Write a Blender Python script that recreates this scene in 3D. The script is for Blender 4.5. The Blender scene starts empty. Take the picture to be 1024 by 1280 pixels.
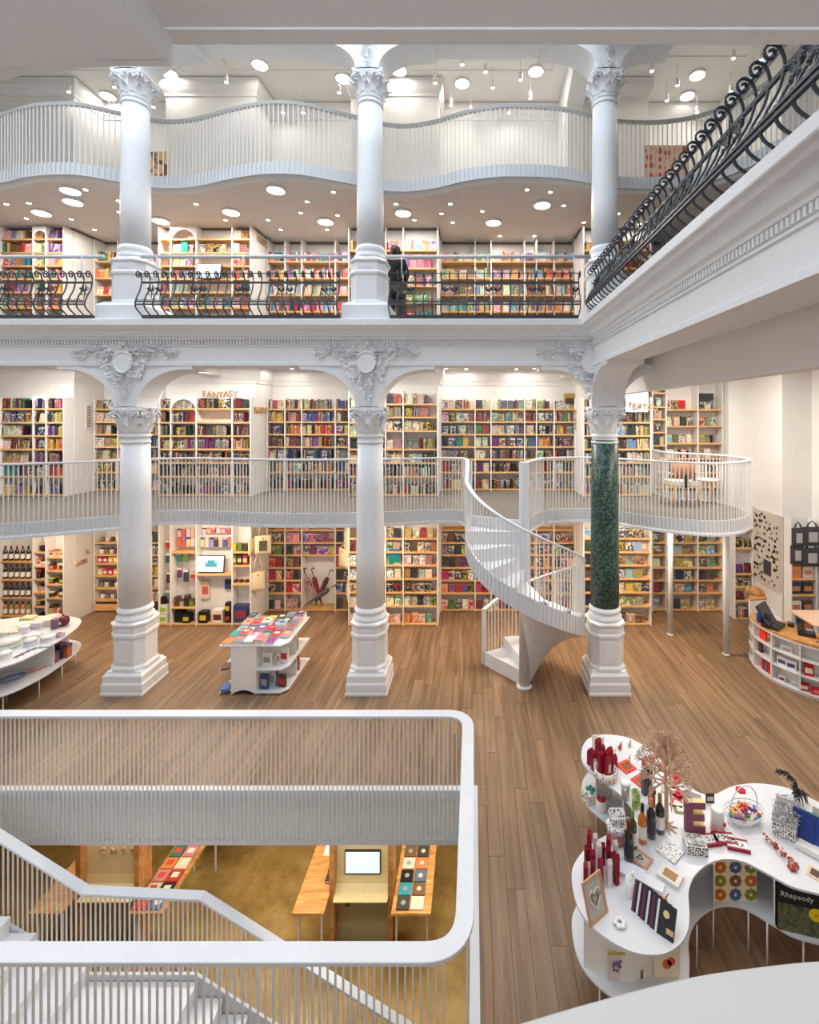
import bpy, math, random
from mathutils import Vector, Matrix
RN = random.Random(11)
S = bpy.context.scene
COL = S.collection
PI = math.pi
# ------------------------------------------------------------------ camera
cam = bpy.data.objects.new('camera', bpy.data.cameras.new('camera')); COL.objects.link(cam)
cam.location = (0, 0, 4.5); cam.rotation_euler = (PI/2, 0, 0)
cam.data.sensor_fit = 'HORIZONTAL'; cam.data.sensor_width = 36; cam.data.lens = 600/1024*36
cam.data.shift_x = (512-592)/1024; cam.data.shift_y = -(640-518)/1024
cam.data.clip_start = 0.05; cam.data.clip_end = 100
S.camera = cam
# ------------------------------------------------------------------ light
w = bpy.data.worlds.new('world'); S.world = w; w.use_nodes = True
w.node_tree.nodes['Background'].inputs[0].default_value = (0.78, 0.88, 1.0, 1)
w.node_tree.nodes['Background'].inputs[1].default_value = 0.9
def area(name, loc, sx, sy, power, col=(1, 1, 1), rot=(0, 0, 0), shape='RECTANGLE', parent=None, spread=PI):
    l = bpy.data.lights.new(name, 'AREA'); l.shape = shape; l.size = sx; l.energy = power; l.color = col; l.spread = spread
    if shape == 'RECTANGLE': l.size_y = sy
    o = bpy.data.objects.new(name, l); COL.objects.link(o); o.location = loc; o.rotation_euler = rot
    if parent: o.parent = parent
    return o
DAY = (0.80, 0.90, 1.0); WARM = (1.0, 0.82, 0.62); LAMP = (1.0, 0.94, 0.87)
area('skylight_daylight', (-3.8, 4.3, 12.1), 10.8, 6.0, 560, DAY)
for x in (-8.2, -5.2, -2.2, 0.9, 3.2):                               # downlights in the soffit under the mezzanine
    area('soffit_lamp', (x, 9.25, 2.47), 1.6, .25, 60, WARM)
for x in (-8.2, -5.2, -2.2, .9, 4.2):                               # downlights over the mezzanine walk
    area('mezzanine_lamp', (x, 9.2, 5.5), 1.8, .3, 98, LAMP)
for x in (4.3,): area('side_fill', (x, 5.6, 5.35), 1.5, 4, 150, LAMP)  # added fill, hidden behind the downstand, to brighten the right wall
area('near_gallery_fill', (-2.0, -1.7, 4.6), 7, .8, 105, (.90, .94, 1), (math.radians(68), 0, 0))  # added fill behind the camera, tilted forward onto the columns
for x in (-8, -4, 0, 3.5): area('near_soffit_fill', (x, -.4, 2.45), 1.5, .5, 30, (1, .93, .85))  # added unseen fill under the near slab, brightens the floor
for x in (-5.4, -2.6, -.4): area('basement_lamp', (x, 7.2, -.72), 1.2, 1.2, 40, (1, .9, .72))
area('basement_lamp', (-2.5, 6.0, -.72), 4, .2, 40, (1, .95, .85))
S.view_settings.view_transform = 'Standard'; S.view_settings.look = 'None'
S.view_settings.exposure = 0.0; S.view_settings.gamma = 1; S.view_settings.use_curve_mapping = False
S.cycles.use_denoising = True; S.cycles.max_bounces = 9; S.cycles.diffuse_bounces = 7; S.cycles.glossy_bounces = 2
S.cycles.sample_clamp_indirect = 4; S.cycles.caustics_reflective = False; S.cycles.caustics_refractive = False
# ------------------------------------------------------------------ helpers
def TX(u, v, z=.75):                                                 # a spot measured on a level surface of height z
    Y = (4.5-z)*600/(v-518); return ((u-592)/600*Y, Y)
def UX(u, Y): return (u-592)/600*Y
def cat(pts, n=6, closed=False):
    P = [Vector(p) for p in pts]; out = []; N = len(P)
    rng = range(N if closed else N-1)
    for i in rng:
        if closed: a, b, c, d = P[i-1], P[i], P[(i+1) % N], P[(i+2) % N]
        else: a, b, c, d = P[max(i-1, 0)], P[i], P[i+1], P[min(i+2, N-1)]
        for k in range(n):
            t = k/n; out.append(.5*((2*b)+(c-a)*t+(2*a-5*b+4*c-d)*t*t+(3*b-a-3*c+d)*t**3))
    if not closed: out.append(P[-1])
    return out
def resample(path, step):
    path = [Vector(p) for p in path]; L = [0]
    for a, b in zip(path, path[1:]): L.append(L[-1]+(b-a).length)
    n = max(1, round(L[-1]/step)); out = []; j = 0
    for i in range(n+1):
        s = L[-1]*i/n
        while j < len(L)-2 and L[j+1] < s: j += 1
        t = (s-L[j])/max(1e-9, L[j+1]-L[j]); out.append((path[j].lerp(path[j+1], t), (path[j+1]-path[j]).normalized()))
    return out
class MB:
    def __init__(s): s.v = []; s.f = []; s.sm = []; s.mi = []; s.cur = 0; s.fc = []; s.col = None
    def add(s, vs, fs, sm=False):
        o = len(s.v); s.v += [tuple(v) for v in vs]
        for f in fs: s.f.append(tuple(i+o for i in f)); s.sm.append(sm); s.mi.append(s.cur); s.fc.append(s.col)
        return s
    def box(s, x0, x1, y0, y1, z0, z1, M=None):
        vs = [(x, y, z) for z in (z0, z1) for y in (y0, y1) for x in (x0, x1)]
        if M is not None: vs = [M @ Vector(v) for v in vs]
        return s.add(vs, [(0, 2, 3, 1), (4, 5, 7, 6), (0, 1, 5, 4), (2, 6, 7, 3), (0, 4, 6, 2), (1, 3, 7, 5)])
    def prism(s, poly, z0, z1, M=None, sm=False):
        n = len(poly); vs = [(p[0], p[1], z0) for p in poly]+[(p[0], p[1], z1) for p in poly]
        if M is not None: vs = [M @ Vector(v) for v in vs]
        a = sum(poly[i][0]*poly[(i+1) % n][1]-poly[(i+1) % n][0]*poly[i][1] for i in range(n))
        r = range(n); fs = [tuple(r)[::-1], tuple(i+n for i in r)]+[(i, (i+1) % n, (i+1) % n+n, i+n) for i in r]
        if a < 0: fs = [f[::-1] for f in fs]
        s.add(vs, fs[:2]); o = len(s.v)-2*n
        for f in fs[2:]: s.f.append(tuple(i+o for i in f)); s.sm.append(sm); s.mi.append(s.cur); s.fc.append(s.col)
        return s
    def lathe(s, prof, n=20, c=(0, 0), M=None, sm=True, cap=True):
        vs = [(c[0]+r*math.cos(2*PI*k/n), c[1]+r*math.sin(2*PI*k/n), z) for r, z in prof for k in range(n)]
        if M is not None: vs = [M @ Vector(v) for v in vs]
        fs = [(j*n+k, j*n+(k+1) % n, (j+1)*n+(k+1) % n, (j+1)*n+k) for j in range(len(prof)-1) for k in range(n)]
        o = len(s.v); s.add(vs, fs, sm)
        if cap:
            for rg in (tuple(range(n))[::-1], tuple(range((len(prof)-1)*n, len(prof)*n))):
                s.f.append(tuple(i+o for i in rg)); s.sm.append(False); s.mi.append(s.cur); s.fc.append(s.col)
        return s
    def tube(s, path, r, n=6, sm=True, flat=None):
        P = [Vector(p) for p in path]; vs = []; up = Vector((0, 0, 1)); N = len(P)
        for i, p in enumerate(P):
            t = (P[min(i+1, N-1)]-P[max(i-1, 0)]).normalized()
            a = t.cross(up)
            if a.length < .05: a = t.cross(Vector((0, 1, 0))) if i == 0 else pa
            a.normalize(); pa = a; b = a.cross(t)
            rr = r[i] if isinstance(r, (list, tuple)) else r
            for k in range(n):
                q = 2*PI*(k+.5)/n; vs.append(p+a*math.cos(q)*rr*(flat or 1)+b*math.sin(q)*rr)
        fs = [(j*n+k, j*n+(k+1) % n, (j+1)*n+(k+1) % n, (j+1)*n+k) for j in range(N-1) for k in range(n)]
        fs += [tuple(range(n))[::-1], tuple(range((N-1)*n, N*n))]
        return s.add(vs, fs, sm)
    def sweep(s, path, sec, closed=False, sm=False, ccw=True):          # section (right of travel, up), mitred, kept upright
        P = [Vector(p) for p in path]; N = len(P); m = len(sec); vs = []
        for i, p in enumerate(P):
            d1 = (P[i]-P[i-1]) if (i > 0 or closed) else (P[1]-P[0])
            d2 = (P[(i+1) % N]-P[i]) if (i < N-1 or closed) else (P[-1]-P[-2])
            d1 = Vector((d1.x, d1.y, 0)).normalized(); d2 = Vector((d2.x, d2.y, 0)).normalized()
            n1 = Vector((d1.y, -d1.x, 0)); n2 = Vector((d2.y, -d2.x, 0)); nn = n1+n2
            if nn.length < .01: nn = n1
            nn.normalize(); k = 1/max(.35, nn.dot(n1))
            for a, b in sec: vs.append(p+nn*a*k+Vector((0, 0, b)))
        fs = [(j*m+k, j*m+(k+1) % m, ((j+1) % N)*m+(k+1) % m, ((j+1) % N)*m+k) for j in range(N if closed else N-1) for k in range(m)]
        if not closed: fs += [tuple(range(m))[::-1], tuple(range((N-1)*m, N*m))]
        return s.add(vs, fs, sm)
    def ball(s, c, r, n=8, m=6, sz=1, sx=1, sy=1, M=None):
        prof = [(r*math.sin(PI*j/m), 0-r*math.cos(PI*j/m)) for j in range(m+1)]
        vs = [(c[0]+a*sx*math.cos(2*PI*k/n), c[1]+a*sy*math.sin(2*PI*k/n), c[2]+z*sz) for a, z in prof for k in range(n)]
        if M is not None: vs = [M @ Vector(v) for v in vs]
        return s.add(vs, [(j*n+k, j*n+(k+1) % n, (j+1)*n+(k+1) % n, (j+1)*n+k) for j in range(m) for k in range(n)], True)
    def mesh(s, name, mats):
        me = bpy.data.meshes.new(name); me.from_pydata(s.v, [], s.f)
        if not isinstance(mats, (list, tuple)): mats = [mats]
        for m in mats: me.materials.append(m)
        me.polygons.foreach_set('use_smooth', s.sm); me.polygons.foreach_set('material_index', s.mi)
        if any(c is not None for c in s.fc):
            a1 = me.color_attributes.new('Col', 'FLOAT_COLOR', 'CORNER'); a2 = me.color_attributes.new('Col2', 'FLOAT_COLOR', 'CORNER')
            uv = me.uv_layers.new(name='UVMap'); b1 = []; b2 = []; bu = []; Q = ((0, 0), (1, 0), (1, 1), (0, 1))
            for f, c in zip(s.f, s.fc):
                c = c or ((.8, .8, .8), (.5, .5, .5), 0, 1)
                for k in range(len(f)):
                    b1 += [*c[0], 1]; b2 += [*c[1], c[2]]; q = Q[k % 4]; bu += [q[0]+c[2]*37*0, q[1]]
            a1.data.foreach_set('color', b1); a2.data.foreach_set('color', b2); uv.data.foreach_set('uv', bu)
        me.update(); return me
    def build(s, name, mats, parent=None, loc=None, rz=None, label=None, rot=None):
        return inst(name, s.mesh(name, mats), parent, loc, rz, label, rot)
def inst(name, me, parent=None, loc=None, rz=None, label=None, rot=None, scale=None):
    o = bpy.data.objects.new(name, me); COL.objects.link(o)
    if parent: o.parent = parent
    if loc: o.location = loc
    if rz is not None: o.rotation_euler = (0, 0, rz)
    if rot: o.rotation_euler = rot
    if scale: o.scale = scale if isinstance(scale, (tuple, list)) else (scale,)*3
    if label: o['label'] = label
    return o
def tag(o, label, cat, group=None, kind=None):
    o['label'] = label; o['category'] = cat
    if group: o['group'] = group
    if kind: o['kind'] = kind
    return o
def struct(o): o['kind'] = 'structure'; return o
def stuff(o): o['kind'] = 'stuff'; return o
def thing(name, label, cat, loc=(0, 0, 0), rz=0, group=None):
    o = bpy.data.objects.new(name, None); COL.objects.link(o); o.location = loc; o.rotation_euler = (0, 0, rz)
    o.empty_display_size = .1
    return tag(o, label, cat, group)
def copy_tree(o, parent=None):
    c = o.copy(); COL.objects.link(c)
    if parent: c.parent = parent
    for ch in KIDS.get(o.name, ()): copy_tree(ch, c)
    return c
KIDS = {}
def note_kids(o):
    KIDS[o.name] = [c for c in bpy.data.objects if c.parent == o]
    for c in KIDS[o.name]: KIDS[c.name] = [d for d in bpy.data.objects if d.parent == c]
def sc(r, g, b):                                                      # sRGB 0-255 to linear
    f = lambda c: (c/255/12.92) if c/255 <= .04045 else ((c/255+.055)/1.055)**2.4
    return (f(r), f(g), f(b))
# ------------------------------------------------------------------ materials
def nodes(name):
    m = bpy.data.materials.new(name); m.use_nodes = True; nt = m.node_tree
    return m, nt, nt.nodes['Principled BSDF'], nt.nodes.new, nt.links.new
def mat(name, col, rough=.5, var=.04, scale=6, metal=0, bump=0, emit=None, spec=.3, stretch=None):
    m, nt, b, N, L = nodes(name)
    b.inputs['Roughness'].default_value = rough; b.inputs['Metallic'].default_value = metal; b.inputs['Specular IOR Level'].default_value = spec
    b.inputs['Base Color'].default_value = (*col, 1)
    if emit: b.inputs['Emission Color'].default_value = (*emit[0], 1); b.inputs['Emission Strength'].default_value = emit[1]
    if var or bump:
        tc = N('ShaderNodeTexCoord'); mp = N('ShaderNodeMapping'); mp.inputs['Scale'].default_value = stretch or (1, 1, 1)
        no = N('ShaderNodeTexNoise'); no.inputs['Scale'].default_value = scale; no.inputs['Detail'].default_value = 4
        L(tc.outputs['Object'], mp.inputs[0]); L(mp.outputs[0], no.inputs['Vector'])
        rp = N('ShaderNodeValToRGB'); e = rp.color_ramp.elements
        e[0].position = .3; e[1].position = .7
        e[0].color = (*[c*(1-var) for c in col], 1); e[1].color = (*[min(1, c*(1+var)) for c in col], 1)
        L(no.outputs['Fac'], rp.inputs[0]); L(rp.outputs[0], b.inputs['Base Color'])
        if bump:
            bp = N('ShaderNodeBump'); bp.inputs['Strength'].default_value = bump; bp.inputs['Distance'].default_value = .01
            L(no.outputs['Fac'], bp.inputs['Height']); L(bp.outputs[0], b.inputs['Normal'])
    return m
def wood(name, c1, c2, rough=.45, rnd=.35, grain=(26, 1.3, 8), strips=None):
    m, nt, b, N, L = nodes(name); b.inputs['Roughness'].default_value = rough; b.inputs['Specular IOR Level'].default_value = .35
    geo = N('ShaderNodeNewGeometry'); oi = N('ShaderNodeObjectInfo'); mp = N('ShaderNodeMapping'); mp.inputs['Scale'].default_value = grain
    ad = N('ShaderNodeMath'); ad.operation = 'ADD'; L(oi.outputs['Random'], ad.inputs[0]); L(geo.outputs['Random Per Island'], ad.inputs[1])
    fr = N('ShaderNodeMath'); fr.operation = 'FRACT'; L(ad.outputs[0], fr.inputs[0])
    cb = N('ShaderNodeCombineXYZ'); mu = N('ShaderNodeMath'); mu.operation = 'MULTIPLY'; mu.inputs[1].default_value = 40
    L(fr.outputs[0], mu.inputs[0]); L(mu.outputs[0], cb.inputs[0]); L(mu.outputs[0], cb.inputs[1])
    va = N('ShaderNodeVectorMath'); L(geo.outputs['Position'], va.inputs[0]); L(cb.outputs[0], va.inputs[1]); L(va.outputs[0], mp.inputs[0])
    no = N('ShaderNodeTexNoise'); no.inputs['Scale'].default_value = 1; no.inputs['Detail'].default_value = 5; no.inputs['Distortion'].default_value = .6
    L(mp.outputs[0], no.inputs['Vector'])
    rp = N('ShaderNodeValToRGB'); e = rp.color_ramp.elements; e[0].position = .28; e[1].position = .72; e[0].color = (*c1, 1); e[1].color = (*c2, 1)
    L(no.outputs['Fac'], rp.inputs[0])
    hs = N('ShaderNodeHueSaturation'); mr = N('ShaderNodeMapRange'); mr.inputs[3].default_value = 1-rnd; mr.inputs[4].default_value = 1+rnd
    L(fr.outputs[0], mr.inputs[0]); L(mr.outputs[0], hs.inputs['Value']); L(rp.outputs[0], hs.inputs['Color'])
    out = hs.outputs[0]
    if strips:
        br = N('ShaderNodeTexBrick'); mb = N('ShaderNodeMapping'); mb.inputs['Scale'].default_value = strips
        br.inputs['Color1'].default_value = (1, 1, 1, 1); br.inputs['Color2'].default_value = (.62, .58, .52, 1); br.inputs['Mortar'].default_value = (.8, .75, .7, 1)
        br.inputs['Mortar Size'].default_value = .005; br.inputs['Scale'].default_value = 1
        L(geo.outputs['Position'], mb.inputs[0]); L(mb.outputs[0], br.inputs['Vector'])
        mx = N('ShaderNodeMix'); mx.data_type = 'RGBA'; mx.blend_type = 'MULTIPLY'; mx.inputs[0].default_value = .55
        L(out, mx.inputs[6]); L(br.outputs['Color'], mx.inputs[7]); out = mx.outputs[2]
    L(out, b.inputs['Base Color'])
    bp = N('ShaderNodeBump'); bp.inputs['Strength'].default_value = .12; bp.inputs['Distance'].default_value = .004
    L(no.outputs['Fac'], bp.inputs['Height']); L(bp.outputs[0], b.inputs['Normal'])
    return m
def blotch(name, stops, scale=8, rough=.4, detail=5, bump=0, voro=False, spec=.5, stretch=None):
    m, nt, b, N, L = nodes(name); b.inputs['Roughness'].default_value = rough; b.inputs['Specular IOR Level'].default_value = spec
    tc = N('ShaderNodeTexCoord'); src = tc.outputs['Object']
    if stretch: mp = N('ShaderNodeMapping'); mp.inputs['Scale'].default_value = stretch; L(src, mp.inputs[0]); src = mp.outputs[0]
    if voro:
        no = N('ShaderNodeTexVoronoi'); no.inputs['Scale'].default_value = scale; L(src, no.inputs['Vector'])
        sp = N('ShaderNodeSeparateColor'); L(no.outputs['Color'], sp.inputs[0]); fac = sp.outputs[0]
    else:
        no = N('ShaderNodeTexNoise'); no.inputs['Scale'].default_value = scale; no.inputs['Detail'].default_value = detail; no.inputs['Roughness'].default_value = .65
        L(src, no.inputs['Vector']); fac = no.outputs['Fac']
    rp = N('ShaderNodeValToRGB'); e = rp.color_ramp.elements
    while len(e) < len(stops): e.new(.5)
    for k, (p, c) in enumerate(stops): e[k].position = p; e[k].color = (*c, 1)
    if voro: rp.color_ramp.interpolation = 'CONSTANT'
    L(fac, rp.inputs[0]); L(rp.outputs[0], b.inputs['Base Color'])
    if bump:
        bp = N('ShaderNodeBump'); bp.inputs['Strength'].default_value = bump; bp.inputs['Distance'].default_value = .01
        L(fac, bp.inputs['Height']); L(bp.outputs[0], b.inputs['Normal'])
    return m
def book_material():
    m, nt, b, N, L = nodes('printed_cover'); b.inputs['Roughness'].default_value = .42; b.inputs['Specular IOR Level'].default_value = .4
    a1 = N('ShaderNodeVertexColor'); a1.layer_name = 'Col'; a2 = N('ShaderNodeVertexColor'); a2.layer_name = 'Col2'
    uv = N('ShaderNodeUVMap'); uv.uv_map = 'UVMap'
    mu = N('ShaderNodeMath'); mu.operation = 'MULTIPLY'; mu.inputs[1].default_value = 91
    L(a2.outputs['Alpha'], mu.inputs[0])
    cb = N('ShaderNodeCombineXYZ'); L(mu.outputs[0], cb.inputs[2])
    va = N('ShaderNodeVectorMath'); L(uv.outputs[0], va.inputs[0]); L(cb.outputs[0], va.inputs[1])
    no = N('ShaderNodeTexNoise'); no.inputs['Scale'].default_value = 3.2; no.inputs['Detail'].default_value = 1.5; L(va.outputs[0], no.inputs['Vector'])
    r1 = N('ShaderNodeValToRGB'); r1.color_ramp.elements[0].position = .50; r1.color_ramp.elements[1].position = .56; L(no.outputs['Fac'], r1.inputs[0])
    # a title band in the upper part
    sp = N('ShaderNodeSeparateXYZ'); L(uv.outputs[0], sp.inputs[0])
    g1 = N('ShaderNodeMath'); g1.operation = 'COMPARE'; g1.inputs[1].default_value = .80; g1.inputs[2].default_value = .055; L(sp.outputs[1], g1.inputs[0])
    n2 = N('ShaderNodeTexNoise'); n2.inputs['Scale'].default_value = 14; n2.inputs['Detail'].default_value = 0; L(va.outputs[0], n2.inputs['Vector'])
    g2 = N('ShaderNodeMath'); g2.operation = 'GREATER_THAN'; g2.inputs[1].default_value = .47; L(n2.outputs['Fac'], g2.inputs[0])
    g3 = N('ShaderNodeMath'); g3.operation = 'MULTIPLY'; L(g1.outputs[0], g3.inputs[0]); L(g2.outputs[0], g3.inputs[1])
    mx = N('ShaderNodeMix'); mx.data_type = 'RGBA'; q_ = N('ShaderNodeMath'); q_.operation = 'MULTIPLY'; q_.inputs[1].default_value = .62; L(r1.outputs[0], q_.inputs[0]); L(q_.outputs[0], mx.inputs[0]); L(a1.outputs[0], mx.inputs[6]); L(a2.outputs[0], mx.inputs[7])
    my = N('ShaderNodeMix'); my.data_type = 'RGBA'; L(g3.outputs[0], my.inputs[0]); L(mx.outputs[2], my.inputs[6]); L(a2.outputs[0], my.inputs[7])
    L(my.outputs[2], b.inputs['Base Color']); return m
def img_grid(name, base, spots, scale, rough=.5):                     # print made of round motifs on a ground colour
    m, nt, b, N, L = nodes(name); b.inputs['Roughness'].default_value = rough
    tc = N('ShaderNodeTexCoord'); vo = N('ShaderNodeTexVoronoi'); vo.inputs['Scale'].default_value = scale; vo.inputs['Randomness'].default_value = .55
    L(tc.outputs['Object'], vo.inputs['Vector'])
    sp = N('ShaderNodeSeparateColor'); L(vo.outputs['Color'], sp.inputs[0]); rp = N('ShaderNodeValToRGB'); e = rp.color_ramp.elements; rp.color_ramp.interpolation = 'CONSTANT'
    while len(e) < len(spots): e.new(.5)
    for k, c in enumerate(spots): e[k].position = k/len(spots); e[k].color = (*c, 1)
    L(sp.outputs[0], rp.inputs[0])
    lt = N('ShaderNodeMath'); lt.operation = 'LESS_THAN'; lt.inputs[1].default_value = .40; L(vo.outputs['Distance'], lt.inputs[0])
    mx = N('ShaderNodeMix'); mx.data_type = 'RGBA'; mx.inputs[6].default_value = (*base, 1); L(lt.outputs[0], mx.inputs[0]); L(rp.outputs[0], mx.inputs[7])
    L(mx.outputs[2], b.inputs['Base Color']); return m
WALL = mat('wall_plaster', (.80, .785, .755), .7, .02, 3)
CEIL = mat('ceiling_paint', (.82, .80, .78), .8, .02, 2)
SOFF = mat('gallery_soffit_paint', (.83, .78, .74), .8, .02, 2)
STUC = mat('stucco_white', (.80, .81, .83), .5, .02, 12, bump=.05)
MET = mat('white_powder_coat', (.67, .69, .73), .35, .015, 5)
BAR = mat('white_bar_paint', (.74, .73, .71), .4, 0)
SHW = mat('white_laminate', (.80, .78, .75), .5, .02, 5)
GLP = mat('grey_fascia_panel', (.80, .80, .78), .5, .03, 2)
MEZF = mat('grey_mezzanine_floor', (.155, .14, .125), .6, .05, 10)
IRON = mat('black_wrought_iron', (.05, .06, .075), .38, .1, 30, spec=.5)
OAKS = wood('oak_shelf', sc(200, 150, 95), sc(232, 186, 128), .5, .1, (3, 20, 20))
OAKT = wood('butcher_block_oak', sc(176, 118, 62), sc(222, 168, 104), .4, .1, (4, 16, 8), strips=(1.6, 9, 1))
OAKC = wood('butcher_block_counter', sc(176, 118, 62), sc(222, 168, 104), .4, .1, (9, 9, 8), strips=(3, 12, 1))
PLANK = wood('oak_floor_plank', sc(106, 82, 61), sc(151, 122, 94), .42, .13, (15, .8, 8))
PLY = mat('beech_plywood', sc(196, 160, 128), .5, .08, 20)
GREEN = blotch('green_marble', [(.30, sc(18, 30, 30)), (.42, sc(44, 70, 62)), (.50, sc(30, 48, 50)), (.56, sc(96, 126, 110)), (.62, sc(40, 60, 58)), (.72, sc(120, 146, 130))], 22, .32, 9, spec=.3)
GOLD = blotch('worn_ochre_floor', [(.25, sc(112, 88, 44)), (.5, sc(158, 128, 72)), (.75, sc(188, 158, 100))], 2.2, .5, 9, bump=.1)
BOOK = book_material()
BLK = mat('black_plastic', (.02, .02, .022), .3, .1, 20, spec=.5)
DGR = mat('dark_grey_plastic', (.09, .09, .1), .4, .05, 20)
TOEK = mat('dark_toe_kick', (.05, .045, .04), .7, .05)
CANV = mat('natural_canvas', sc(226, 206, 172), .9, .05, 60, bump=.2)
RED = mat('crimson_card', sc(150, 18, 40), .4, .1, 30); RED2 = mat('orange_red_card', sc(222, 62, 44), .5, .06, 30)
PAPER = mat('white_paper', (.82, .80, .77), .6, .02, 20)
GLSW = mat('white_glazed_ceramic', (.82, .81, .79), .15, .01, 8, spec=.5)
FLOR = img_grid('floral_print', (.83, .80, .74), [sc(190, 40, 60), sc(60, 140, 130), sc(220, 170, 60), sc(130, 60, 120)], 38)
DOTS = img_grid('bird_print', (.82, .80, .76), [sc(60, 60, 66), sc(120, 118, 110), sc(40, 44, 52)], 52)
LENS = mat('lamp_diffuser', (1, 1, 1), .5, 0, emit=((1.0, .96, .90), 9.0))
TRIMW = mat('lamp_housing_white', (.8, .79, .77), .4, 0)

GLY = {}                                                              # letter shapes, made while the scene is still empty
for ch in 'FANTSYHRILEUOMVZCPD-Rhapsody':
    cu = bpy.data.curves.new('letter', 'FONT'); cu.body = ch; cu.size = 1; cu.extrude = .02; tmp = bpy.data.objects.new('letter', cu); COL.objects.link(tmp)
    bpy.context.view_layer.update(); GLY[ch] = bpy.data.meshes.new_from_object(tmp.evaluated_get(bpy.context.evaluated_depsgraph_get())); bpy.data.objects.remove(tmp)
# ------------------------------------------------------------------ room shell
ZC, Z2, ZB, Z3 = 11.8, 6.0, 5.29, 8.80
HX0, HX1, HY0, HY1 = -6.9, 0.0, 3.20, 5.757                           # the stair opening in the floor
PY = [(-10.9, 10.45), (-8.70, 10.45), (-8.70, 11.3), (-6.70, 11.3), (-6.70, 10.45), (-4.74, 10.45), (-4.74, 11.3), (-2.67, 11.3), (-2.67, 10.45), (-.765, 10.45),
      (-.765, 11.3), (2.33, 11.3), (2.33, 10.45), (3.80, 10.45), (3.80, 11.3), (5.74, 11.3), (5.74, 10.8), (6.19, 10.8), (6.19, 9.62), (6.78, 9.62), (6.78, -2.6)]
def wall(name, poly, z0=0, z1=ZC, m=WALL): return struct(MB().prism(poly, z0, z1).build(name, m))
wall('wall_back', PY[:18]+[(6.19, 11.8), (-10.9, 11.8)])
wall('wall_right', [(6.19, 11.8), (6.19, 9.62), (6.78, 9.62), (6.78, -2.6), (7.1, -2.6), (7.1, 11.8)])
wall('wall_left', [(-11.1, -2.6), (-10.9, -2.6), (-10.9, 11.8), (-11.1, 11.8)])
wall('wall_near', [(-11.1, -2.8), (7.1, -2.8), (7.1, -2.6), (-11.1, -2.6)])
# floor of oak planks around the stair opening
fl = MB()
for a in ((-10.9, 7.1, HY1, 11.8), (-10.9, 7.1, -2.6, HY0), (-10.9, HX0, HY0, HY1), (HX1, 7.1, HY0, HY1)): fl.box(*a, -.3, -.014)
floor = struct(fl.build('floor', mat('subfloor', (.16, .105, .065), .8, 0)))
PWID = .165; planks = []
for k in range(int(18/PWID)+1):
    x0 = -10.9+k*PWID; x1 = x0+PWID; y = -.6-RN.random()*2.2
    while y < 11.4:
        ln = RN.choice((1.5, 1.9, 2.2, 2.6)); a, b = y, y+ln; y = b
        segs = [(a, b)]
        if x0 < HX1 and x1 > HX0:
            if x1 > HX1 and min(b, HY1)-max(a, HY0) > .05: planks.append((50, HX1+.03, x1, max(a, HY0), min(b, HY1), True))
            segs = [(p, q) for p, q in ((a, min(b, HY0)), (max(a, HY1), b)) if q-p > .02]
        for p, q in segs:
            p = max(p, .4); q = min(q, 11.35); xa = x0
            if q-p < .05: continue
            cx, cy = (x0+x1)/2, (p+q)/2
            u, v = 592+600*cx/cy, 518+2700/max(q, .5)
            vis = -60 < u < 1090 and v < 1340 and not (u < 600 and 700 < v and p > 1 and q < HY0)
            vis = vis and not (q <= HY0+.01 and u < 560)
            planks.append(((x1-x0)*600/cy*(q-p)/cy/cy if vis else 0, xa, x1, p, q, vis))
planks.sort(reverse=True); rest = MB(); cache = {}
def plankmb(mb, x0, x1, y0, y1, z=0):
    g = .0009; c = .0016
    mb.prism([(x0+g, y0+g), (x1-g, y0+g), (x1-g, y1-g), (x0+g, y1-g)], z-.014, z-c)
    mb.add([(x0+g, y0+g, z-c), (x1-g, y0+g, z-c), (x1-g, y1-g, z-c), (x0+g, y1-g, z-c), (x0+g+c, y0+g+c, z), (x1-g-c, y0+g+c, z), (x1-g-c, y1-g-c, z), (x0+g+c, y1-g-c, z)],
           [(4, 5, 6, 7), (0, 1, 5, 4), (1, 2, 6, 5), (2, 3, 7, 6), (3, 0, 4, 7)]); return mb
for i, (s_, x0, x1, p, q, vis) in enumerate(planks):
    if i < 295 and vis:
        key = (round(x1-x0, 3), round(q-p, 3))
        if key not in cache: cache[key] = plankmb(MB(), 0, x1-x0, 0, q-p).mesh('plank', PLANK)
        inst('plank', cache[key], floor, (x0, p, 0))
    elif q > 3: plankmb(rest, x0, x1, p, q)
stuff(rest.build('planks_beyond', PLANK, floor))
# walls of the stair well, basement
b = MB(); b.box(-11, 3, 11.0, 11.2, -3.4, -.62); b.box(-11.2, -11, 0, 11.2, -3.4, -.62); b.box(3, 3.2, 0, 11.2, -3.4, -.62); b.box(-11, 3, -.2, 0, -3.4, -.62)
struct(b.build('wall_basement', mat('basement_wall', sc(205, 180, 120), .7, .05)))
struct(MB().box(-11, 3, 0, 11.2, -3.4, -3.2).build('floor_basement', GOLD))
cb = MB()
for a in ((-11, 3, HY1+.02, 11.2), (-11, 3, 0, HY0-.02), (-11, HX0-.02, HY0-.02, HY1+.02), (HX1+.02, 3, HY0-.02, HY1+.02)): cb.box(*a, -.62, -.301)
struct(cb.build('ceiling_basement', CEIL))
f = MB()                                                             # the lining of the opening: nosing, grey recess, lower lip
loop = [(HX0, HY1, 0), (HX1, HY1, 0), (HX1, HY0, 0), (HX0, HY0, 0)]
for sec in ([(-.05, .012), (.03, .012), (.03, -.10), (-.05, -.10)], [(-.02, -.58), (.03, -.58), (.03, -.64), (-.02, -.64)]): f.sweep(loop, sec, closed=True)
struct(f.build('trim_stair_opening', MET))
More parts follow.
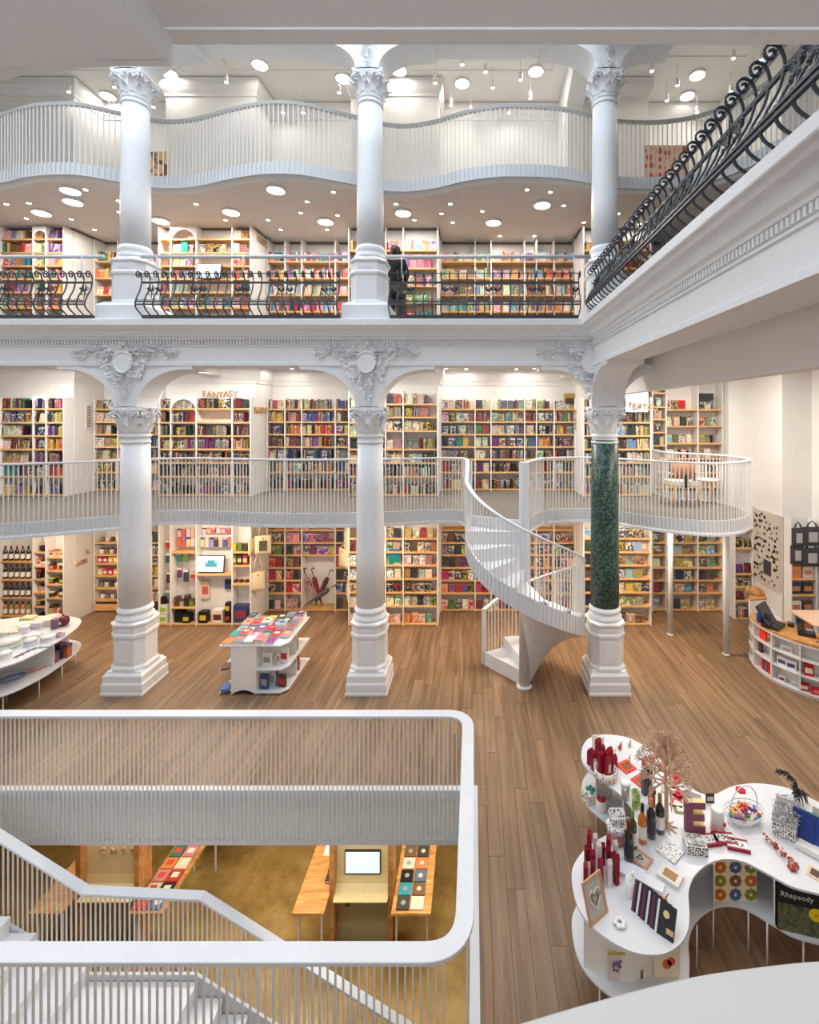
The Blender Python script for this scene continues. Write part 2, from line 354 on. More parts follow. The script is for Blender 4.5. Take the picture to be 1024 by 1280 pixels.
struct(MB().sweep(loop, [(-.02, -.10), (.004, -.10), (.004, -.58), (-.02, -.58)], closed=True).build('trim_stair_recess', GLP))
# ------------------------------------------------------------------ slabs and arcade beams
def slab(name, boxes, m):
    mb = MB()
    for a in boxes: mb.box(*a)
    return struct(mb.build(name, m))
slab('ceiling_mezzanine', [(-10.9, 7, 8.25, 11.4, 5.55, 5.98), (2.44, 7, -2.6, 8.25, 5.44, 5.98), (-10.9, 2.44, -2.6, .5, 5.44, 5.98)], CEIL)
slab('trim_downstand', [(2.9, 3.1, 1.2, 10.2, 4.9, 5.44)], CEIL)
slab('floor_gallery', [(-10.9, 7, 7.62, 11.4, 5.98, 6.02), (1.8, 7, 1.0, 7.62, 5.98, 6.02)], MEZF)
slab('ceiling_top', [(-10.9, 7, 7.75, 11.4, ZC, ZC+.2), (1.935, 7, -2.6, 7.75, ZC, ZC+.2), (-10.9, 1.935, -2.6, 1.0, ZC, ZC+.2)], CEIL)
slab('trim_cross_beams', [(x-.18, x+.18, 8.25, 11.3, 5.33, 5.55) for x in (-5.63, -1.72, 2.187)]+[(2.01, 2.32, 8.25, 11.3, 11.45, ZC)], CEIL)
slab('trim_beam_far', [(-10.9, 2.44, 7.75, 8.25, ZB, 5.98)], STUC)
slab('trim_beam_side', [(1.935, 2.44, .5, 7.75, ZB, 5.98)], STUC)
slab('trim_beam_near', [(-10.9, 2.44, .5, 1.0, ZB, 5.98)], STUC)
slab('trim_beam_near_moulding', [(-10.9, 2.44, .40, .52, ZB+.03, 5.98), (-10.9, 2.44, .3, .42, ZB+.06, 5.98)], STUC)
slab('trim_beam_upper', [(-10.9, 2.44, 7.75, 8.25, 10.6, ZC), (1.935, 2.44, .5, 7.75, 10.6, ZC)], STUC)
inner = [(-10.9, 7.75, 0), (1.935, 7.75, 0), (1.935, 1.0, 0), (-10.9, 1.0, 0)]
CORN = [(-.02, 5.60), (.02, 5.60), (.02, 5.625), (.008, 5.63), (.008, 5.69), (.045, 5.70), (.055, 5.73), (.09, 5.75), (.115, 5.80), (.13, 5.835), (.19, 5.85), (.21, 5.88), (.245, 5.895), (.25, 5.905), (.25, 5.99), (.235, 6.0), (-.02, 6.0)]
struct(MB().sweep(inner, CORN).build('trim_cornice', STUC))
struct(MB().sweep(inner, [(-.02, ZB-.004), (.02, ZB-.004), (.02, ZB+.05), (.008, ZB+.06), (-.02, ZB+.06)]).build('trim_beam_fillet', STUC))
d = MB()
for (a, b_), n in (((Vector((-10.4, 7.75, 0)), Vector((1.93, 7.75, 0))), 240), ((Vector((1.935, 7.7, 0)), Vector((1.935, 1.1, 0))), 130)):
    for k in range(n):
        p = a.lerp(b_, (k+.5)/n); t = (b_-a).normalized(); r = Vector((t.y, -t.x, 0)); q = p+r*.028
        d.box(-.013, .013, -.012, .012, 5.632, 5.692, Matrix.Translation(q) @ Matrix.Rotation(math.atan2(t.y, t.x), 4, 'Z'))
stuff(d.build('trim_dentils', STUC))
# picture rail and ceiling cornice following the wall steps
wpath = [(x, y-.001, 0) for x, y in PY[:16]]
for z in (5.18, 11.42): struct(MB().sweep(wpath, [(-.01, z), (.02, z), (.03, z+.05), (.07, z+.12), (.10, z+.2), (.10, z+.36), (-.01, z+.36)]).build('trim_wall_cornice', CEIL))
struct(MB().sweep(wpath, [(-.01, 8.50), (.015, 8.50), (.015, 8.545), (-.01, 8.545)]).build('trim_painted_shadow', mat('painted_shadow_grey', (.16, .14, .13), .7, 0)))  # solid strip; its dark colour stands for the shade of a gap
for x0, x1, y0, y1 in ((-9.3, -6.2, 8.7, 10.2), (-5.2, -2.3, 8.7, 10.2), (-1.3, 1.7, 8.7, 10.2), (2.8, 5.6, 5, 9.8)):
    r_ = [(x0, y0, 0), (x0, y1, 0), (x1, y1, 0), (x1, y0, 0)]
    struct(MB().sweep(r_, [(-.03, 11.78), (.03, 11.78), (.03, 11.81), (-.03, 11.81)], closed=True).build('trim_ceiling_panel', CEIL))
struct(MB().box(2.0, 2.33, 10.2, 11.3, 8.8, 11.5).build('trim_pier', WALL))
# arched vault ribs from columns to wall, both storeys
def archpoly(x0, x1, z0, z1, zt, n=10):                               # plate with a half arch cut out, in (along, z)
    return [(x0, z0)]+[(x0+(x1-x0)*math.sin(PI/2*k/n), z0+(z1-z0)*(1-math.cos(PI/2*k/n))) for k in range(1, n+1)]+[(x1, zt), (x0, zt)]
mx = Matrix(((0, 0, 1, 0), (1, 0, 0, 0), (0, 1, 0, 0), (0, 0, 0, 1)))    # poly(x,y,z)->(Z becomes X, x->Y, y->Z)
rb = MB()
for X in (-5.63, -1.72, 2.187):
    for zt, z0, z1 in ((5.55, 4.7, 5.33), (11.8, 10.2, 11.0)):
        if (zt < 6 and X < 2) or (zt > 6 and X > 2): rb.prism([(8.2, z0), (8.35, z0), (8.55, z0+(z1-z0)*.6), (8.9, z1), (8.9, zt), (8.2, zt)], X-.16, X+.16, M=mx)
rb.prism([(11.3, 9.3), (10.9, 10.4), (10.2, 11.1), (9.3, 11.5), (9.3, 11.79), (11.29, 11.79)], 1.985, 2.345, M=mx)
struct(rb.build('trim_vault_ribs', STUC))
# spandrels over the columns, with their arched soffits
def spandrel(name, cx, z0, zb, y0, y1, sides=(-1, 1), a=.78, cap=.19):
    mb = MB(); h = zb-z0; N = 12
    mxx = Matrix(((1, 0, 0, 0), (0, 0, 1, 0), (0, 1, 0, 0), (0, 0, 0, 1)))
    for s in sides:
        pts = [(cx, z0)]+[(cx+s*(cap+a*(1-math.cos(PI/2*k/N))), z0+(h-.063)*math.sin(PI/2*k/N)) for k in range(N+1)]+[(cx+s*1.09, zb-.063), (cx+s*1.09, zb+.02), (cx, zb+.02)]
        mb.prism(pts, y0, y1, M=mxx, sm=False)
        inner_ = [(cx+s*(cap+a*(1-math.cos(PI/2*k/N))), z0+(h-.063)*math.sin(PI/2*k/N)) for k in range(N+1)]+[(cx+s*1.09, zb-.063)]
        outer_ = [(x-s*.07*math.cos(PI/2*min(k, N)/N)-0, z+.075*math.sin(PI/2*min(k, N)/N)) for k, (x, z) in enumerate(inner_)]
        for yy in ((y0-.018, y0+.001), (y1-.001, y1+.018)):
            mb.prism(inner_+outer_[::-1], yy[0], yy[1], M=mxx)
    return mb.build(name, STUC)
CX = (-5.63, -1.72, 2.187)
for cx in CX:
    struct(spandrel('trim_spandrel', cx, 4.62, ZB, 7.76, 8.24))
    struct(spandrel('trim_spandrel_upper', cx, 10.10, 10.6, 7.76, 8.24, a=.72))
struct(spandrel('trim_spandrel_near', -1.72, 4.62, ZB, .52, .985))
sp = spandrel('trim_spandrel_side', 0, 4.62, ZB, -.25, .25, sides=(-1,)); sp.rotation_euler = (0, 0, PI/2); sp.location = (2.187, 8.0, 0); struct(sp)
# ------------------------------------------------------------------ carved ornament
def leaf(mb, base, up, out, side, h, w, curl=.4, n=5):
    L_ = []
    for k in range(n+1):
        t = k/n; wd = w*(1-.75*t*t)*(.75+.5*math.sin(PI*t)); p = base+up*h*t+out*(h*curl*t*t*(1.2 if t > .7 else 1))
        if k == n: p = p-up*h*.12
        L_ += [p-side*wd*.5, p+out*w*.18*(1-t), p+side*wd*.5]
    fs = [(3*k+j, 3*k+j+1, 3*k+j+4, 3*k+j+3) for k in range(n) for j in (0, 1)]
    mb.add(L_, fs, True)
def scroll(c, r, turns=1.4, s=1, n=12, a0=0, plane='XZ', dep=0):
    out = []
    for k in range(n+1):
        t = k/n; q = a0+s*2*PI*turns*t; rr = r*(1-.8*t); a, b_ = rr*math.cos(q), rr*math.sin(q)
        out.append((c[0]+a, c[1]+dep*t, c[2]+b_) if plane == 'XZ' else (c[0]+dep*t, c[1]+a, c[2]+b_))
    return out
def rosette(mb, c, r, s=1):
    for k in range(5):
        q = 2*PI*k/5+RN.random(); mb.ball((c[0]+r*.55*math.cos(q), c[1]-.006, c[2]+r*.55*math.sin(q)), r*.42, 6, 4, sy=.6)
    mb.ball((c[0], c[1]-.014, c[2]), r*.3, 6, 4)
def relief(parent, cx, y, zt, cart=True, drop=.62):
    if cart:
        z = zt-.30
        sh = MB(); pts = []
        for k in range(20):
            q = 2*PI*k/20; pts.append((cx+.155*math.cos(q)*(1 if math.sin(q) > 0 else .95), z+(.14 if math.sin(q) > 0 else .19)*math.sin(q)))
        mxx = Matrix(((1, 0, 0, 0), (0, 0, 1, 0), (0, 1, 0, 0), (0, 0, 0, 1)))
        sh.prism(pts, y-.05, y, M=mxx); sh.build('shield', STUC, parent)
        rim = MB(); rim.tube([(p[0], y-.05, p[1]) for p in pts+pts[:1]], .017, 6)
        for s in (-1, 1):
            rim.tube(scroll((cx+s*.15, y-.05, z+.14), .06, 1.3, s, a0=PI/2), .016, 5); rim.tube(scroll((cx+s*.10, y-.04, z-.2), .05, 1.2, -s, a0=-PI/2), .014, 5)
        rim.build('scrolled_rim', STUC, parent)
        cr = MB()
        for k in range(7):
            q = PI*(k+.5)/7; d_ = Vector((math.cos(q), 0, math.sin(q)))
            leaf(cr, Vector((cx, y-.03, z+.13)), d_, Vector((0, -1, 0)), Vector((-d_.z, 0, d_.x)), .17, .07, .4)
        cr.tube(scroll((cx, y-.08, z+.24), .05, 1.2, 1), .018, 6); cr.build('crest_leaves', STUC, parent)
    fo = MB(); zz = zt-.5 if cart else zt-.1; rows = 11
    for k in range(rows):
        t = k/(rows-1); z = zz-t*drop*.85; wd = .17*(1-t*.75)
        for j in range(max(1, int(5*(1-t)+1))):
            x = cx+RN.uniform(-wd, wd)*.9; q = RN.uniform(0, 2*PI); d_ = Vector((math.cos(q), 0, math.sin(q)))
            leaf(fo, Vector((x, y-.012, z)), d_, Vector((0, -1, 0)), Vector((-d_.z, 0, d_.x)), RN.uniform(.05, .08), .032, .9)
            if j % 2 == 0: rosette(fo, (x, y-.018, z+.015), .024)
        for s in (-1, 1):
            if k % 3 == 0: fo.tube(scroll((cx+s*wd*.6, y-.03, z), .04*(1-t*.5), 1.2, s, a0=PI/2), .0085, 5)
    fo.build('pendant_foliage', STUC, parent)
    if cart:
        for s in (-1, 1):
            g = MB(); px = None
            for k in range(16):
                t = k/15; x = cx+s*(.2+.62*t); z = zt-.14-.05*math.sin(t*9)-.0*t
                for j in range(5):
                    q = RN.uniform(0, 2*PI); d_ = Vector((math.cos(q), 0, math.sin(q)))
                    leaf(g, Vector((x+RN.uniform(-.03, .03), y-.004, z+RN.uniform(-.10, .10)*(1-t*.5))), d_, Vector((0, -1, 0)), Vector((-d_.z, 0, d_.x)), RN.uniform(.06, .11)*(1-t*.35), .040, .85)
                if k % 3 == 0: rosette(g, (x, y-.01, z), .045*(1-t*.4))
                if k % 3 == 1: g.tube(scroll((x, y-.035, z), .06*(1-t*.4), 1.3, s), .011, 5)
            for k in range(6):
                t = k/5; x = cx+s*(.2+.17*t); z = zt-.28-.28*(1-t)
                rosette(g, (x, y-.01, z), .04)
                for j in range(2):
                    q = RN.uniform(0, 2*PI); d_ = Vector((math.cos(q), 0, math.sin(q))); leaf(g, Vector((x, y-.004, z)), d_, Vector((0, -1, 0)), Vector((-d_.z, 0, d_.x)), .09, .05, .5)
            g.build('side_garland', STUC, parent)
# ------------------------------------------------------------------ columns
def sq(h, c=0):                                                      # square or chamfered-square outline
    if c == 0: return [(-h, -h), (h, -h), (h, h), (-h, h)]
    return [(-h+c, -h), (h-c, -h), (h, -h+c), (h, h-c), (h-c, h), (-h+c, h), (-h, h-c), (-h, -h+c)]
def stack(mb, secs):                                                 # loft of outlines (poly, z)
    n = len(secs[0][0]); vs = [(p[0], p[1], z) for poly, z in secs for p in poly]
    fs = [(j*n+k, j*n+(k+1) % n, (j+1)*n+(k+1) % n, (j+1)*n+k) for j in range(len(secs)-1) for k in range(n)]
    fs += [tuple(range(n))[::-1], tuple(range((len(secs)-1)*n, len(secs)*n))]
    return mb.add(vs, fs)
def make_capital(r, h):
    mb = MB(); mb.lathe([(r*.98, 0), (r*1.02, h*.1), (r, h*.2), (r*1.02, h*.5), (r*1.12, h*.75), (r*1.3, h*.86)], 20)
    for row, (z, hh, n, o) in enumerate(((0.02, .42, 8, 0), (.12, .62, 8, .5))):
        for k in range(n):
            q = 2*PI*(k+o)/n; out = Vector((math.cos(q), math.sin(q), 0)); leaf(mb, out*r*1.02+Vector((0, 0, z*h)), Vector((0, 0, 1)), out, Vector((-out.y, out.x, 0)), h*hh, r*.50, .62)
    for k in range(4):
        q = PI/4+k*PI/2; out = Vector((math.cos(q), math.sin(q), 0)); sd = Vector((-out.y, out.x, 0))
        for s in (-1, 1):
            path = [out*r*.9+sd*s*r*.55+Vector((0, 0, h*.45)), out*r*1.15+sd*s*r*.4+Vector((0, 0, h*.72))]
            c = out*r*1.42+sd*s*r*.12+Vector((0, 0, h*.70))
            for j in range(11):
                t = j/10; a = 1.5*PI+(-1)*2*PI*1.2*t; rr = r*.27*(1-.78*t); path.append(c+out*rr*math.cos(a+PI)+Vector((0, 0, -rr*math.sin(a))))
            mb.tube(path, r*.075, 5)
        o2 = Vector((math.cos(q+PI/4), math.sin(q+PI/4), 0)); rosette_c = o2*r*1.22+Vector((0, 0, h*.88)); mb.ball(rosette_c, r*.16, 7, 5)
        for s in (-1, 1):
            sd2 = Vector((-o2.y, o2.x, 0)); c = o2*r*1.12+sd2*s*r*.2+Vector((0, 0, h*.72))
            mb.tube([c+sd2*s*(-.0)+(sd2*math.cos(a)*s+Vector((0, 0, 1))*math.sin(a))*r*.16*(1-j/10) for j, a in enumerate([k2*.75 for k2 in range(9)])], r*.05, 4)
    pts = []
    for k in range(4):
        q = PI/4+k*PI/2; c = Vector((math.cos(q), math.sin(q)))*r*1.62; n = Vector((math.cos(q+PI/4), math.sin(q+PI/4)))*r*1.1; sd = Vector((-math.sin(q), math.cos(q)))*r*.1
        pts += [tuple(c-sd), tuple(c+sd), tuple(n)]
    stack(mb, [([(x*.94, y*.94) for x, y in pts], h*.86), (pts, h*.9), (pts, h*.96), ([(x*.97, y*.97) for x, y in pts], h)])
    return mb
LOWCAP = make_capital(.215, .42).mesh('capital', STUC); UPCAP = make_capital(.205, .36).mesh('capital', STUC)
names = ('left', 'middle', 'green marble')
for i, cx in enumerate(CX):
    g = i == 2
    t = thing('column', ['white cast column between the oval table and the book island', 'white cast column in front of the central bookcase, ground floor',
              'column with dark green marble shaft beside the spiral stair'][i], 'column', (cx, 8, 0), 0, 'ground floor columns')
    p = MB(); stack(p, [(sq(.34), 0), (sq(.34), .03), (sq(.33), .05), (sq(.33), .17), (sq(.315), .20), (sq(.315), .30), (sq(.28), .345), (sq(.275), .36)]); p.build('plinth', STUC, t)
    p = MB(); e = [(.29, .36), (.29, .40), (.265, .44), (.265, .86), (.28, .88), (.285, .93), (.27, .96), (.27, 1.05), (.29, 1.08), (.29, 1.11), (.25, 1.13)]
    stack(p, [(sq(h, h*.42), z) for h, z in e])
    for s, ax in ((-1, 0), (1, 0)): pass
    p.box(-.10, .10, -.272, -.262, .47, .84); p.box(-.085, .085, -.276, -.262, .49, .82); p.box(-.09, .09, -.277, -.265, .985, 1.02); p.build('pedestal', STUC, t)
    MB().lathe([(.25, 1.12), (.275, 1.15), (.275, 1.18), (.24, 1.215), (.235, 1.24), (.255, 1.26), (.262, 1.285), (.25, 1.31), (.235, 1.325), (.233, 1.34)], 28).build('base_moulding', STUC, t)
    if g:
        MB().lathe([(.233, 1.12+.2), (.231, 2.0), (.222, 3.0), (.213, 4.08)], 32).build('shaft', GREEN, t, label='polished dark green marble shaft')
    else:
        MB().lathe([(.228, 1.33), (.226, 2.2), (.216, 3.2), (.207, 4.04)], 32).build('shaft', STUC, t)
    MB().lathe([(.207, 4.02), (.222, 4.03), (.222, 4.05), (.208, 4.06), (.208, 4.12), (.228, 4.13), (.228, 4.155), (.21, 4.17), (.205, 4.21)], 28).build('necking', STUC, t)
    inst('capital', LOWCAP, t, (0, 0, 4.19))
    MB().prism([(-.27, -.24), (.27, -.24), (.27, .24), (-.27, .24)], 4.60, 4.63).build('abacus', STUC, t)
    # upper storey
    u = thing('column', ['slender white gallery column rising left, above the left ground column', 'slender white gallery column beside the person in black', 'slender white gallery column at the corner of the black balustrades'][i],
              'column', (cx, 8, 6.0), 0, 'gallery columns')
    p = MB(); stack(p, [(sq(.38), 0), (sq(.38), .05), (sq(.38), .24), (sq(.345), .275), (sq(.30), .30)]); p.build('plinth', STUC, u)
    p = MB(); e = [(.30, .28), (.30, .32), (.28, .35), (.28, .74), (.30, .77), (.305, .80), (.285, .83), (.285, .95), (.31, .98), (.31, 1.0), (.26, 1.03), (.24, 1.06)]
    stack(p, [(sq(h, h*.42), z) for h, z in e]); p.box(-.09, .09, -.292, -.28, .87, .905); p.build('pedestal', STUC, u)
    MB().lathe([(.24, 1.05), (.262, 1.08), (.262, 1.10), (.235, 1.13), (.235, 1.17), (.25, 1.20), (.235, 1.24), (.222, 1.27)], 28).build('base_moulding', STUC, u)
    MB().lathe([(.218, 1.25), (.216, 2.0), (.208, 2.9), (.198, 3.62)], 32).build('shaft', STUC, u)
    MB().lathe([(.198, 3.6), (.215, 3.61), (.215, 3.64), (.20, 3.655), (.20, 3.68), (.215, 3.69), (.215, 3.715), (.2, 3.74)], 28).build('necking', STUC, u)
    inst('capital', UPCAP, u, (0, 0, 3.72))
    MB().prism([(-.25, -.24), (.25, -.24), (.25, .24), (-.25, .24)], 4.07, 4.115).build('abacus', STUC, u)
    c_ = thing('cartouche', ['carved shield and garlands above the left ground column', 'carved shield and garlands above the middle ground column', 'carved garlands above the green marble column'][i], 'ornament', (0, 0, 0), 0, 'carved spandrel ornaments')
    relief(c_, cx if i < 2 else cx-.3, 7.745, 5.66, True, .5)
    if i == 2:
        c_.location = (0, 0, 0)
    c2 = thing('cartouche', ['carved foliage above the upper left column capital', 'carved foliage above the upper middle column capital', 'carved foliage above the upper corner column capital'][i], 'ornament', (0, 0, 0), 0, 'upper carved ornaments')
    relief(c2, cx, 7.745, 10.85, False, .75)
# ------------------------------------------------------------------ mezzanine slab with its waving edge
def edge(pts, z=0): return [Vector((UX(u, Y), Y, z)) for u, Y in pts]
ML = cat(edge([(-90, 7.42), (0, 7.66), (75, 7.95), (150, 8.34), (186, 8.62), (215, 8.74), (250, 8.76), (295, 8.62), (340, 8.50), (400, 8.49), (450, 8.54), (490, 8.62), (530, 8.76), (560, 8.84), (578, 8.74), (584, 8.45)]), 5)
MR = cat(edge([(683, 8.76), (700, 8.88), (730, 8.93), (760, 8.90), (776, 8.65), (800, 8.40), (850, 8.02), (890, 7.88), (915, 7.95), (930, 8.15), (937, 8.45), (930, 8.80), (912, 9.25), (893, 9.55), (870, 9.78), (848, 9.95), (828, 10.30), (812, 10.9), (808, 11.3)]), 5)
SC = Vector((.84, 7.95, 0)); SR = .96
def pol(r, deg, z=0): return Vector((SC.x+r*math.cos(math.radians(deg)), SC.y+r*math.sin(math.radians(deg)), z))
mid = [pol(SR, 153), pol(.1, 153), pol(.1, 90), pol(.1, 62), pol(SR-.03, 62)]
outline = ML+mid+MR
poly = [(-10.9, 11.35)]+[(-10.9, ML[0].y)]+[(p.x, p.y) for p in outline]+[(MR[-1].x, 11.35)]
def inset(pts, d):
    P = [Vector((p[0], p[1])) for p in pts]; out = []
    for i, p in enumerate(P):
        a = P[max(i-1, 0)]; b = P[min(i+1, len(P)-1)]; t = (b-a).normalized() if (b-a).length else Vector((1, 0)); out.append((p.x-t.y*d, p.y+t.x*d))
    return out
mz = MB(); mz.prism([(-10.9, 11.35), (-10.9, ML[0].y)]+[(p.x, p.y) for p in outline]+[(MR[-1].x, 11.35)], 2.56, 2.74); struct(mz.build('floor_mezzanine', CEIL))
mz = MB(); mz.prism([(-10.9, 11.35), (-10.9, ML[0].y+.02)]+inset([(p.x, p.y) for p in outline], .03)+[(MR[-1].x, 11.35)], 2.741, 2.752); struct(mz.build('floor_mezzanine_finish', MEZF))
fs = [(-.02, 2.535), (.012, 2.50), (.03, 2.50), (.03, 2.535), (.005, 2.56), (.005, 2.755), (-.02, 2.755)]
f_ = MB()
for pth in (ML, MR[:-1]): f_.sweep(pth, fs, sm=False)
f_.sweep([pol(.1, 62), pol(SR-.03, 62)], fs)
struct(f_.build('trim_mezzanine_fascia', MET))
# railings: handrail, one baluster object per bar
RAILSEC = [(-.028, -.018), (.028, -.018), (.034, -.006), (.034, .006), (.026, .014), (-.026, .014), (-.034, .006), (-.034, -.006)]
def railing(root, path, zr, zb, step, out=.018, bw=.0085, rail=True, sec=RAILSEC, bar=BAR, every=1):
    if rail: MB().sweep([(p.x, p.y, zr) for p in path], sec).build('handrail', MET, root)
    me = MB().box(-bw, bw, -.005, .005, zb-zr, -.014).mesh('baluster', bar)
    for p, t in resample(path, step):
        n = Vector((t.y, -t.x, 0)); inst('baluster', me, root, (p.x+n.x*out, p.y+n.y*out, zr), math.atan2(t.y, t.x))
rl = thing('railing', 'white bar railing waving along the mezzanine edge, left of the spiral stair', 'railing')
railing(rl, [p for p in ML if p.x > -9.9], 3.70, 2.52, .064)
rr = thing('railing', 'white bar railing looping round the rounded mezzanine balcony', 'railing')
loopr = [pol(.1, 62), pol(SR*.5, 62), pol(SR-.03, 62)]+MR[:-3]
railing(rr, loopr, 3.70, 2.52, .064)
for X, Y in ((4.03, 9.82), (4.74, 9.0)):
    t = thing('support_post', 'slim round white post under the balcony, %s' % ('nearer the far shelves' if X < 4.2 else 'nearer the sales counter'), 'post', (X, Y, 0))
    MB().lathe([(.07, 0), (.07, .018)], 20).build('foot_plate', MET, t); MB().lathe([(.055, .015), (.055, 2.57)], 20).build('shaft', MET, t)
# ------------------------------------------------------------------ top balcony
def L3(u, v): Y = 3198/(518-v); return (u, Y)
BL = cat(edge([(-120, 8.85), (-60, 8.72)]+[L3(u, v) for u, v in ((0, 143), (30, 134), (60, 129.5), (100, 130), (150, 141), (190, 149.5), (220, 151), (250, 147), (285, 137), (320, 129.5), (350, 127.5), (380, 130), (410, 137),
     (450, 147), (480, 154.5), (510, 156.5), (545, 151), (580, 140), (620, 133), (650, 132), (700, 135), (740, 144), (767, 150), (800, 152), (832, 151), (869, 145), (912, 130), (972, 95), (1010, 72))]+[(1060, 6.6), (1160, 5.6)]), 5)
tb = [(p.x, p.y) for p in BL]
struct(MB().prism([(-10.9, 11.35), (-10.9, tb[0][1])]+tb+[(6.9, tb[-1][1]), (6.9, 11.35)], 8.63, 8.80).build('floor_balcony', WALL))
struct(MB().prism([(-10.9, 11.35), (-10.9, tb[0][1]+.1)]+inset(tb, .12)+[(6.9, tb[-1][1]+.1), (6.9, 11.35)], 8.55, 8.632).build('ceiling_gallery', SOFF))
struct(MB().sweep(BL, [(-.02, 8.60), (.02, 8.60), (.02, 8.62), (.005, 8.63), (.005, 8.82), (-.02, 8.82)]).build('trim_balcony_fascia', MET))
struct(MB().sweep(BL, [(-.16, 8.545), (-.10, 8.545), (-.07, 8.565), (-.05, 8.61), (-.02, 8.63), (-.16, 8.64)]).build('trim_balcony_cove', CEIL))
tr = thing('railing', 'white bar railing of the uppermost waving balcony', 'railing')
GREYR = mat('grey_handrail', (.48, .48, .47), .5, .05, 60)
MB().sweep([(p.x, p.y, 9.83) for p in BL], [(-.03, -.045), (.03, -.045), (.034, .0), (.026, .014), (-.026, .014), (-.034, 0)]).build('handrail', GREYR, tr)
railing(tr, [p for p in BL if -9.6 < p.x < 5.2], 9.81, 8.62, .082, rail=False, bw=.009)
# ------------------------------------------------------------------ railing round the stair opening
hr = thing('railing', 'white railing with broad flat rail around the floor opening', 'railing')
def rounded(pts, r, n=7):
    out = [Vector(pts[0])]
    for a, b, c in zip(pts, pts[1:], pts[2:]):
        a, b, c = map(Vector, (a, b, c)); d1 = (a-b).normalized(); d2 = (c-b).normalized(); p, q = b+d1*r, b+d2*r
        for k in range(n+1): t = k/n; out.append(p*(1-t)**2+b*2*t*(1-t)+q*t*t)
    out.append(Vector(pts[-1])); return out
FLAT = [(-.062, -.022), (.062, -.022), (.066, -.018), (.066, .006), (.062, .01), (-.062, .01), (-.066, .006), (-.066, -.018)]
hp = [(-6.4, HY1, 0), (-.062, HY1, 0), (-.062, HY0, 0), (-3.9, HY0, 0)]
MB().sweep([(p.x, p.y, .91) for p in rounded(hp, .27, 9)], FLAT, sm=False).build('handrail', MET, hr)
me = MB().box(-.007, .007, -.005, .005, -1.51, -.02).mesh('baluster', BAR)
for a, b in (((-6.3, HY1-.045), (-.2, HY1-.045)), ((-.05, HY1-.22), (-.05, HY0+.22)), ((-.2, HY0+.045), (-3.5, HY0+.045))):
    for p, t in resample([(a[0], a[1], 0), (b[0], b[1], 0)], .0525): inst('baluster', me, hr, (p.x, p.y, .91), math.atan2(t.y, t.x))
# ------------------------------------------------------------------ stair going down
TREADM = mat('white_tread_paint', (.84, .85, .88), .4, .01, 5)
st = thing('staircase', 'white stair with a landing going down through the floor opening', 'stairs')
YA, YB = 3.42, 5.14; RI, TR = .175, .275; LZ = -1.575; LX0, LX1 = -4.15, -2.98
def step(x0, x1, z):
    m = MB(); m.box(x0-.01, x1+.02, YA, YB, z-.045, z); m.box(x0, x0+.02, YA, YB, z-RI, z-.045) if False else None; return m
for k in range(9):
    z = LZ+RI*(k+1)
    if z > -.05: break
    x1 = LX0-TR*k; m = MB(); m.box(x1-TR, x1+.02, YA, YB, z-.05, z); m.build('tread', TREADM, st)
    MB().box(x1-.01, x1+.005, YA, YB, z-RI-.0, z-.05).build('riser', TREADM, st)
MB().box(LX0, LX1+.02, YA, YB, LZ-.12, LZ).build('landing', TREADM, st)
for k in range(9):
    z = LZ-RI*(k+1); x0 = LX1+TR*k
    MB().box(x0-.02, x0+TR+.02, YA, YB, z-.05, z).build('tread', TREADM, st)
    MB().box(x0, x0+.015, YA, YB, z, z+RI-.05).build('riser', TREADM, st)
sl = RI/TR
def zl(x): return LZ+max(0, (LX0-x))*sl-max(0, x-LX1)*sl
xs = [-6.55, LX0, LX1, LX1+TR*9]
for y in (YA-.03, YB+.01):
    mb = MB(); prof = [(x, zl(x)+.06) for x in xs]+[(x, zl(x)-.24) for x in xs[::-1]]
    mb.prism(prof, y, y+.03, M=Matrix(((1, 0, 0, 0), (0, 0, 1, 0), (0, 1, 0, 0), (0, 0, 0, 1)))); mb.build('stringer', MET, st)
ir = thing('railing', 'white sloping railing along the stair descending through the opening', 'railing')
RY = YB+.05
MB().sweep([(x, RY, zl(x)+.9+(.02 if x in (LX0,) else 0)) for x in (-6.5, LX0-.05, LX1+.05, LX1+TR*9)], [(-.05, -.02), (.05, -.02), (.054, -.012), (.054, .006), (.05, .01), (-.05, .01), (-.054, .006), (-.054, -.012)]).build('handrail', MET, ir)
me = MB().box(-.007, .007, -.005, .005, -1.03, -.01).mesh('baluster', BAR); x = -6.45
while x < LX1+TR*8.9:
    inst('baluster', me, ir, (x, RY-.0, zl(x)+.895)); x += .0525
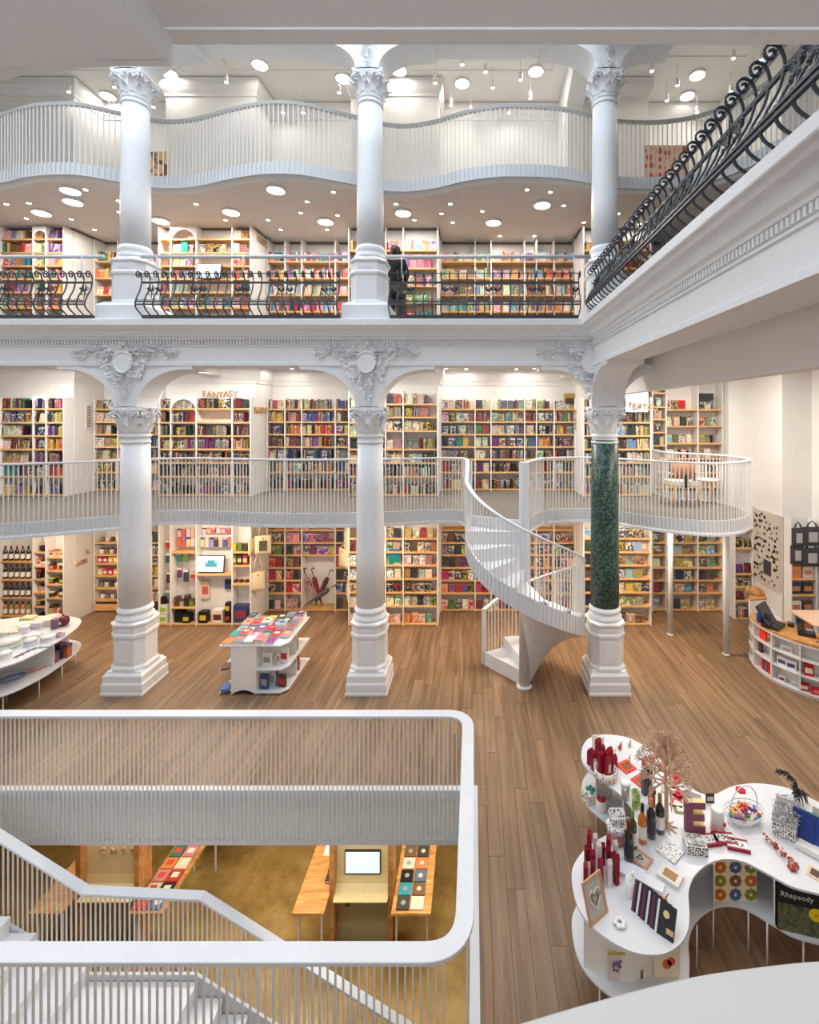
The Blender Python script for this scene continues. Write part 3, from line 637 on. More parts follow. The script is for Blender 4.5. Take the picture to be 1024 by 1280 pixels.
# ------------------------------------------------------------------ spiral stair
sp = thing('spiral_staircase', 'white spiral staircase curling up to the mezzanine beside the green column', 'stairs')
Z0, T0, SL = 2.75, 153, .0081; TH = 340; NS = 13; DA = TH/NS
def sz(th): return Z0-(th-T0)*SL
MB().lathe([(.13, 0), (.13, .012), (.085, .03)], 24, (SC.x, SC.y)).build('base_plate', MET, sp)
MB().lathe([(.085, .02), (.085, 3.70), (.08, 3.715)], 24, (SC.x, SC.y)).build('newel_pole', MET, sp)
for k in range(NS):
    a, b = T0+DA*k, T0+DA*(k+1); z = Z0-(k+1)*(2.75/(NS+1)); nb = 5
    pts = [pol(.08, a, 0), ]+[pol(SR, a+(b-a)*j/nb, 0) for j in range(nb+1)]+[pol(.08, b, 0)]
    MB().prism([(p.x, p.y) for p in pts], z-.03, z).build('tread', MET, sp)
    r_ = MB(); n = pol(1, a)-SC; n = Vector((-n.y, n.x, 0))*.012; zz = z+2.75/(NS+1)-.03
    p, q = pol(.08, a), pol(SR, a)
    r_.add([p+Vector((0, 0, z)), q+Vector((0, 0, z)), q+Vector((0, 0, zz)), p+Vector((0, 0, zz)), p+n+Vector((0, 0, z)), q+n+Vector((0, 0, z)), q+n+Vector((0, 0, zz)), p+n+Vector((0, 0, zz))],
           [(0, 1, 2, 3), (7, 6, 5, 4), (0, 4, 5, 1), (1, 5, 6, 2), (2, 6, 7, 3), (3, 7, 4, 0)]); r_.build('riser', MET, sp)
sb = MB(); so = MB(); NN = 72
def ztop(th): return max(.1, min(sz(th)+.02, 2.76))
def zbot(th): return max(.03, sz(th)-.26)
vs = []
for k in range(NN+1):
    th = T0+TH*k/NN; a, b = pol(SR+.012, th), pol(SR-.012, th)
    vs += [(a.x, a.y, zbot(th)), (a.x, a.y, ztop(th)), (b.x, b.y, ztop(th)), (b.x, b.y, zbot(th))]
fs2 = [(4*k+j, 4*k+(j+1) % 4, 4*k+4+(j+1) % 4, 4*k+4+j) for k in range(NN) for j in range(4)]
sb.add(vs, fs2+[(0, 1, 2, 3), (4*NN+3, 4*NN+2, 4*NN+1, 4*NN)]); sb.build('outer_string', MET, sp)
vs = []; NR = 8
for k in range(NN+1):
    th = T0+TH*k/NN
    for j in range(NR+1):
        t = j/NR; p = pol(.085+(SR-.095)*t, th); vs.append((p.x, p.y, max(.02, zbot(th)+.005-.66*(1-t)**2.4)))
so.add(vs, [(k*(NR+1)+j, k*(NR+1)+j+1, (k+1)*(NR+1)+j+1, (k+1)*(NR+1)+j) for k in range(NN) for j in range(NR)], True)
vs = []                                                              # upper skin right beneath the treads closes the soffit
so.build('soffit', MET, sp)
hv = [edge([(560, 8.84)], 3.7)[0]]
rp = [Vector((p.x, p.y, 3.70)) for p in ML[-12:]]
rp = []
for k in range(NN+1):
    th = T0+TH*k/NN; p = pol(SR+.005, th); rp.append(Vector((p.x, p.y, max(.98, min(3.70, sz(th)+.97+.0)))))
st_ = ML[-1]; lead = cat([(st_.x, st_.y, 3.70), (rp[3].x-.0, rp[3].y+.02, 3.68), rp[8]], 4)
full = lead[:-1]+rp[8:]
MB().sweep([(p.x, p.y, p.z) for p in full], RAILSEC, sm=False).build('handrail', MET, sp)
for th in range(T0+12, T0+TH-2, 4):
    p = pol(SR+.018, th); zt = max(.98, min(3.7, sz(th)+.97)); z0 = zbot(th)+.02
    key = round(zt-z0, 2); ob = MB().box(-.0085, .0085, -.005, .005, 0, zt-z0-.01).build('baluster', BAR, sp, (p.x, p.y, z0), math.radians(th+90))
p = pol(SR, T0+4); MB().box(-.03, .03, -.012, .012, 2.5, 3.69).build('end_post', MET, sp, (p.x, p.y, 0), math.radians(T0+94))
p = pol(SR, T0+TH); MB().box(-.035, .035, -.012, .012, .02, 1.0).build('end_post', MET, sp, (p.x, p.y, 0), math.radians(T0+TH+90))
q0, q1 = pol(.08, T0+TH), pol(SR, T0+TH)
e_ = MB(); n = Vector((-(q1-q0).y, (q1-q0).x, 0)).normalized()*.015
e_.add([q0, q1, q1+Vector((0, 0, .24)), q0+Vector((0, 0, .24)), q0+n, q1+n, q1+n+Vector((0, 0, .24)), q0+n+Vector((0, 0, .24))], [(0, 1, 2, 3), (7, 6, 5, 4), (0, 4, 5, 1), (1, 5, 6, 2), (2, 6, 7, 3), (3, 7, 4, 0)]); e_.build('bottom_riser', MET, sp)
# ------------------------------------------------------------------ wrought iron balustrades
prof = cat([(0, -.0, .03), (0, -.06, .07), (0, -.145, .13), (0, -.17, .20), (0, -.13, .31), (0, -.065, .42), (0, -.03, .53), (0, -.02, .61), (0, -.05, .69), (0, -.105, .715), (0, -.145, .68), (0, -.135, .635), (0, -.10, .625), (0, -.08, .65), (0, -.09, .68), (0, -.115, .672)], 3)
IB = MB().tube(prof, .011, 4, flat=1.0).mesh('bar', IRON)
om = MB()
for s in (-1, 1): om.tube([(s*.035+a, b_, c) for a, b_, c in scroll((0, -.15, .255), .03, 1.3, s, 9, a0=PI if s > 0 else 0)], .006, 4)
SCR = om.mesh('scroll', IRON)
hm = MB()
for s in (-1, 1):
    hm.tube([(s*.03+a, b_, c) for a, b_, c in scroll((0, -.09, .45), .036, 1.3, s, 9, a0=-PI/2)], .006, 4); hm.tube([(s*.028+a, b_, c) for a, b_, c in scroll((0, -.11, .36), .026, 1.2, -s, 8, a0=PI/2)], .006, 4)
    hm.ball((s*.03, -.09, .45), .012, 6, 4); leaf(hm, Vector((0, -.1, .40)), Vector((s*.7, 0, .7)), Vector((0, -1, 0)), Vector((.7, 0, -s*.7)), .08, .035)
hm.tube([(0, -.1, .30), (0, -.09, .40), (0, -.06, .52)], .007, 4)
HRT = hm.mesh('scroll_medallion', IRON)
def balustrade(label, x0, x1, pitch, loc, rz):
    t = thing('iron_balustrade', label, 'balustrade', loc, rz, 'black iron balustrades'); n = round((x1-x0)/pitch)
    MB().box(x0, x1, -.185, -.155, .175, .195).box(x0, x1, -.185, -.155, .215, .232).build('lower_rail', IRON, t)
    MB().box(x0, x1, -.034, -.010, .545, .575).build('upper_rail', IRON, t); MB().tube([(x0, -.05, .70), (x1, -.05, .70)], .008, 6).build('top_rod', IRON, t)
    MB().box(x0, x1, -.02, .03, .0, .05).build('base_strip', DGR, t)
    for k in range(n+1):
        x = x0+(x1-x0)*k/n; inst('bar', IB, t, (x, 0, 0))
        if k < n:
            inst('scroll', SCR, t, (x+.5*(x1-x0)/n, 0, 0))
            if k % 5 in (1, 2): inst('scroll_medallion', HRT, t, (x+.5*(x1-x0)/n, 0, 0))
    return t
ys = 7.60
balustrade('black wrought-iron balustrade at the far left of the gallery front', -9.6, -6.02, .135, (0, ys, 6.02), 0)
balustrade('black wrought-iron balustrade between the left and middle gallery columns', -5.24, -2.12, .135, (0, ys, 6.02), 0)
balustrade('black wrought-iron balustrade between the middle column and the corner', -1.32, 1.66, .135, (0, ys, 6.02), 0)
balustrade('black wrought-iron balustrade running forward along the right side gallery', 0, 6.1, .15, (1.90, 7.36, 6.02), -PI/2)
def top_rail(label, pts, posts, rad=.03):
    t = thing('handrail', label, 'handrail'); MB().tube(pts, rad, 12).build('rail_tube', MET, t)
    for x, y in posts: MB().tube([(x, y, 6.68), (x, y, 7.02)], .009, 6).build('rail_post', IRON if pts[0][0] > 2 else MET, t)
for lab, a, b in (('white tubular handrail above the far left iron balustrade', -9.8, -5.93), ('white tubular handrail above the iron balustrade left of the middle column', -5.33, -2.02), ('white tubular handrail above the iron balustrade right of the middle column', -1.42, 1.88)):
    top_rail(lab, [(a, 7.7, 7.03), (b, 7.7, 7.03)], [(a+(b-a)*k/3, 7.66) for k in (.25, 1.5, 2.75)])
top_rail('white tubular handrail above the side gallery balustrade', [(2.1, 7.6, 7.03), (2.12, 1.2, 7.03)], [(2.08, y) for y in (7.35, 6.2, 5.05, 3.9, 2.75)])
# ------------------------------------------------------------------ near mezzanine and its curved rail
NR_ = cat([(-.75, .50, 0), (-.35, .54, 0), (.02, .625, 0), (.15, .655, 0), (.30, .685, 0), (.42, .70, 0), (.53, .708, 0), (.7, .71, 0), (1.1, .68, 0)], 6)
nt_ = thing('railing', 'cream curved near mezzanine rail crossing the foreground corner', 'railing')
CRM = mat('cream_painted_rail', (.70, .69, .665), .45, .01, 8)
MB().sweep([(p.x, p.y, 3.70) for p in NR_], [(0, -.034), (.004, -.04), (.24, -.04), (.24, -.006), (.234, 0), (.006, 0), (0, -.006)]).build('handrail', CRM, nt_)
me = MB().box(-.0085, .0085, -.005, .005, -1.18, -.04).mesh('baluster', BAR)
for p, t in resample(NR_, .06): inst('baluster', me, nt_, (p.x+t.y*.04, p.y-.04, 3.70), math.atan2(t.y, t.x))
struct(MB().prism([(-10.9, -2.6), (7, -2.6), (7, .6), (1.1, .6)]+[(p.x, p.y-.02) for p in NR_[::-1]]+[(-.75, .4), (-10.9, .4)], 2.5, 2.75).build('floor_mezzanine_near', MEZF))
# ------------------------------------------------------------------ bookcases
def ordn(n): return {1: 'first', 2: 'second', 3: 'third', 4: 'fourth', 5: 'fifth', 6: 'sixth', 7: 'seventh', 8: 'eighth', 9: 'ninth'}.get(n) or (str(n)+('th' if 10 <= n % 100 <= 20 else {1: 'st', 2: 'nd', 3: 'rd'}.get(n % 10, 'th')))
GZ = [.05, .43, .72, 1.01, 1.30, 1.58, 1.87]; MZ = [2.80, 3.19, 3.485, 3.77, 4.055, 4.34, 4.63]; MZ3 = [2.80, 3.19, 3.48, 3.77, 4.16, 4.45, 4.73]
LA = [6.08, 6.42, 6.78, 7.11, 7.39, 7.67, 7.95, 8.24]; LB = [6.08, 6.48, 6.86, 7.24, 7.62, 8.0]
SEC = {  # name: front, back, column edges in pixels at that front plane
 'S1': (10.20, 10.45, [-110, -40, 0, 41, 57, 79]), 'R1': (10.95, 11.3, [117.5, 147, 174, 200]), 'S2': (10.20, 10.45, [198.5, 213, 245, 290, 313]),
 'R2': (10.95, 11.3, [334, 356, 377, 419, 443]), 'S3': (10.20, 10.45, [436, 458, 482, 504, 547]), 'R3': (10.95, 11.3, [551, 594, 614, 656, 671, 693, 719]),
 'S4': (10.20, 10.45, [730, 770, 814]), 'R4': (10.95, 11.3, [801, 816, 833, 873, 904]), 'E': (10.55, 10.8, [919, 942])}
R4X = {0: [801, 816, 833, 873, 904]}
WHERE = {'S1': 'far left', 'R1': 'recess left of the left column', 'S2': 'screen', 'R2': 'umbrella', 'S3': 'central', 'R3': 'behind the spiral stair', 'S4': 'behind the green column', 'R4': 'under the round balcony', 'E': 'beside the photo panel'}
SHORT = {('S1', 0): 'wine bookcase', ('R1', 0): 'recessed gift bookcase', ('S2', 0): 'screen bookcase', ('R2', 0): 'umbrella bookcase', ('S3', 0): 'central bookcase', ('R3', 0): 'spiral stair bookcase', ('S4', 0): 'green column bookcase', ('R4', 0): 'balcony post bookcase', ('E', 0): 'photo panel bookcase'}
FLN = ('ground-floor', 'mezzanine', 'upper-gallery')
PAL = {'black': (28, 26, 30), 'charcoal': (62, 60, 64), 'white': (226, 220, 208), 'cream': (216, 200, 168), 'red': (182, 34, 38), 'dark red': (112, 26, 34), 'orange': (204, 108, 56), 'yellow': (206, 174, 66), 'olive': (128, 124, 62),
       'green': (72, 132, 72), 'dark green': (34, 70, 56), 'teal': (52, 130, 132), 'sky blue': (110, 158, 194), 'navy': (34, 46, 88), 'blue': (52, 84, 150), 'purple': (104, 54, 122), 'magenta': (166, 46, 96), 'pink': (222, 146, 156),
       'brown': (104, 70, 46), 'tan': (176, 140, 98), 'grey': (136, 134, 130)}
LPAL = {k: sc(*[c*.95+150*.05 for c in v]) for k, v in PAL.items()}
MIXES = {'mix': ['black', 'black', 'black', 'charcoal', 'navy', 'dark red', 'brown', 'charcoal', 'white', 'white', 'cream', 'cream', 'red', 'dark red', 'orange', 'yellow', 'green', 'teal', 'navy', 'blue', 'purple', 'brown', 'tan', 'grey', 'grey', 'charcoal'],
         'dark': ['black', 'black', 'black', 'black', 'black', 'charcoal', 'charcoal', 'navy', 'brown', 'dark red', 'dark green', 'purple', 'grey', 'tan'], 'warm': ['red', 'dark red', 'orange', 'yellow', 'yellow', 'cream', 'magenta', 'black', 'brown', 'orange', 'white'],
         'pale': ['black', 'charcoal', 'dark green', 'white', 'cream', 'cream', 'tan', 'grey', 'white', 'sky blue', 'charcoal', 'brown', 'red', 'black', 'olive'], 'pink': ['pink', 'magenta', 'red', 'white', 'cream', 'purple', 'sky blue', 'yellow', 'pink', 'teal'],
         'kids': ['orange', 'yellow', 'red', 'teal', 'sky blue', 'cream', 'pink', 'green', 'white', 'purple', 'brown', 'tan', 'magenta'], 'vivid': ['black', 'charcoal', 'purple', 'magenta', 'red', 'navy', 'blue', 'green', 'yellow', 'orange', 'pink', 'charcoal'],
         'photo': ['charcoal', 'grey', 'brown', 'sky blue', 'tan', 'cream', 'black', 'olive', 'dark green', 'navy']}
SHELVED = []                                                          # every shelved book, biggest first become objects of their own
def book_mb(mb, x, y, z, w, d, h, c1, c2, lean=0, tilt=0, seed=.5, page=None):
    M = Matrix.Translation((x+w/2, y, z)) @ Matrix.Rotation(tilt, 4, 'Y') @ Matrix.Rotation(-lean, 4, 'X')
    mb.col = (c1, c2, seed, 1); mb.box(-w/2, w/2, 0, d, 0, h, M); n = len(mb.fc)
    pg = ((.72, .68, .60), (.72, .68, .60), seed, 1)
    if page: 
        for k in page: mb.fc[n-6+k] = pg
    for k in (3, 4, 5):
        if not page or k not in page: mb.fc[n-6+k] = (c1, c1, seed, 1)
    mb.col = None
def fill(sec, fl, ri, xa, xb, z, zn, yf, yb, mode, pal, full=1.0):
    avail = zn-z-.045; x = xa+.008; xe = xa+(xb-xa)*full-.006; k = 0; names_ = MIXES[pal]
    run = 0; name = RN.choice(names_)
    while True:
        face = mode == 'F' or (mode == 'M' and RN.random() < .16) or (mode == 'H' and RN.random() < .35)
        if run <= 0: name = RN.choice(names_); run = RN.choice((0, 0, 1, 1, 2, 5)) if not face else 0
        run -= 1
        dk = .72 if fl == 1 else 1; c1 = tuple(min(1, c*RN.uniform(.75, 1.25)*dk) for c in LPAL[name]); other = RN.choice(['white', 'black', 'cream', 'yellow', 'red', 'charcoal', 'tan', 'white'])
        c2 = LPAL[other] if other != name else LPAL['charcoal']
        if face:
            w_ = RN.uniform(.115, .150); h = min(avail-.01, RN.uniform(.185, .225)); 
            if mode == 'F' and sec in ('S4', 'R4', 'E'): w_ = RN.uniform(.15, .21)
            w_ = min(w_, xb-xa-.02)
            if x+w_ > xe+.02: break
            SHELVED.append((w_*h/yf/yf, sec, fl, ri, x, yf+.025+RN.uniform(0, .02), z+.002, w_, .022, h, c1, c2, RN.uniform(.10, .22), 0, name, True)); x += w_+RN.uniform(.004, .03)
        else:
            w_ = RN.uniform(.016, .042); h = min(avail, RN.uniform(.165, .235)); d = min(.16, yb-yf-.04)
            if x+w_ > xe: break
            tl = 0
            if RN.random() < .03: tl = RN.uniform(.05, .14)
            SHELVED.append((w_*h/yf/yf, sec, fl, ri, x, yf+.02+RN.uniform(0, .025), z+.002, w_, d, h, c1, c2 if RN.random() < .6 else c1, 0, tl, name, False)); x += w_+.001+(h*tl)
            if RN.random() < .02: x += RN.uniform(.03, .09)
        k += 1
        if k > 200: break
def case(sec, fl, label, zlists=None, ztop=None, cells=None, pal='mix', mode='M', edges=None, full=1.0):
    yf, yb, ed = SEC[sec]; ed = edges or ed; xs_ = [UX(u, yf) for u in ed]
    if sec == 'R4': xs_[0] = 3.83
    if sec == 'R1': xs_[-1] = -6.72
    if sec == 'R2': xs_[-1] = -2.70
    base = {0: 0, 1: 2.75, 2: 6.02}[fl]; ztop = ztop or {0: 2.5, 1: 4.86, 2: 8.5}[fl]
    t = thing('bookcase', label, 'bookcase', (0, 0, 0), 0, FLN[fl]+' bookcases')
    nn = len(xs_)-1; zls = zlists or [GZ if fl == 0 else MZ if fl == 1 else (LA if sec in ('S1', 'S2') else LB)]*nn
    MB().box(xs_[0], xs_[-1], yf+.04, yb-.006, base+.001, min(z for zl_ in zls if zl_ for z in zl_)-.012).build('plinth', TOEK, t)
    MB().box(xs_[0], xs_[-1], yb-.012, yb-.004, base+.03, ztop-.05).build('back_panel', SHW, t)
    hgt = MB().box(-.011, .011, 0, yb-yf-.015, 0, ztop-base).mesh('divider', SHW)
    for k, x in enumerate(xs_): inst('side_panel' if k in (0, nn) else 'divider', hgt, t, (x, yf, base+.001))
    for k in range(nn):
        zl_ = zls[k]; xa, xb = xs_[k]+.011, xs_[k+1]-.011
        me = MB().box(0, xb-xa, .003, yb-yf-.015, -.034, 0).mesh('shelf', OAKS)
        for r_, z in enumerate(zl_):
            inst('shelf', me, t, (xa, yf, z))
            zn = zl_[r_+1]-.034 if r_+1 < len(zl_) else {0: 2.5, 1: 99, 2: 8.5}[fl]
            if fl == 1 and r_+1 == len(zl_): zn = z+.26
            cm = (cells or {}).get((k, r_), (cells or {}).get((k, None), (cells or {}).get((None, r_), None)))
            if cm == 0: continue
            m_, p_ = cm if cm else (mode, pal)
            fill(sec, fl, r_, xa, xb, z, zn, yf, yb, m_, p_, RN.choice((1, 1, 1, .95, .85))*full)
    return t, xs_
# ground floor
g1 = [[1.38, .995, .607, .22][::-1]]*3+[[.42, .71, 1.0, 1.28, 1.576], [.22, .60, .89, 1.18, 1.47]]
case('S1', 0, 'ground-floor bookcase at far left filled with wine bottles', g1, cells={(k, None): 0 for k in range(5)})
case('R1', 0, 'ground-floor recessed bookcase of mugs and pots left of the left column', [[.26, .54, .82, 1.10, 1.30, 1.58]]*2+[[.26, .54, .82, 1.10, 1.30, 1.58, 1.86]], cells={(k, None): 0 for k in range(2)}, mode='F', pal='photo')
case('S2', 0, 'ground-floor gift bookcase with a screen showing a teal sofa', [[.05], [.05, .40, 1.576], [.05, 1.10], [.05, .90, 1.29, 1.58]], cells={(k, None): 0 for k in range(4)})
case('R2', 0, 'ground-floor bookcase with umbrellas standing in its open niche', [GZ, GZ, [.05, 1.30, 1.58, 1.87], GZ], cells={(2, 0): 0}, mode='F', pal='vivid')
case('S3', 0, 'ground-floor central bookcase with a blue and green box, behind middle column', [GZ, [z for z in GZ if z != 1.58], GZ, GZ], cells={(1, 4): 0, (None, 0): ('F', 'kids')}, mode='F', pal='pale')
case('R3', 0, 'ground-floor recessed bookcase behind the spiral stair', mode='F', pal='mix', cells={(None, 6): 0, (0, 5): ('F', 'dark'), (0, 2): ('F', 'warm'), (1, 1): ('F', 'vivid'), (0, 1): ('F', 'vivid')})
case('S4', 0, 'ground-floor bookcase behind the green marble column', mode='F', pal='photo')
case('R4', 0, 'ground-floor recessed bookcase behind the slim balcony posts', mode='F', pal='photo')
case('E', 0, 'narrow ground-floor bookcase beside the panel of photographs', [[.02, .41, .72, 1.0, 1.57, 1.98]], cells={(0, 0): ('S', 'mix')}, mode='F', pal='dark')
# mezzanine
case('S1', 1, 'mezzanine bookcase at far left with a small white arched niche', mode='H', pal='mix', cells={(4, None): ('S', 'vivid'), (4, 3): ('S', 'warm')})
case('R1', 1, 'mezzanine recessed bookcase right of the wall vent', mode='H', pal='pale')
case('S2', 1, 'mezzanine bookcase below the FANTASY lettering', mode='M', pal='dark', cells={(2, 5): 0})
case('R2', 1, 'mezzanine recessed bookcase left of the middle column', mode='M', pal='mix', cells={(1, 4): ('S', 'warm'), (2, 4): ('S', 'warm'), (2, 5): ('S', 'vivid'), (2, 0): ('S', 'dark')})
case('S3', 1, 'mezzanine central bookcase right of the middle column', [MZ, MZ, MZ3, MZ3], ztop=5.0, mode='H', pal='pale', cells={(None, 0): ('S', 'pale'), (None, 1): ('S', 'mix')})
case('R3', 1, 'mezzanine wide recessed bookcase above the spiral stair', mode='H', pal='mix', cells={(2, 2): ('S', 'dark'), (2, 1): ('S', 'dark'), (2, 3): ('M', 'dark'), (2, 0): ('S', 'dark'), (3, 1): ('H', 'dark'), (0, 5): ('F', 'pale'), (1, 3): ('F', 'pale')})
case('S4', 1, 'mezzanine bookcase behind the green column, below TEATRU lettering', mode='S', pal='pale')
case('R4', 1, 'mezzanine bookcase behind the armchair on the round balcony', [[3.0, 3.3, 3.6, 3.9, 4.2, 4.5, 4.8, 5.1]]+[[2.85, 3.2, 3.5, 3.8, 4.1, 4.4, 4.68, 5.0]]+[[2.85, 3.18, 3.5, 3.85, 4.24, 4.62]]*2, ztop=5.35, mode='H', pal='pale', full=.9)
# gallery
case('S1', 2, 'upper-gallery bookcase at far left with arched niche', mode='H', pal='kids')
case('R1', 2, 'upper-gallery recessed bookcase left of the left column', [LB]*3, mode='H', pal='kids')
case('S2', 2, 'upper-gallery bookcase with a tilted screen and white arch', mode='F', pal='kids', cells={(2, 3): 0, (2, 4): 0, (2, 5): 0, (1, 6): ('F', 'kids'), (3, None): ('F', 'warm'), (1, 7): 0, (2, 7): 0, (0, 7): 0, (0, 6): 0, (2, 6): ('F', 'pale')})
case('R2', 2, 'upper-gallery recessed bookcase of pink and yellow books', mode='M', pal='pink')
case('S3', 2, 'upper-gallery bookcase behind the person in black', mode='H', pal='kids')
case('R3', 2, 'upper-gallery wide bookcase of picture books', mode='H', pal='kids')
case('S4', 2, 'upper-gallery bookcase behind the corner column', mode='H', pal='warm')
case('R4', 2, 'upper-gallery recessed bookcase right of the corner column', mode='M', pal='kids')
# arch plates in three niches
def arch_plate(lab, x0, x1, y, z0, zs, ztop):
    t = thing('arched_niche', lab, 'niche', (0, 0, 0)); r = (x1-x0)/2-.01; cx = (x0+x1)/2; pts = [(x0, zs), (cx-r, zs)]+[(cx-r*math.cos(PI*k/14), zs+r*math.sin(PI*k/14)) for k in range(15)]+[(x1, zs), (x1, ztop), (x0, ztop)]
    mxx = Matrix(((1, 0, 0, 0), (0, 0, 1, 0), (0, 1, 0, 0), (0, 0, 0, 1))); MB().prism(pts, y, y+.02, M=mxx).build('arch_plate', WALL, t)
    MB().box(x0, x1, y+.20, y+.21, z0, ztop).build('niche_back', WALL, t)
arch_plate('small white arched niche in the far left mezzanine bookcase', UX(41, 10.2), UX(57, 10.2), 10.21, 4.64, 4.72, 4.9)
arch_plate('white arched niche in the bookcase under the FANTASY letters', UX(213, 10.2), UX(245, 10.2), 10.21, 4.35, 4.56, 4.90)
arch_plate('white arched niche holding a teal book, upper gallery', UX(213, 10.2), UX(245, 10.2), 10.21, 7.98, 8.17, 8.5)
arch_plate('small white arched niche, far left of the upper gallery', UX(41, 10.2), UX(57, 10.2), 10.21, 7.98, 8.28, 8.5)
# the books: the largest in view are single objects, the rest one mass
def seen(b):
    _, sec, fl, ri, x, y, z, w_, d, h = b[:10]; u = 592+600*(x+w_/2)/y; v = 518-600*(z+h/2-4.5)/y
    if u < 4 or u > 1018: return False
    if 143 < u < 193 or 440 < u < 486 or 733 < u < 780: return False
    if fl == 0 and (v < 664 or 583 < u < 728 and sec == 'R3' and u < 655 or (270 < u < 390 and v > 762)): return False
    if fl == 2: return False
    return True
SHELVED.sort(key=lambda b: -b[0]*(1.0 if seen(b) else 0)); NB = 0; mass = MB(); order = {}
for b in sorted(SHELVED, key=lambda b: (b[1], b[2], b[3], b[4])):
    order.setdefault((b[1], b[2], b[3]), []).append(id(b))
for b in SHELVED:
    s_, sec, fl, ri, x, y, z, w_, d, h, c1, c2, ln, tl, name, face = b; sd = RN.random()
    pg = (1, 4, 5) if face else (1,)
    if NB < 236 and seen(b):
        NB += 1; mb = MB(); book_mb(mb, 0, 0, 0, w_, d, h, c1, c2, ln, tl, sd, pg)
        o = mb.build('book', BOOK, None, (x, y, z)); k = order[(sec, fl, ri)].index(id(b))+1
        place = SHORT[(sec, 0)] if fl == 0 else None
        if fl == 0: lab = '%s book facing out, %s from left on %s shelf up, %s' % (name, ordn(k), ordn(ri+1), place)
        else: lab = '%s book, %s from left, %s shelf up, mezzanine shelves %s' % (name, ordn(k), ordn(ri+1), {'S1': 'at far left', 'R1': 'by wall vent', 'S2': 'under FANTASY', 'R2': 'left of middle column', 'S3': 'central', 'R3': 'above spiral stair', 'S4': 'behind green column', 'R4': 'behind armchair'}.get(sec, ''))
        tag(o, lab, 'book', 'books facing out on the shelves')
    else: book_mb(mass, x, y, z, w_, d, h, c1, c2, ln, tl, sd, pg)
o = mass.build('shelved_books', BOOK); tag(o, 'rows of closely packed small book spines and covers filling the bookcases', 'books', kind='stuff')
# ------------------------------------------------------------------ lamps
def mk_ring():
    h = MB().lathe([(.155, -.05), (.165, -.045), (.165, 0), (.15, 0)], 24, cap=False); h.lathe([(.09, -.052), (.155, -.052)], 24, cap=False)
    d = MB().lathe([(.075, -.056), (.15, -.056), (.15, -.05), (.075, -.05), (.075, -.056)], 24, cap=False)
    return h.mesh('housing', TRIMW), d.mesh('diffuser', LENS)
RH, RD = mk_ring()
SH, SD = MB().lathe([(.05, 0), (.055, -.012), (.04, -.02)], 14).mesh('housing', TRIMW), MB().lathe([(.036, -.021), (.0, -.024)], 14, cap=False).mesh('lens', mat('spot_lens', (1, 1, 1), .5, 0, emit=((1, .95, .88), 22)))
PH, PD = MB().tube([(0, 0, 0), (0, 0, -.28)], .008, 6).lathe([(.035, -.42), (.038, -.41), (.038, -.28), (.02, -.26)], 12).mesh('housing', TRIMW), MB().lathe([(.033, -.424), (.0, -.426)], 12, cap=False).mesh('lens', bpy.data.materials['spot_lens'])
def lamps(pts, z, kind, where, group, watt, tilt=False):
    for k, (u, v) in enumerate(sorted(pts)):
        zz = z-(.42 if kind == 'pendant' else 0); Y = (zz-4.5)*600/(518-v); X = UX(u, Y)
        far_ = Y > 11.1; Y = min(Y, 10.95)
        t = thing({'ring': 'ring_lamp', 'spot': 'downlight', 'pendant': 'pendant_spotlight'}[kind], '%s %s, %s from the left' % ({'ring': 'glowing white ring lamp', 'spot': 'small round downlight', 'pendant': 'small stemmed spotlight'}[kind], where, ordn(k+1)), 'lamp', (X, Y, z), 0, group)
        a, b_ = {'ring': (RH, RD), 'spot': (SH, SD), 'pendant': (PH, PD)}[kind]; inst('housing', a, t); inst('lens' if kind != 'ring' else 'diffuser', b_, t)
        if watt and not far_: area('lamp_light', (X, Y, z-(.46 if kind == 'pendant' else .07)), .24 if kind == 'ring' else .07, 0, watt, LAMP, shape='DISK')
lamps([(88, 236), (91, 250), (52, 264), (201, 274), (289, 263), (345, 235), (407, 275), (504, 264), (617, 276), (678, 254)], 8.55, 'ring', 'on the upper-gallery ceiling', 'upper gallery ring lamps', 22)
lamps([(107, 236), (36, 253), (148, 250), (245, 254), (384, 251), (417, 239), (495, 254), (659, 236), (688, 239), (563, 254), (705, 256), (33, 272), (89, 273), (118, 286), (149, 264), (282, 274), (335, 274), (376, 265), (422, 268),
       (409, 286), (351, 286), (518, 274), (552, 266), (566, 277), (603, 263), (625, 294), (668, 294), (730, 277), (773, 266), (800, 279), (8, 254)], 8.55, 'spot', 'in the upper-gallery ceiling', 'upper gallery downlights', 3.6)
lamps([(212, 90), (325, 79), (137, 120), (429, 96), (499, 86), (578, 102), (670, 87), (793, 106), (850, 132), (872, 92), (1000, 75)], 11.8, 'ring', 'on the topmost ceiling', 'topmost ring lamps', 8)
lamps([(260, 56), (143, 109), (86, 115), (283, 103), (424, 116), (357, 146), (383, 148), (149, 152), (192, 134), (560, 71), (578, 81), (607, 90), (637, 65), (616, 110), (651, 100), (663, 123), (564, 132), (544, 104), (786, 71),
       (832, 60), (815, 89), (847, 107), (834, 126), (917, 73), (952, 75), (914, 115), (868, 146), (589, 150), (636, 146)], 11.8, 'pendant', 'under the topmost ceiling', 'topmost spotlights', 1.6)
lamps([(50, 460), (345, 459), (365, 460), (558, 460), (583, 461), (645, 461), (668, 460)], 5.55, 'spot', 'over the mezzanine shelves', 'mezzanine downlights', 3)
def glyph(ch, size, ex):
    me = GLY[ch].copy()
    for v in me.vertices: v.co = (v.co.x*size, v.co.y*size, (ex if v.co.z > 0 else -ex))
    return me
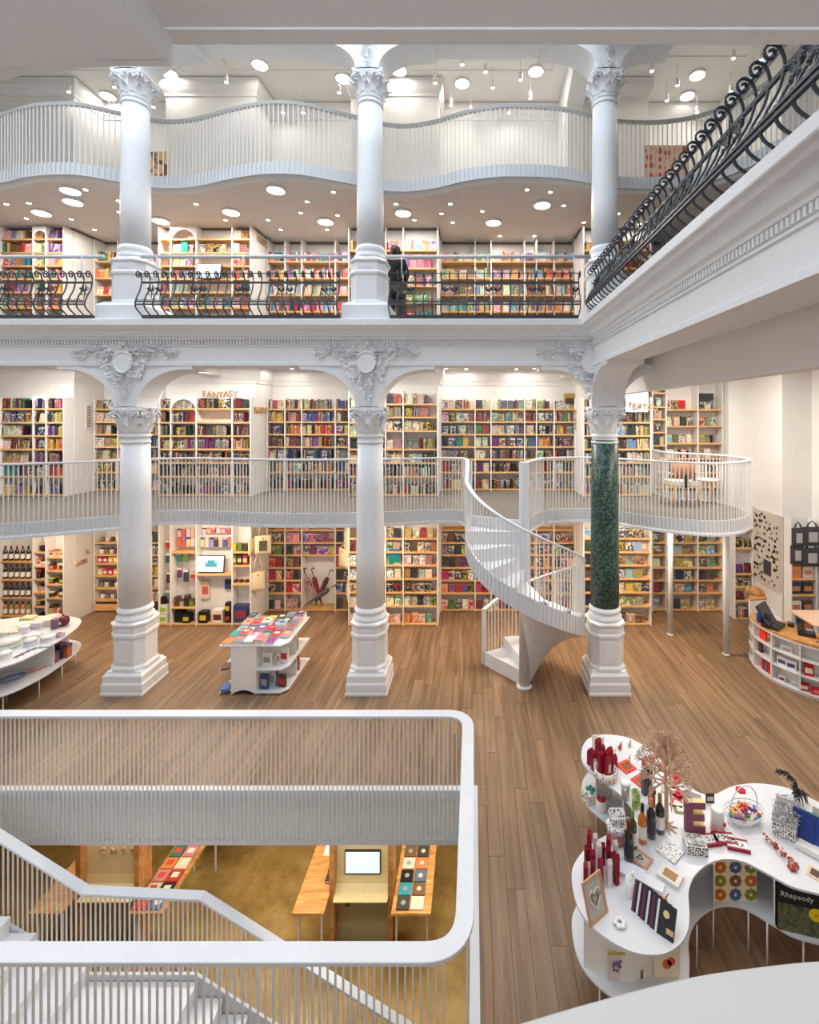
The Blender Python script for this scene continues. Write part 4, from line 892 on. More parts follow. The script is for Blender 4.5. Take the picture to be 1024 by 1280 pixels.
def lettering(name, text, label, loc, rot, size, ex=.012, m=None, sp=1.0, jit=.0, wide=None):
    t = thing(name, label, 'lettering', loc); t.rotation_euler = rot; x = 0
    for ch in text:
        if ch != ' ':
            me = glyph(ch, size, ex); me.materials.clear(); me.materials.append(m or PLY); o = inst('letter', me, t, (x, RN.uniform(-jit, jit), 0)); xs2 = [v.co.x for v in me.vertices]
            x += (max(xs2)+size*.12)*sp if xs2 else size*.5
        else: x += size*.4
    return t
H = PI/2
lettering('wall_letters', 'FANTASY', 'wooden letters spelling FANTASY on the white wall', (UX(253, 10.43), 10.43, 4.5+21.5*10.43/600), (H, 0, 0), .19, sp=.82, jit=.015)
lettering('wall_letters', 'THRILLER', 'wooden letters spelling THRILLER on the side of a mezzanine bookcase wall', (-4.72, 10.30, 4.5+1.5*10.4/600), (H, 0, H), .20, sp=.75, jit=.01)
lettering('wall_letters', 'TEATRU', 'wooden letters spelling TEATRU on a white board, top right of mezzanine', (UX(785, 10.0), 10.0, 4.5+9*10/600), (H, .12, 0), .17, sp=.85, jit=.012, m=mat('dark_plywood', sc(150, 112, 78), .5, .08, 20))
t = thing('letter_board', 'white hanging board behind the TEATRU letters', 'board', (0, 0, 0)); MB().box(UX(782, 10.05), UX(810, 10.05), 10.03, 10.05, 4.55, 4.93).build('panel', WALL, t)
lettering('wall_letters', 'ROMANE', 'wooden letters spelling ROMANE slanting down, right of middle column', (UX(483, 10.43), 10.42, 4.5+24*10.43/600), (H, .38, 0), .15, sp=.75)
lettering('wall_letters', 'SI', 'two small wooden letters SI on the ground-floor side wall', (-8.685, 10.72, 4.5-176*10.7/600), (H, 0, H), .15)
lettering('wall_letters', 'ARTE', 'small wooden letters ARTE on the ground-floor side wall', (-8.685, 10.47, 4.5-190*10.5/600), (H, 0, H), .15, sp=.75)
lettering('wall_letters', 'MUZICA', 'wooden letters on the upper-gallery side wall by the pink books', (-4.72, 10.48, 4.5+215*10.6/600), (H, 0, H), .18, sp=.8)
lettering('wall_letters', 'ISTORIE', 'wooden letters running down the white panel left of the green column', (2.318, 10.95, 4.62), (0, -H, -H) if False else (H, H*.98, -H), .13, sp=.9)
# wall vent
t = thing('wall_vent', 'tall grey slotted vent on the white mezzanine side wall', 'vent', (-8.69, 10.83, 4.18)); MB().box(0, .012, -.09, .09, 0, .55).build('frame', SHW, t)
for k in range(14): MB().box(.008, .02, -.055, .055, .04+k*.035, .055+k*.035).build('slat', DGR, t)
# ------------------------------------------------------------------ small goods
def M1(c, r=.4): 
    key = 'tone_%d_%d_%d' % c; return bpy.data.materials.get(key) or mat(key, sc(*c), r, .03, 20)
def bottle(name, loc, glass, cap, label_m, text, group=None, h=.31, r=.038, rz=0):
    t = thing(name, text, 'bottle', loc, rz, group); k = (glass.name, cap.name, label_m.name, h)
    if k not in BOT:
        BOT[k] = (MB().lathe([(r*.8, 0), (r, .008), (r, h*.58), (r*.93, h*.64), (r*.45, h*.75), (r*.36, h*.80), (r*.36, h*.985), (r*.30, h)], 14).mesh('glass_body', glass),
                  MB().lathe([(r*.40, h*.80), (r*.42, h*.81), (r*.42, h*1.0), (r*.3, h*1.006)], 12).mesh('cap', cap),
                  MB().lathe([(r*1.015, h*.13), (r*1.015, h*.46)], 14, cap=False).mesh('label_band', label_m))
    for n, me in zip(('glass_body', 'cap', 'label_band'), BOT[k]): inst(n, me, t)
    return t
BOT = {}
WGL = mat('dark_wine_glass', (.012, .015, .012), .08, 0, spec=.8); GGL = mat('green_bottle_glass', (.05, .07, .01), .08, 0, spec=.8); OGL = mat('orange_liqueur_glass', sc(206, 110, 24), .08, .05, 4, spec=.8); YGL = mat('olive_oil_glass', sc(150, 140, 50), .08, .05, 4)
REDC = M1((120, 20, 34)); BLC = mat('black_foil', (.02, .02, .02), .3, 0)
for row, z in enumerate((1.38, .995, .607, .22)):
    for k in range(8):
        x = UX(2, 10.3)+k*.123
        if k > 5: x += .0
        if x > UX(39, 10.2)-.03: break
        if row < 3: bottle('wine_bottle', (x, 10.26, z+.001), WGL, REDC if (k+row) % 3 != 2 else BLC, PAPER, 'dark wine bottle with pale label, %s from left, %s row of the wine shelves' % (ordn(k+1), ('top', 'second', 'third')[row]), 'wine bottles on the far left shelves')
        else: bottle('liqueur_bottle', (x, 10.26, z+.001), (OGL, OGL, YGL)[k % 3], BLC, PAPER, 'amber liqueur bottle, %s from left on the lowest bottle shelf' % ordn(k+1), 'amber bottles', h=.28)
def gbox(name, x, y, z, w_, d, h, col, text, group=None, rz=0, cat_='box', lid=None, stripe=None, m=None):
    t = thing(name, text, cat_, (x, y, z), rz, group); MB().box(-w_/2, w_/2, 0, d, 0, h*(.8 if lid else 1)).build('body', m or M1(col), t)
    if lid: MB().box(-w_/2-.004, w_/2+.004, -.004, d+.004, h*.8, h).build('lid', M1(lid), t)
    if stripe: MB().box(-w_*.38, w_*.38, -.003, 0, h*.25, h*.68).build('printed_label', M1(stripe), t)
    return t
def jar(name, x, y, z, r, h, col, text, group=None, lid=None, m=None, cat_='jar'):
    t = thing(name, text, cat_, (x, y, z), 0, group); MB().lathe([(r*.85, 0), (r, .01), (r, h*.8), (r*.9, h*(.86 if lid else 1))], 12).build('body', m or M1(col), t)
    if lid: MB().lathe([(r*.92, h*.85), (r*.92, h*.98), (r*.8, h)], 12).build('lid', M1(lid), t)
    return t
def mug(x, y, z, col, text, group=None, r=.04, h=.09, m=None, rz=0):
    t = thing('mug', text, 'mug', (x, y, z), rz, group); MB().lathe([(r*.9, 0), (r, .01), (r, h), (r*.9, h), (r*.88, .012), (0, .012)], 14, cap=False).build('cup', m or M1(col), t)
    MB().tube([(r*.95, 0, h*.8), (r*1.5, 0, h*.78), (r*1.65, 0, h*.5), (r*1.5, 0, h*.22), (r*.95, 0, h*.2)], .006, 6).build('handle', m or M1(col), t); return t
# far-left goods columns
cols = ((41, 57, [.42, .71, 1.0, 1.28, 1.576]), (57, 79, [.22, .60, .89, 1.18, 1.47]))
TONE = [(60, 56, 60), (170, 60, 60), (230, 220, 200), (196, 122, 60), (40, 38, 42), (186, 196, 90), (220, 150, 140), (90, 60, 50)]
nm = 0
for ci, (a, b_, zs) in enumerate(cols):
    for r_, z in enumerate(zs):
        xa, xb = UX(a, 10.2)+.03, UX(b_, 10.2)-.03; n = 2 if ci == 0 else 3
        for k in range(n):
            x = xa+(xb-xa)*(k+.5)/n; c = TONE[(nm*3+k) % 8]; nm += 1
            txt = 'small gift item, %s from left on %s shelf up, %s column right of the wine' % (ordn(k+1), ordn(r_+1), ('first', 'second')[ci])
            if (nm % 3): gbox('gift_box', x, 10.24, z+.001, (xb-xa)/n*.8, .14, RN.uniform(.09, .19), c, txt.replace('item', 'box'), 'gift boxes', lid=TONE[(nm+4) % 8], stripe=TONE[(nm+2) % 8])
            else: jar('tea_tin', x, 10.32, z+.001, (xb-xa)/n*.38, RN.uniform(.09, .16), c, txt.replace('gift item', 'round tin'), 'tins', lid=TONE[(nm+1) % 8], cat_='tin')
# mugs and pots in the recess
WHT = [(232, 228, 220), (120, 120, 116), (216, 206, 190), (70, 74, 70)]
for r_, z in enumerate([.26, .54, .82, 1.10, 1.30, 1.58]):
    for ci, (a, b_) in enumerate(((117.5, 147),)):
        xa, xb = UX(a, 10.95)+.04, UX(b_, 10.95)-.03
        for k in range(4):
            x = xa+(xb-xa)*(k+.5)/4; txt = '%s from left on %s shelf up, recess left of the left column' % (ordn(k+1), ordn(r_+1))
            if r_ in (2, 3): gbox('tea_box', x, 11.0, z+.001, .10, .1, .13, ((170, 40, 110), (222, 150, 60), (226, 196, 120), (200, 60, 70))[(k+r_) % 4], 'bright tea box, '+txt, 'tea boxes', stripe=(235, 225, 200))
            elif r_ in (0, 5): mug(x, 11.08, z+.001, WHT[(k+r_) % 4], 'pale mug, '+txt, 'mugs in the recess')
            else: jar('storage_jar', x, 11.06, z+.001, .05, .12, WHT[(k+r_) % 4], 'pale storage jar, '+txt, 'storage jars', lid=(60, 58, 56))
t = thing('oak_step', 'low oak step on the floor below the recessed gift shelves', 'step', (-8.2, 10.93, 0)); MB().box(-.45, .28, 0, .3, .03, .16).build('top', OAKS, t); MB().box(-.42, .25, .02, .28, 0, .03).build('base', TOEK, t)
# gift bookcase with the screen: hanging packets
def pack(x, y, z, w_, h, c, c2, text, group, d=.03):
    t = thing('hanging_packet', text, 'packet', (x, y, z), 0, group); MB().box(-w_/2, w_/2, 0, d, -h, 0).build('blister', M1(c), t); MB().box(-w_/2, w_/2, -.002, d*.5, -h*.2, .0).build('header_card', M1(c2), t)
    MB().tube([(0, d, .0), (0, d+.15, .005)], .003, 4).build('hook', MET, t)
k = 0
PK = [(205, 195, 200), (222, 170, 160), (190, 90, 110), (150, 140, 190), (70, 90, 160), (230, 200, 150), (60, 70, 80), (220, 110, 60)]
for (u0, u1, v, n, hh) in ((221, 244, 661, 4, .17), (221, 244, 672, 4, .19), (252, 288, 660, 6, .11), (250, 290, 672, 7, .20)):
    for j in range(n):
        k += 1; Y = 10.28; x = UX(u0+(u1-u0)*(j+.5)/n, Y); z = 4.5-(v-518)*Y/600
        pack(x, Y, z, (u1-u0)/n*Y/600*.8, hh, PK[(k*3) % 8] if v > 665 else PK[k % 3], PK[(k+5) % 8], 'hanging packet, %s of the %s row, %s column of the screen bookcase' % (ordn(j+1), 'upper' if v < 665 else 'lower', 'second' if u0 < 240 else 'third'), 'hanging packets')
for j, (u, v, h, c) in enumerate(((212, 676, .16, (190, 40, 44)), (212, 692, .2, (60, 90, 80)), (213, 715, .24, (70, 60, 56)), (211, 738, .22, (120, 130, 140)), (226, 692, .17, (60, 120, 110)), (234, 692, .18, (110, 130, 60)), (226, 710, .2, (110, 60, 120)), (234, 712, .26, (70, 70, 78)), (243, 716, .12, (200, 70, 60)))):
    pack(UX(u, 10.28)-.03, 10.28, 4.5-(v-518)*10.28/600, .10, h, c, (230, 226, 216), ('small red', 'dark green', 'brown', 'grey', 'teal', 'olive', 'purple', 'large black', 'orange')[j]+' hanging trinket in the screen bookcase', 'trinkets')
def screen(name, x, y, z, w_, h, text, tilt=.1, art=True, rz=0):
    t = thing(name, text, 'screen', (x, y, z), rz); t.rotation_euler = (-tilt, 0, rz)
    MB().box(-w_/2, w_/2, 0, .03, 0, h).build('bezel', BLK, t); MB().box(-w_/2+.014, w_/2-.014, -.003, .001, .02, h-.014).build('display', mat('screen_glow', (.6, .75, .85), .3, 0, emit=((.62, .78, .9), .75)), t)
    if art:
        s_ = MB(); s_.box(-.10, .10, -.006, -.003, h*.33, h*.52); s_.box(-.12, -.09, -.007, -.003, h*.33, h*.62); s_.box(.09, .12, -.007, -.003, h*.33, h*.62); s_.box(-.08, .08, -.005, -.003, h*.5, h*.72); s_.build('sofa_picture', mat('sofa_teal', sc(70, 150, 165), .5, 0, emit=(sc(70, 150, 165), .4)), t)
    MB().box(-.05, .05, .02, .08, -.004, h*.5).build('stand', DGR, t); return t
screen('display_screen', UX(264.5, 10.3), 10.27, 1.115, .55, .36, 'black-framed screen showing a teal sofa in the gift bookcase')
screen('display_screen', UX(263, 10.2), 10.10, 7.36, .52, .34, 'tilted pale screen in the upper-gallery bookcase', tilt=.2, art=False)
g = 'boxes on the screen bookcase'
gbox('coffee_box', UX(256, 10.3), 10.22, .055, .17, .14, .24, (30, 28, 28), 'black box with yellow band, bottom of third column under the screen', g, stripe=(214, 190, 60))
gbox('carton', UX(274, 10.3), 10.22, .055, .22, .16, .27, (222, 214, 200), 'white carton with dark oval print at the bottom of the screen bookcase', g, stripe=(110, 50, 40))
gbox('coffee_box', UX(286, 10.3), 10.24, .055, .11, .14, .20, (26, 24, 26), 'small black box right of the white carton', g, stripe=(170, 60, 50)); gbox('coffee_box', UX(286, 10.3), 10.24, .256, .10, .12, .22, (34, 32, 30), 'black and yellow box standing on the small black box', g, stripe=(220, 190, 50))
gbox('coffee_box', UX(225, 10.3), 10.26, .055, .17, .14, .25, (26, 26, 28), 'tall plain black box at the bottom of the second gift column', g); gbox('coffee_box', UX(235, 10.3), 10.22, .055, .15, .14, .19, (36, 32, 30), 'black box with yellow label in the second gift column', g, stripe=(210, 190, 60))
for j, c in enumerate(((100, 66, 40), (176, 170, 160), (60, 48, 40), (120, 140, 80))): gbox('small_carton', UX(223+6*j, 10.3), 10.24, .405, .085, .1, (.2, .14, .23, .15)[j], c, ('brown', 'grey', 'dark', 'green')[j]+' small carton on the middle shelf of the second gift column', g, lid=(90, 80, 70))
for j in range(2): gbox('apple_box', UX(206, 10.3), 10.22, .055+.20*j, .18, .14, .19, (226, 224, 214), ('lower', 'upper')[j]+' white box printed with green apples, gift bookcase corner', g, stripe=(160, 190, 70))
gbox('leather_case', UX(206, 10.3), 10.24, .46, .13, .1, .14, (36, 32, 34), 'small black case on the apple boxes', g)
gbox('hanging_organiser', UX(257, 10.4), 10.38, .52, .17, .05, .38, (222, 196, 178), 'pink and cream hanging organiser under the screen', g, stripe=(190, 96, 86)); gbox('hanging_organiser', UX(285, 10.4), 10.38, .72, .12, .05, .2, (56, 66, 100), 'navy hanging pouch right below the screen', g)
gbox('blue_bag', UX(302, 10.3), 10.24, .06, .30, .14, .36, (60, 68, 112), 'blue patterned bag in the bottom right of the screen bookcase', g, cat_='bag', stripe=(150, 60, 70))
for j in range(3): gbox('patterned_tin', UX(294+7*j, 10.3), 10.24, 1.295, .10, .1, .2, ((90, 110, 50), (60, 44, 40), (150, 60, 50))[j], ('green', 'dark', 'red')[j]+' patterned tin on the right column of the screen bookcase', g, stripe=(210, 190, 150), cat_='tin')
for j in range(3): jar('round_tin', UX(295+7*j, 10.3), 10.30, .905, .05, .05, (60, 44, 36), ordn(j+1)+' low dark bowl on the right column of the screen bookcase', g, cat_='bowl')
for j in range(3): gbox('spice_box', UX(294+7*j, 10.3), 10.24, 1.585, .09, .1, .15, ((190, 180, 60), (100, 120, 60), (70, 60, 50))[j], ordn(j+1)+' small box on the top right shelf of the screen bookcase', g)
# tote bags
def tote(loc, rz, w_, h, col, text, group, pr=None, hl=.28, drop=0, tilt=0):
    t = thing('tote_bag', text, 'bag', loc, rz, group); t.rotation_euler = (0, tilt, rz); m = col
    b_ = MB(); n = 6; vs = []
    for i in range(n+1):
        for j in range(n+1):
            x = -w_/2+w_*i/n; z = -hl-h*j/n; bul = .03*math.sin(PI*i/n)*math.sin(PI*min(1, j/n*.9+.1)); vs.append((x, -bul, z))
    vs += [(x, .02-y, z) for x, y, z in [(v[0], v[1], v[2]) for v in vs]]; q = (n+1)**2
    fs_ = [(i*(n+1)+j, i*(n+1)+j+1, (i+1)*(n+1)+j+1, (i+1)*(n+1)+j) for i in range(n) for j in range(n)]
    b_.add(vs, fs_+[tuple(k+q for k in f[::-1]) for f in fs_]+[(j, j+q, j+1+q, j+1) for j in range(n)]+[(n*(n+1)+j, n*(n+1)+j+1, n*(n+1)+j+1+q, n*(n+1)+j+q) for j in range(n)]+[(i*(n+1)+n, i*(n+1)+n+q, (i+1)*(n+1)+n+q, (i+1)*(n+1)+n) for i in range(n)], True); b_.build('body', m, t)
    for y in (-.005, .02): MB().tube([(-w_*.28, y, -hl-.05), (-w_*.2, y, -hl*.5), (0, .01, 0), (w_*.2, y, -hl*.5), (w_*.28, y, -hl-.05)], .011, 4, flat=.35).build('strap', m, t)
    if pr: MB().box(-w_*.24, w_*.24, -.038, -.03, -hl-h*.78, -hl-h*.25).build('print', M1(pr), t)
    MB().lathe([(.014, 0), (.014, .006)], 10, M=Matrix.Translation((0, -.032, -hl-.06)) @ Matrix.Rotation(H, 4, 'X')).build('button', BLK, t)
    return t
tg = 'canvas tote bags'
tote((UX(331, 10.3), 10.22, 2.32), .35, .32, .40, CANV, 'canvas tote with dark printed panel, hanging above the island', tg, pr=(84, 80, 66), hl=.40)
tote((-4.70, 10.30, 2.28), 1.2, .30, .38, CANV, 'plain canvas tote hanging behind the printed one', tg, hl=.40); tote((-4.68, 10.42, 1.55), 1.1, .30, .42, CANV, 'plain canvas tote hanging lower left, above the book island', tg, hl=.42)
tote((-4.62, 10.28, 1.55), .5, .28, .42, CANV, 'lower canvas tote with black button beside the vivid books', tg, hl=.42)
tote((-2.74, 10.30, 2.25), -1.0, .28, .62, CANV, 'long canvas tote hanging left of the middle column, upper', tg, hl=.16); tote((-2.80, 10.30, 1.70), -.7, .32, .42, CANV, 'folded canvas tote with large black button left of the middle column', tg, hl=.08)
tote((-2.72, 10.36, 1.0), -1.2, .26, .40, CANV, 'lowest canvas tote left of the middle column', tg, hl=.12)
# umbrellas in the niche
def umbrella(x, z, ang, dy, c, c2, text):
    t = thing('umbrella', text, 'umbrella', (x, 11.05-dy, z)); t.rotation_euler = (0, ang, 0)
    m = blotch('umbrella_cloth_'+str(c[0]), [(.4, sc(*c)), (.55, sc(*c2)), (.7, sc(30, 24, 26))], 14, .7)
    cz = MB(); n = 10; 
    cz.lathe([(.006, .04), (.020, .12), (.05, .45), (.062, .62), (.045, .70), (.012, .72)], 10); cz.build('folded_canopy', m, t)
    MB().tube([(0, 0, 0), (0, 0, .82)], .006, 6).build('shaft', BLK, t)
    MB().tube([(0, 0, .80), (0, 0, .88), (.02, 0, .915), (.05, 0, .915), (.065, 0, .88)], .012, 7).build('handle', BLK, t)
umbrella(UX(396, 11.0), .09, -.36, .0, (120, 30, 44), (200, 170, 160), 'red floral folded umbrella leaning left in the niche')
umbrella(UX(403, 11.0), .09, -.28, .05, (70, 34, 40), (150, 40, 50), 'dark red folded umbrella, second leaning left')
umbrella(UX(394, 11.0), .12, .42, .08, (50, 46, 50), (110, 60, 60), 'charcoal folded umbrella leaning right in the niche')
umbrella(UX(380, 11.0), .12, .98, .12, (74, 70, 70), (96, 90, 88), 'grey folded umbrella lying low across the others')
# blue green box
t = thing('gradient_box', 'box shading from blue to green in the central bookcase niche', 'box', (UX(493, 10.25), 10.24, 1.306)); MB().box(-.12, .12, 0, .14, 0, .15).build('lower_half', M1((24, 130, 116)), t); MB().box(-.12, .12, 0, .14, .15, .24).build('middle_band', M1((30, 120, 150)), t); MB().box(-.12, .12, 0, .14, .24, .32).build('upper_half', M1((54, 104, 164)), t)
t = thing('teal_book', 'teal book standing in the arched niche, upper gallery', 'book', (UX(229, 10.2), 10.24, 7.955)); MB().box(-.07, .07, 0, .03, 0, .26).build('cover', M1((20, 150, 130)), t)
for j, u in enumerate((843, 852.5)): gbox('red_book', UX(u, 11), 11.0, 4.625, .15, .03, .2, (190, 30, 36), ('left', 'right')[j]+' red book on the top mezzanine shelf, far right', 'red books', cat_='book')
t = gbox('pop_up_book', UX(883, 11), 11.0, 4.625, .34, .03, .36, (56, 60, 62), 'large dark book reading POP-UPS on the top mezzanine shelf', None, cat_='book')
l2 = lettering('cover_letters', 'POP-UPS', 'x', (0, 0, 0), (0, 0, 0), .09, .001, PAPER, .8)
for o in [c for c in bpy.data.objects if c.parent == l2]: o.parent = t; o.rotation_euler = (H, 0, 0); o.location = (o.location.x-.15, -.003, .10)
bpy.data.objects.remove(l2)
gbox('gold_book', UX(713, 10.95), 11.0, 4.64, .26, .04, .34, (158, 130, 62), 'large gold book on top of the mezzanine shelves left of the green column', None, cat_='book', stripe=(70, 50, 44))
# ------------------------------------------------------------------ items on the top balcony
def canvas_art(text, x0, x1, Y, v0, v1, m, extra=None):
    t = thing('painting', text, 'painting', (0, 0, 0)); z0, z1 = 4.5+(518-v1)*Y/600, 4.5+(518-v0)*Y/600; a, b_ = UX(x0, Y), UX(x1, Y)
    MB().box(a, b_, Y, Y+.03, 8.806, z1).build('canvas', m, t); MB().box(a-.012, b_+.012, Y+.008, Y+.035, 8.802, z1+.012).build('frame', PLY, t); return t
canvas_art('pink flowery canvas leaning behind the topmost railing, right of corner column', 807, 861, 9.25, 182, 221, img_grid('pink_flowers', sc(240, 200, 160), [sc(226, 110, 120), sc(232, 140, 140), sc(216, 90, 100), sc(236, 170, 150)], 6.5))
canvas_art('golden canvas leaning behind the topmost railing by the left column', 187, 209, 9.2, 190, 219, blotch('gold_canvas', [(.3, sc(200, 160, 90)), (.5, sc(226, 190, 130)), (.56, sc(170, 50, 60)), (.6, sc(60, 90, 50))], 5, .6))
t = thing('grey_crate', 'low grey slatted crate behind the topmost railing', 'crate', (UX(633, 9.4), 9.4, 8.802)); MB().box(-.38, .38, 0, .3, 0, .05).build('base', DGR, t)
for k in range(12): MB().box(-.38+k*.064, -.345+k*.064, -.01, .0, .0, .22).build('slat', M1((120, 122, 116)), t)
for j, (u, c) in enumerate(((367, (100, 60, 140)), (373, (150, 80, 150)), (379, (80, 60, 110)))): gbox('purple_book', UX(u, 9.3), 9.3, 8.802, .09, .1, .16, c, ordn(j+1)+' purple book on the topmost balcony floor', 'purple books', cat_='book')
for j, u in enumerate((412, 418, 424)): gbox('striped_box', UX(u, 9.3), 9.3, 8.802, .09, .1, .15, ((120, 90, 50), (190, 150, 60), (90, 80, 60))[j], ordn(j+1)+' small striped box on the topmost balcony floor', 'striped boxes', stripe=(220, 200, 120))
# ------------------------------------------------------------------ person
def skin(name, pts, edges, rad, m, parent, lvl=2):
    me = bpy.data.meshes.new(name); me.from_pydata(pts, edges, []); o = bpy.data.objects.new(name, me); COL.objects.link(o); o.modifiers.new('s', 'SKIN')
    for i, r in enumerate(rad): me.skin_vertices[0].data[i].radius = (r, r) if not isinstance(r, tuple) else r; 
    for i in range(len(pts)): me.skin_vertices[0].data[i].use_root = (i == 0)
    o.modifiers.new('u', 'SUBSURF').levels = lvl; bpy.context.view_layer.update()
    nm_ = bpy.data.meshes.new_from_object(o.evaluated_get(bpy.context.evaluated_depsgraph_get())); bpy.data.objects.remove(o)
    nm_.materials.clear(); nm_.materials.append(m); nm_.polygons.foreach_set('use_smooth', [True]*len(nm_.polygons)); return inst(name, nm_, parent)
pr = thing('person', 'person in black sweater and dark trousers standing with back to the railing', 'person', (UX(494, 9.1), 9.1, 6.02), -.15)
SKN = mat('skin', sc(214, 168, 142), .5, .03); BSW = mat('black_knit', (.018, .018, .02), .9, .2, 60); DTR = mat('dark_grey_cloth', (.055, .055, .065), .85, .15, 40); HAIR = mat('dark_brown_hair', (.03, .02, .015), .6, .2, 40, stretch=(1, 1, .2))
P_ = [(0, 0, .93), (0, 0, 1.08), (0, .01, 1.25), (0, .02, 1.38), (0, .03, 1.46), (0, .05, 1.52), (0, .05, 1.60), (-.15, .02, 1.37), (-.21, .03, 1.12), (-.12, .22, 1.06), (.15, .02, 1.37), (.22, .03, 1.12), (.13, .22, 1.06), (-.09, 0, .86), (-.10, .03, .47), (-.10, -.02, .09), (-.12, .11, .03), (.09, 0, .86), (.10, .03, .47), (.10, -.02, .09), (.12, .11, .03), (-.08, .29, 1.06), (.08, .29, 1.06)]
E_ = [(0, 1), (1, 2), (2, 3), (3, 4), (4, 5), (5, 6), (3, 7), (7, 8), (8, 9), (3, 10), (10, 11), (11, 12), (0, 13), (13, 14), (14, 15), (15, 16), (0, 17), (17, 18), (18, 19), (19, 20), (9, 21), (12, 22)]
R_ = [.12, .11, .12, .09, .05, .075, .08, .05, .038, .026, .05, .038, .026, .08, .055, .036, .035, .08, .055, .036, .035, .03, .03]
skin('body', P_, E_, R_, SKN, pr)
skin('sweater', [P_[i] for i in (1, 2, 3)]+[(0, 0, .93)]+[P_[i] for i in (7, 8)]+[(-.13, .20, 1.06)]+[P_[i] for i in (10, 11)]+[(.14, .20, 1.06)], [(0, 1), (1, 2), (3, 0), (2, 4), (4, 5), (5, 6), (2, 7), (7, 8), (8, 9)], [.15, .155, .12, .15, .075, .06, .045, .075, .06, .045], BSW, pr)
skin('trousers', [P_[0], P_[13], P_[14], (-.10, 0, .16), P_[17], P_[18], (.10, 0, .16)], [(0, 1), (1, 2), (2, 3), (0, 4), (4, 5), (5, 6)], [.14, .11, .085, .07, .11, .085, .07], DTR, pr)
hm_ = MB(); hm_.ball((0, .03, 1.60), .098, 14, 10, sz=1.12); hm_.ball((0, -.035, 1.56), .07, 12, 8, sz=1.3); hm_.build('hair', HAIR, pr)
for s in (-1, 1):
    hd = MB(); c = Vector((s*.08, .30, 1.06))
    for k in range(4): hd.tube([c+Vector((-s*.0, .0, .03-.018*k)), c+Vector((-s*.03, .02, .03-.018*k)), c+Vector((-s*.06, .01-.003*k, .03-.018*k))], [.009, .008, .006], 6)
    hd.tube([c+Vector((0, -.01, .03)), c+Vector((-s*.01, -.03, .05)), c+Vector((-s*.03, -.035, .055))], [.01, .009, .007], 6); hd.build('hand_fingers', SKN, pr)
    sh_ = MB(); sh_.ball((s*.11, .05, .045), .05, 10, 6, sy=2.4, sz=.85); sh_.build('shoe', M1((150, 40, 44)), pr)
t = thing('open_book', 'open book held by the person in black', 'book', (UX(494, 9.1)+.0, 9.42, 7.05)); MB().box(-.14, 0, 0, .02, 0, .2).build('left_page', PAPER, t); MB().box(0, .14, 0, .02, 0, .2).build('right_page', PAPER, t)
t = thing('shoulder_bag', 'small dark bag with a lime green ball charm at the person\'s hip', 'bag', (UX(503, 9.1), 8.98, 6.68)); MB().box(-.09, .09, -.04, .04, 0, .22).build('body', BLK, t); MB().tube([(-.08, 0, .2), (-.06, .02, .55), (.0, .05, .70)], .008, 5).build('strap', BLK, t); MB().ball((.06, -.06, .10), .035, 10, 8).build('ball_charm', M1((190, 210, 40)), t)
# ------------------------------------------------------------------ armchair and table on the round balcony
t = thing('armchair', 'tan-backed armchair on slim wooden legs on the rounded balcony', 'armchair', (UX(857, 9.1), 9.1, 2.752), .05)
TAN = mat('tan_leather', sc(172, 120, 88), .5, .08, 14); b_ = MB(); vs = []; n = 12
for i in range(n+1):
    a = PI+PI*(.14+.72*i/n)
    for z, r in ((.52, .25), (.64, .27), (.84, .275)): vs.append((r*math.cos(a), .22+r*math.sin(a), z))
q = len(vs); vs += [(x*.9, .22+(y-.22)*.9, z) for x, y, z in vs]
b_.add(vs, [(3*i+j, 3*i+3+j, 3*i+4+j, 3*i+1+j) for i in range(n) for j in (0, 1)]+[(q+3*i+j, q+3*i+1+j, q+3*i+4+j, q+3*i+3+j) for i in range(n) for j in (0, 1)]+[(3*i+2, 3*i+5, q+3*i+5, q+3*i+2) for i in range(n)]+[(3*i, q+3*i, q+3*i+3, 3*i+3) for i in range(n)], True); b_.build('backrest', TAN, t)
MB().box(-.04, .04, -.06, -.03, .36, .60).build('back_bracket', BLK, t); MB().prism([(-.24, -.02), (.24, -.02), (.26, .3), (.2, .46), (-.2, .46), (-.26, .3)], .40, .47).build('seat', M1((214, 206, 196)), t)
MB().box(-.26, .26, -.04, .46, .36, .395).build('seat_frame', OAKS, t)
for sx in (-1, 1):
    for sy in (0, 1): MB().tube([(sx*.22, sy*.42, .37), (sx*.27, -.04+sy*.52, 0)], [.018, .011], 8).build('leg', OAKS, t)
    MB().box(sx*.25-.03, sx*.25+.03, .0, .30, .60, .63).build('armrest', M1((210, 200, 190)), t)
t = thing('side_table', 'round pale side table behind the armchair on the balcony', 'table', (UX(882, 9.6), 9.5, 2.752)); MB().lathe([(.20, .44), (.21, .45), (.21, .47), (.2, .475)], 20).build('top', M1((226, 216, 200)), t)
for k in range(3): a = k*2.094+.5; MB().tube([(.1*math.cos(a), .1*math.sin(a), .44), (.19*math.cos(a), .19*math.sin(a), 0)], [.014, .009], 6).build('leg', OAKS, t)
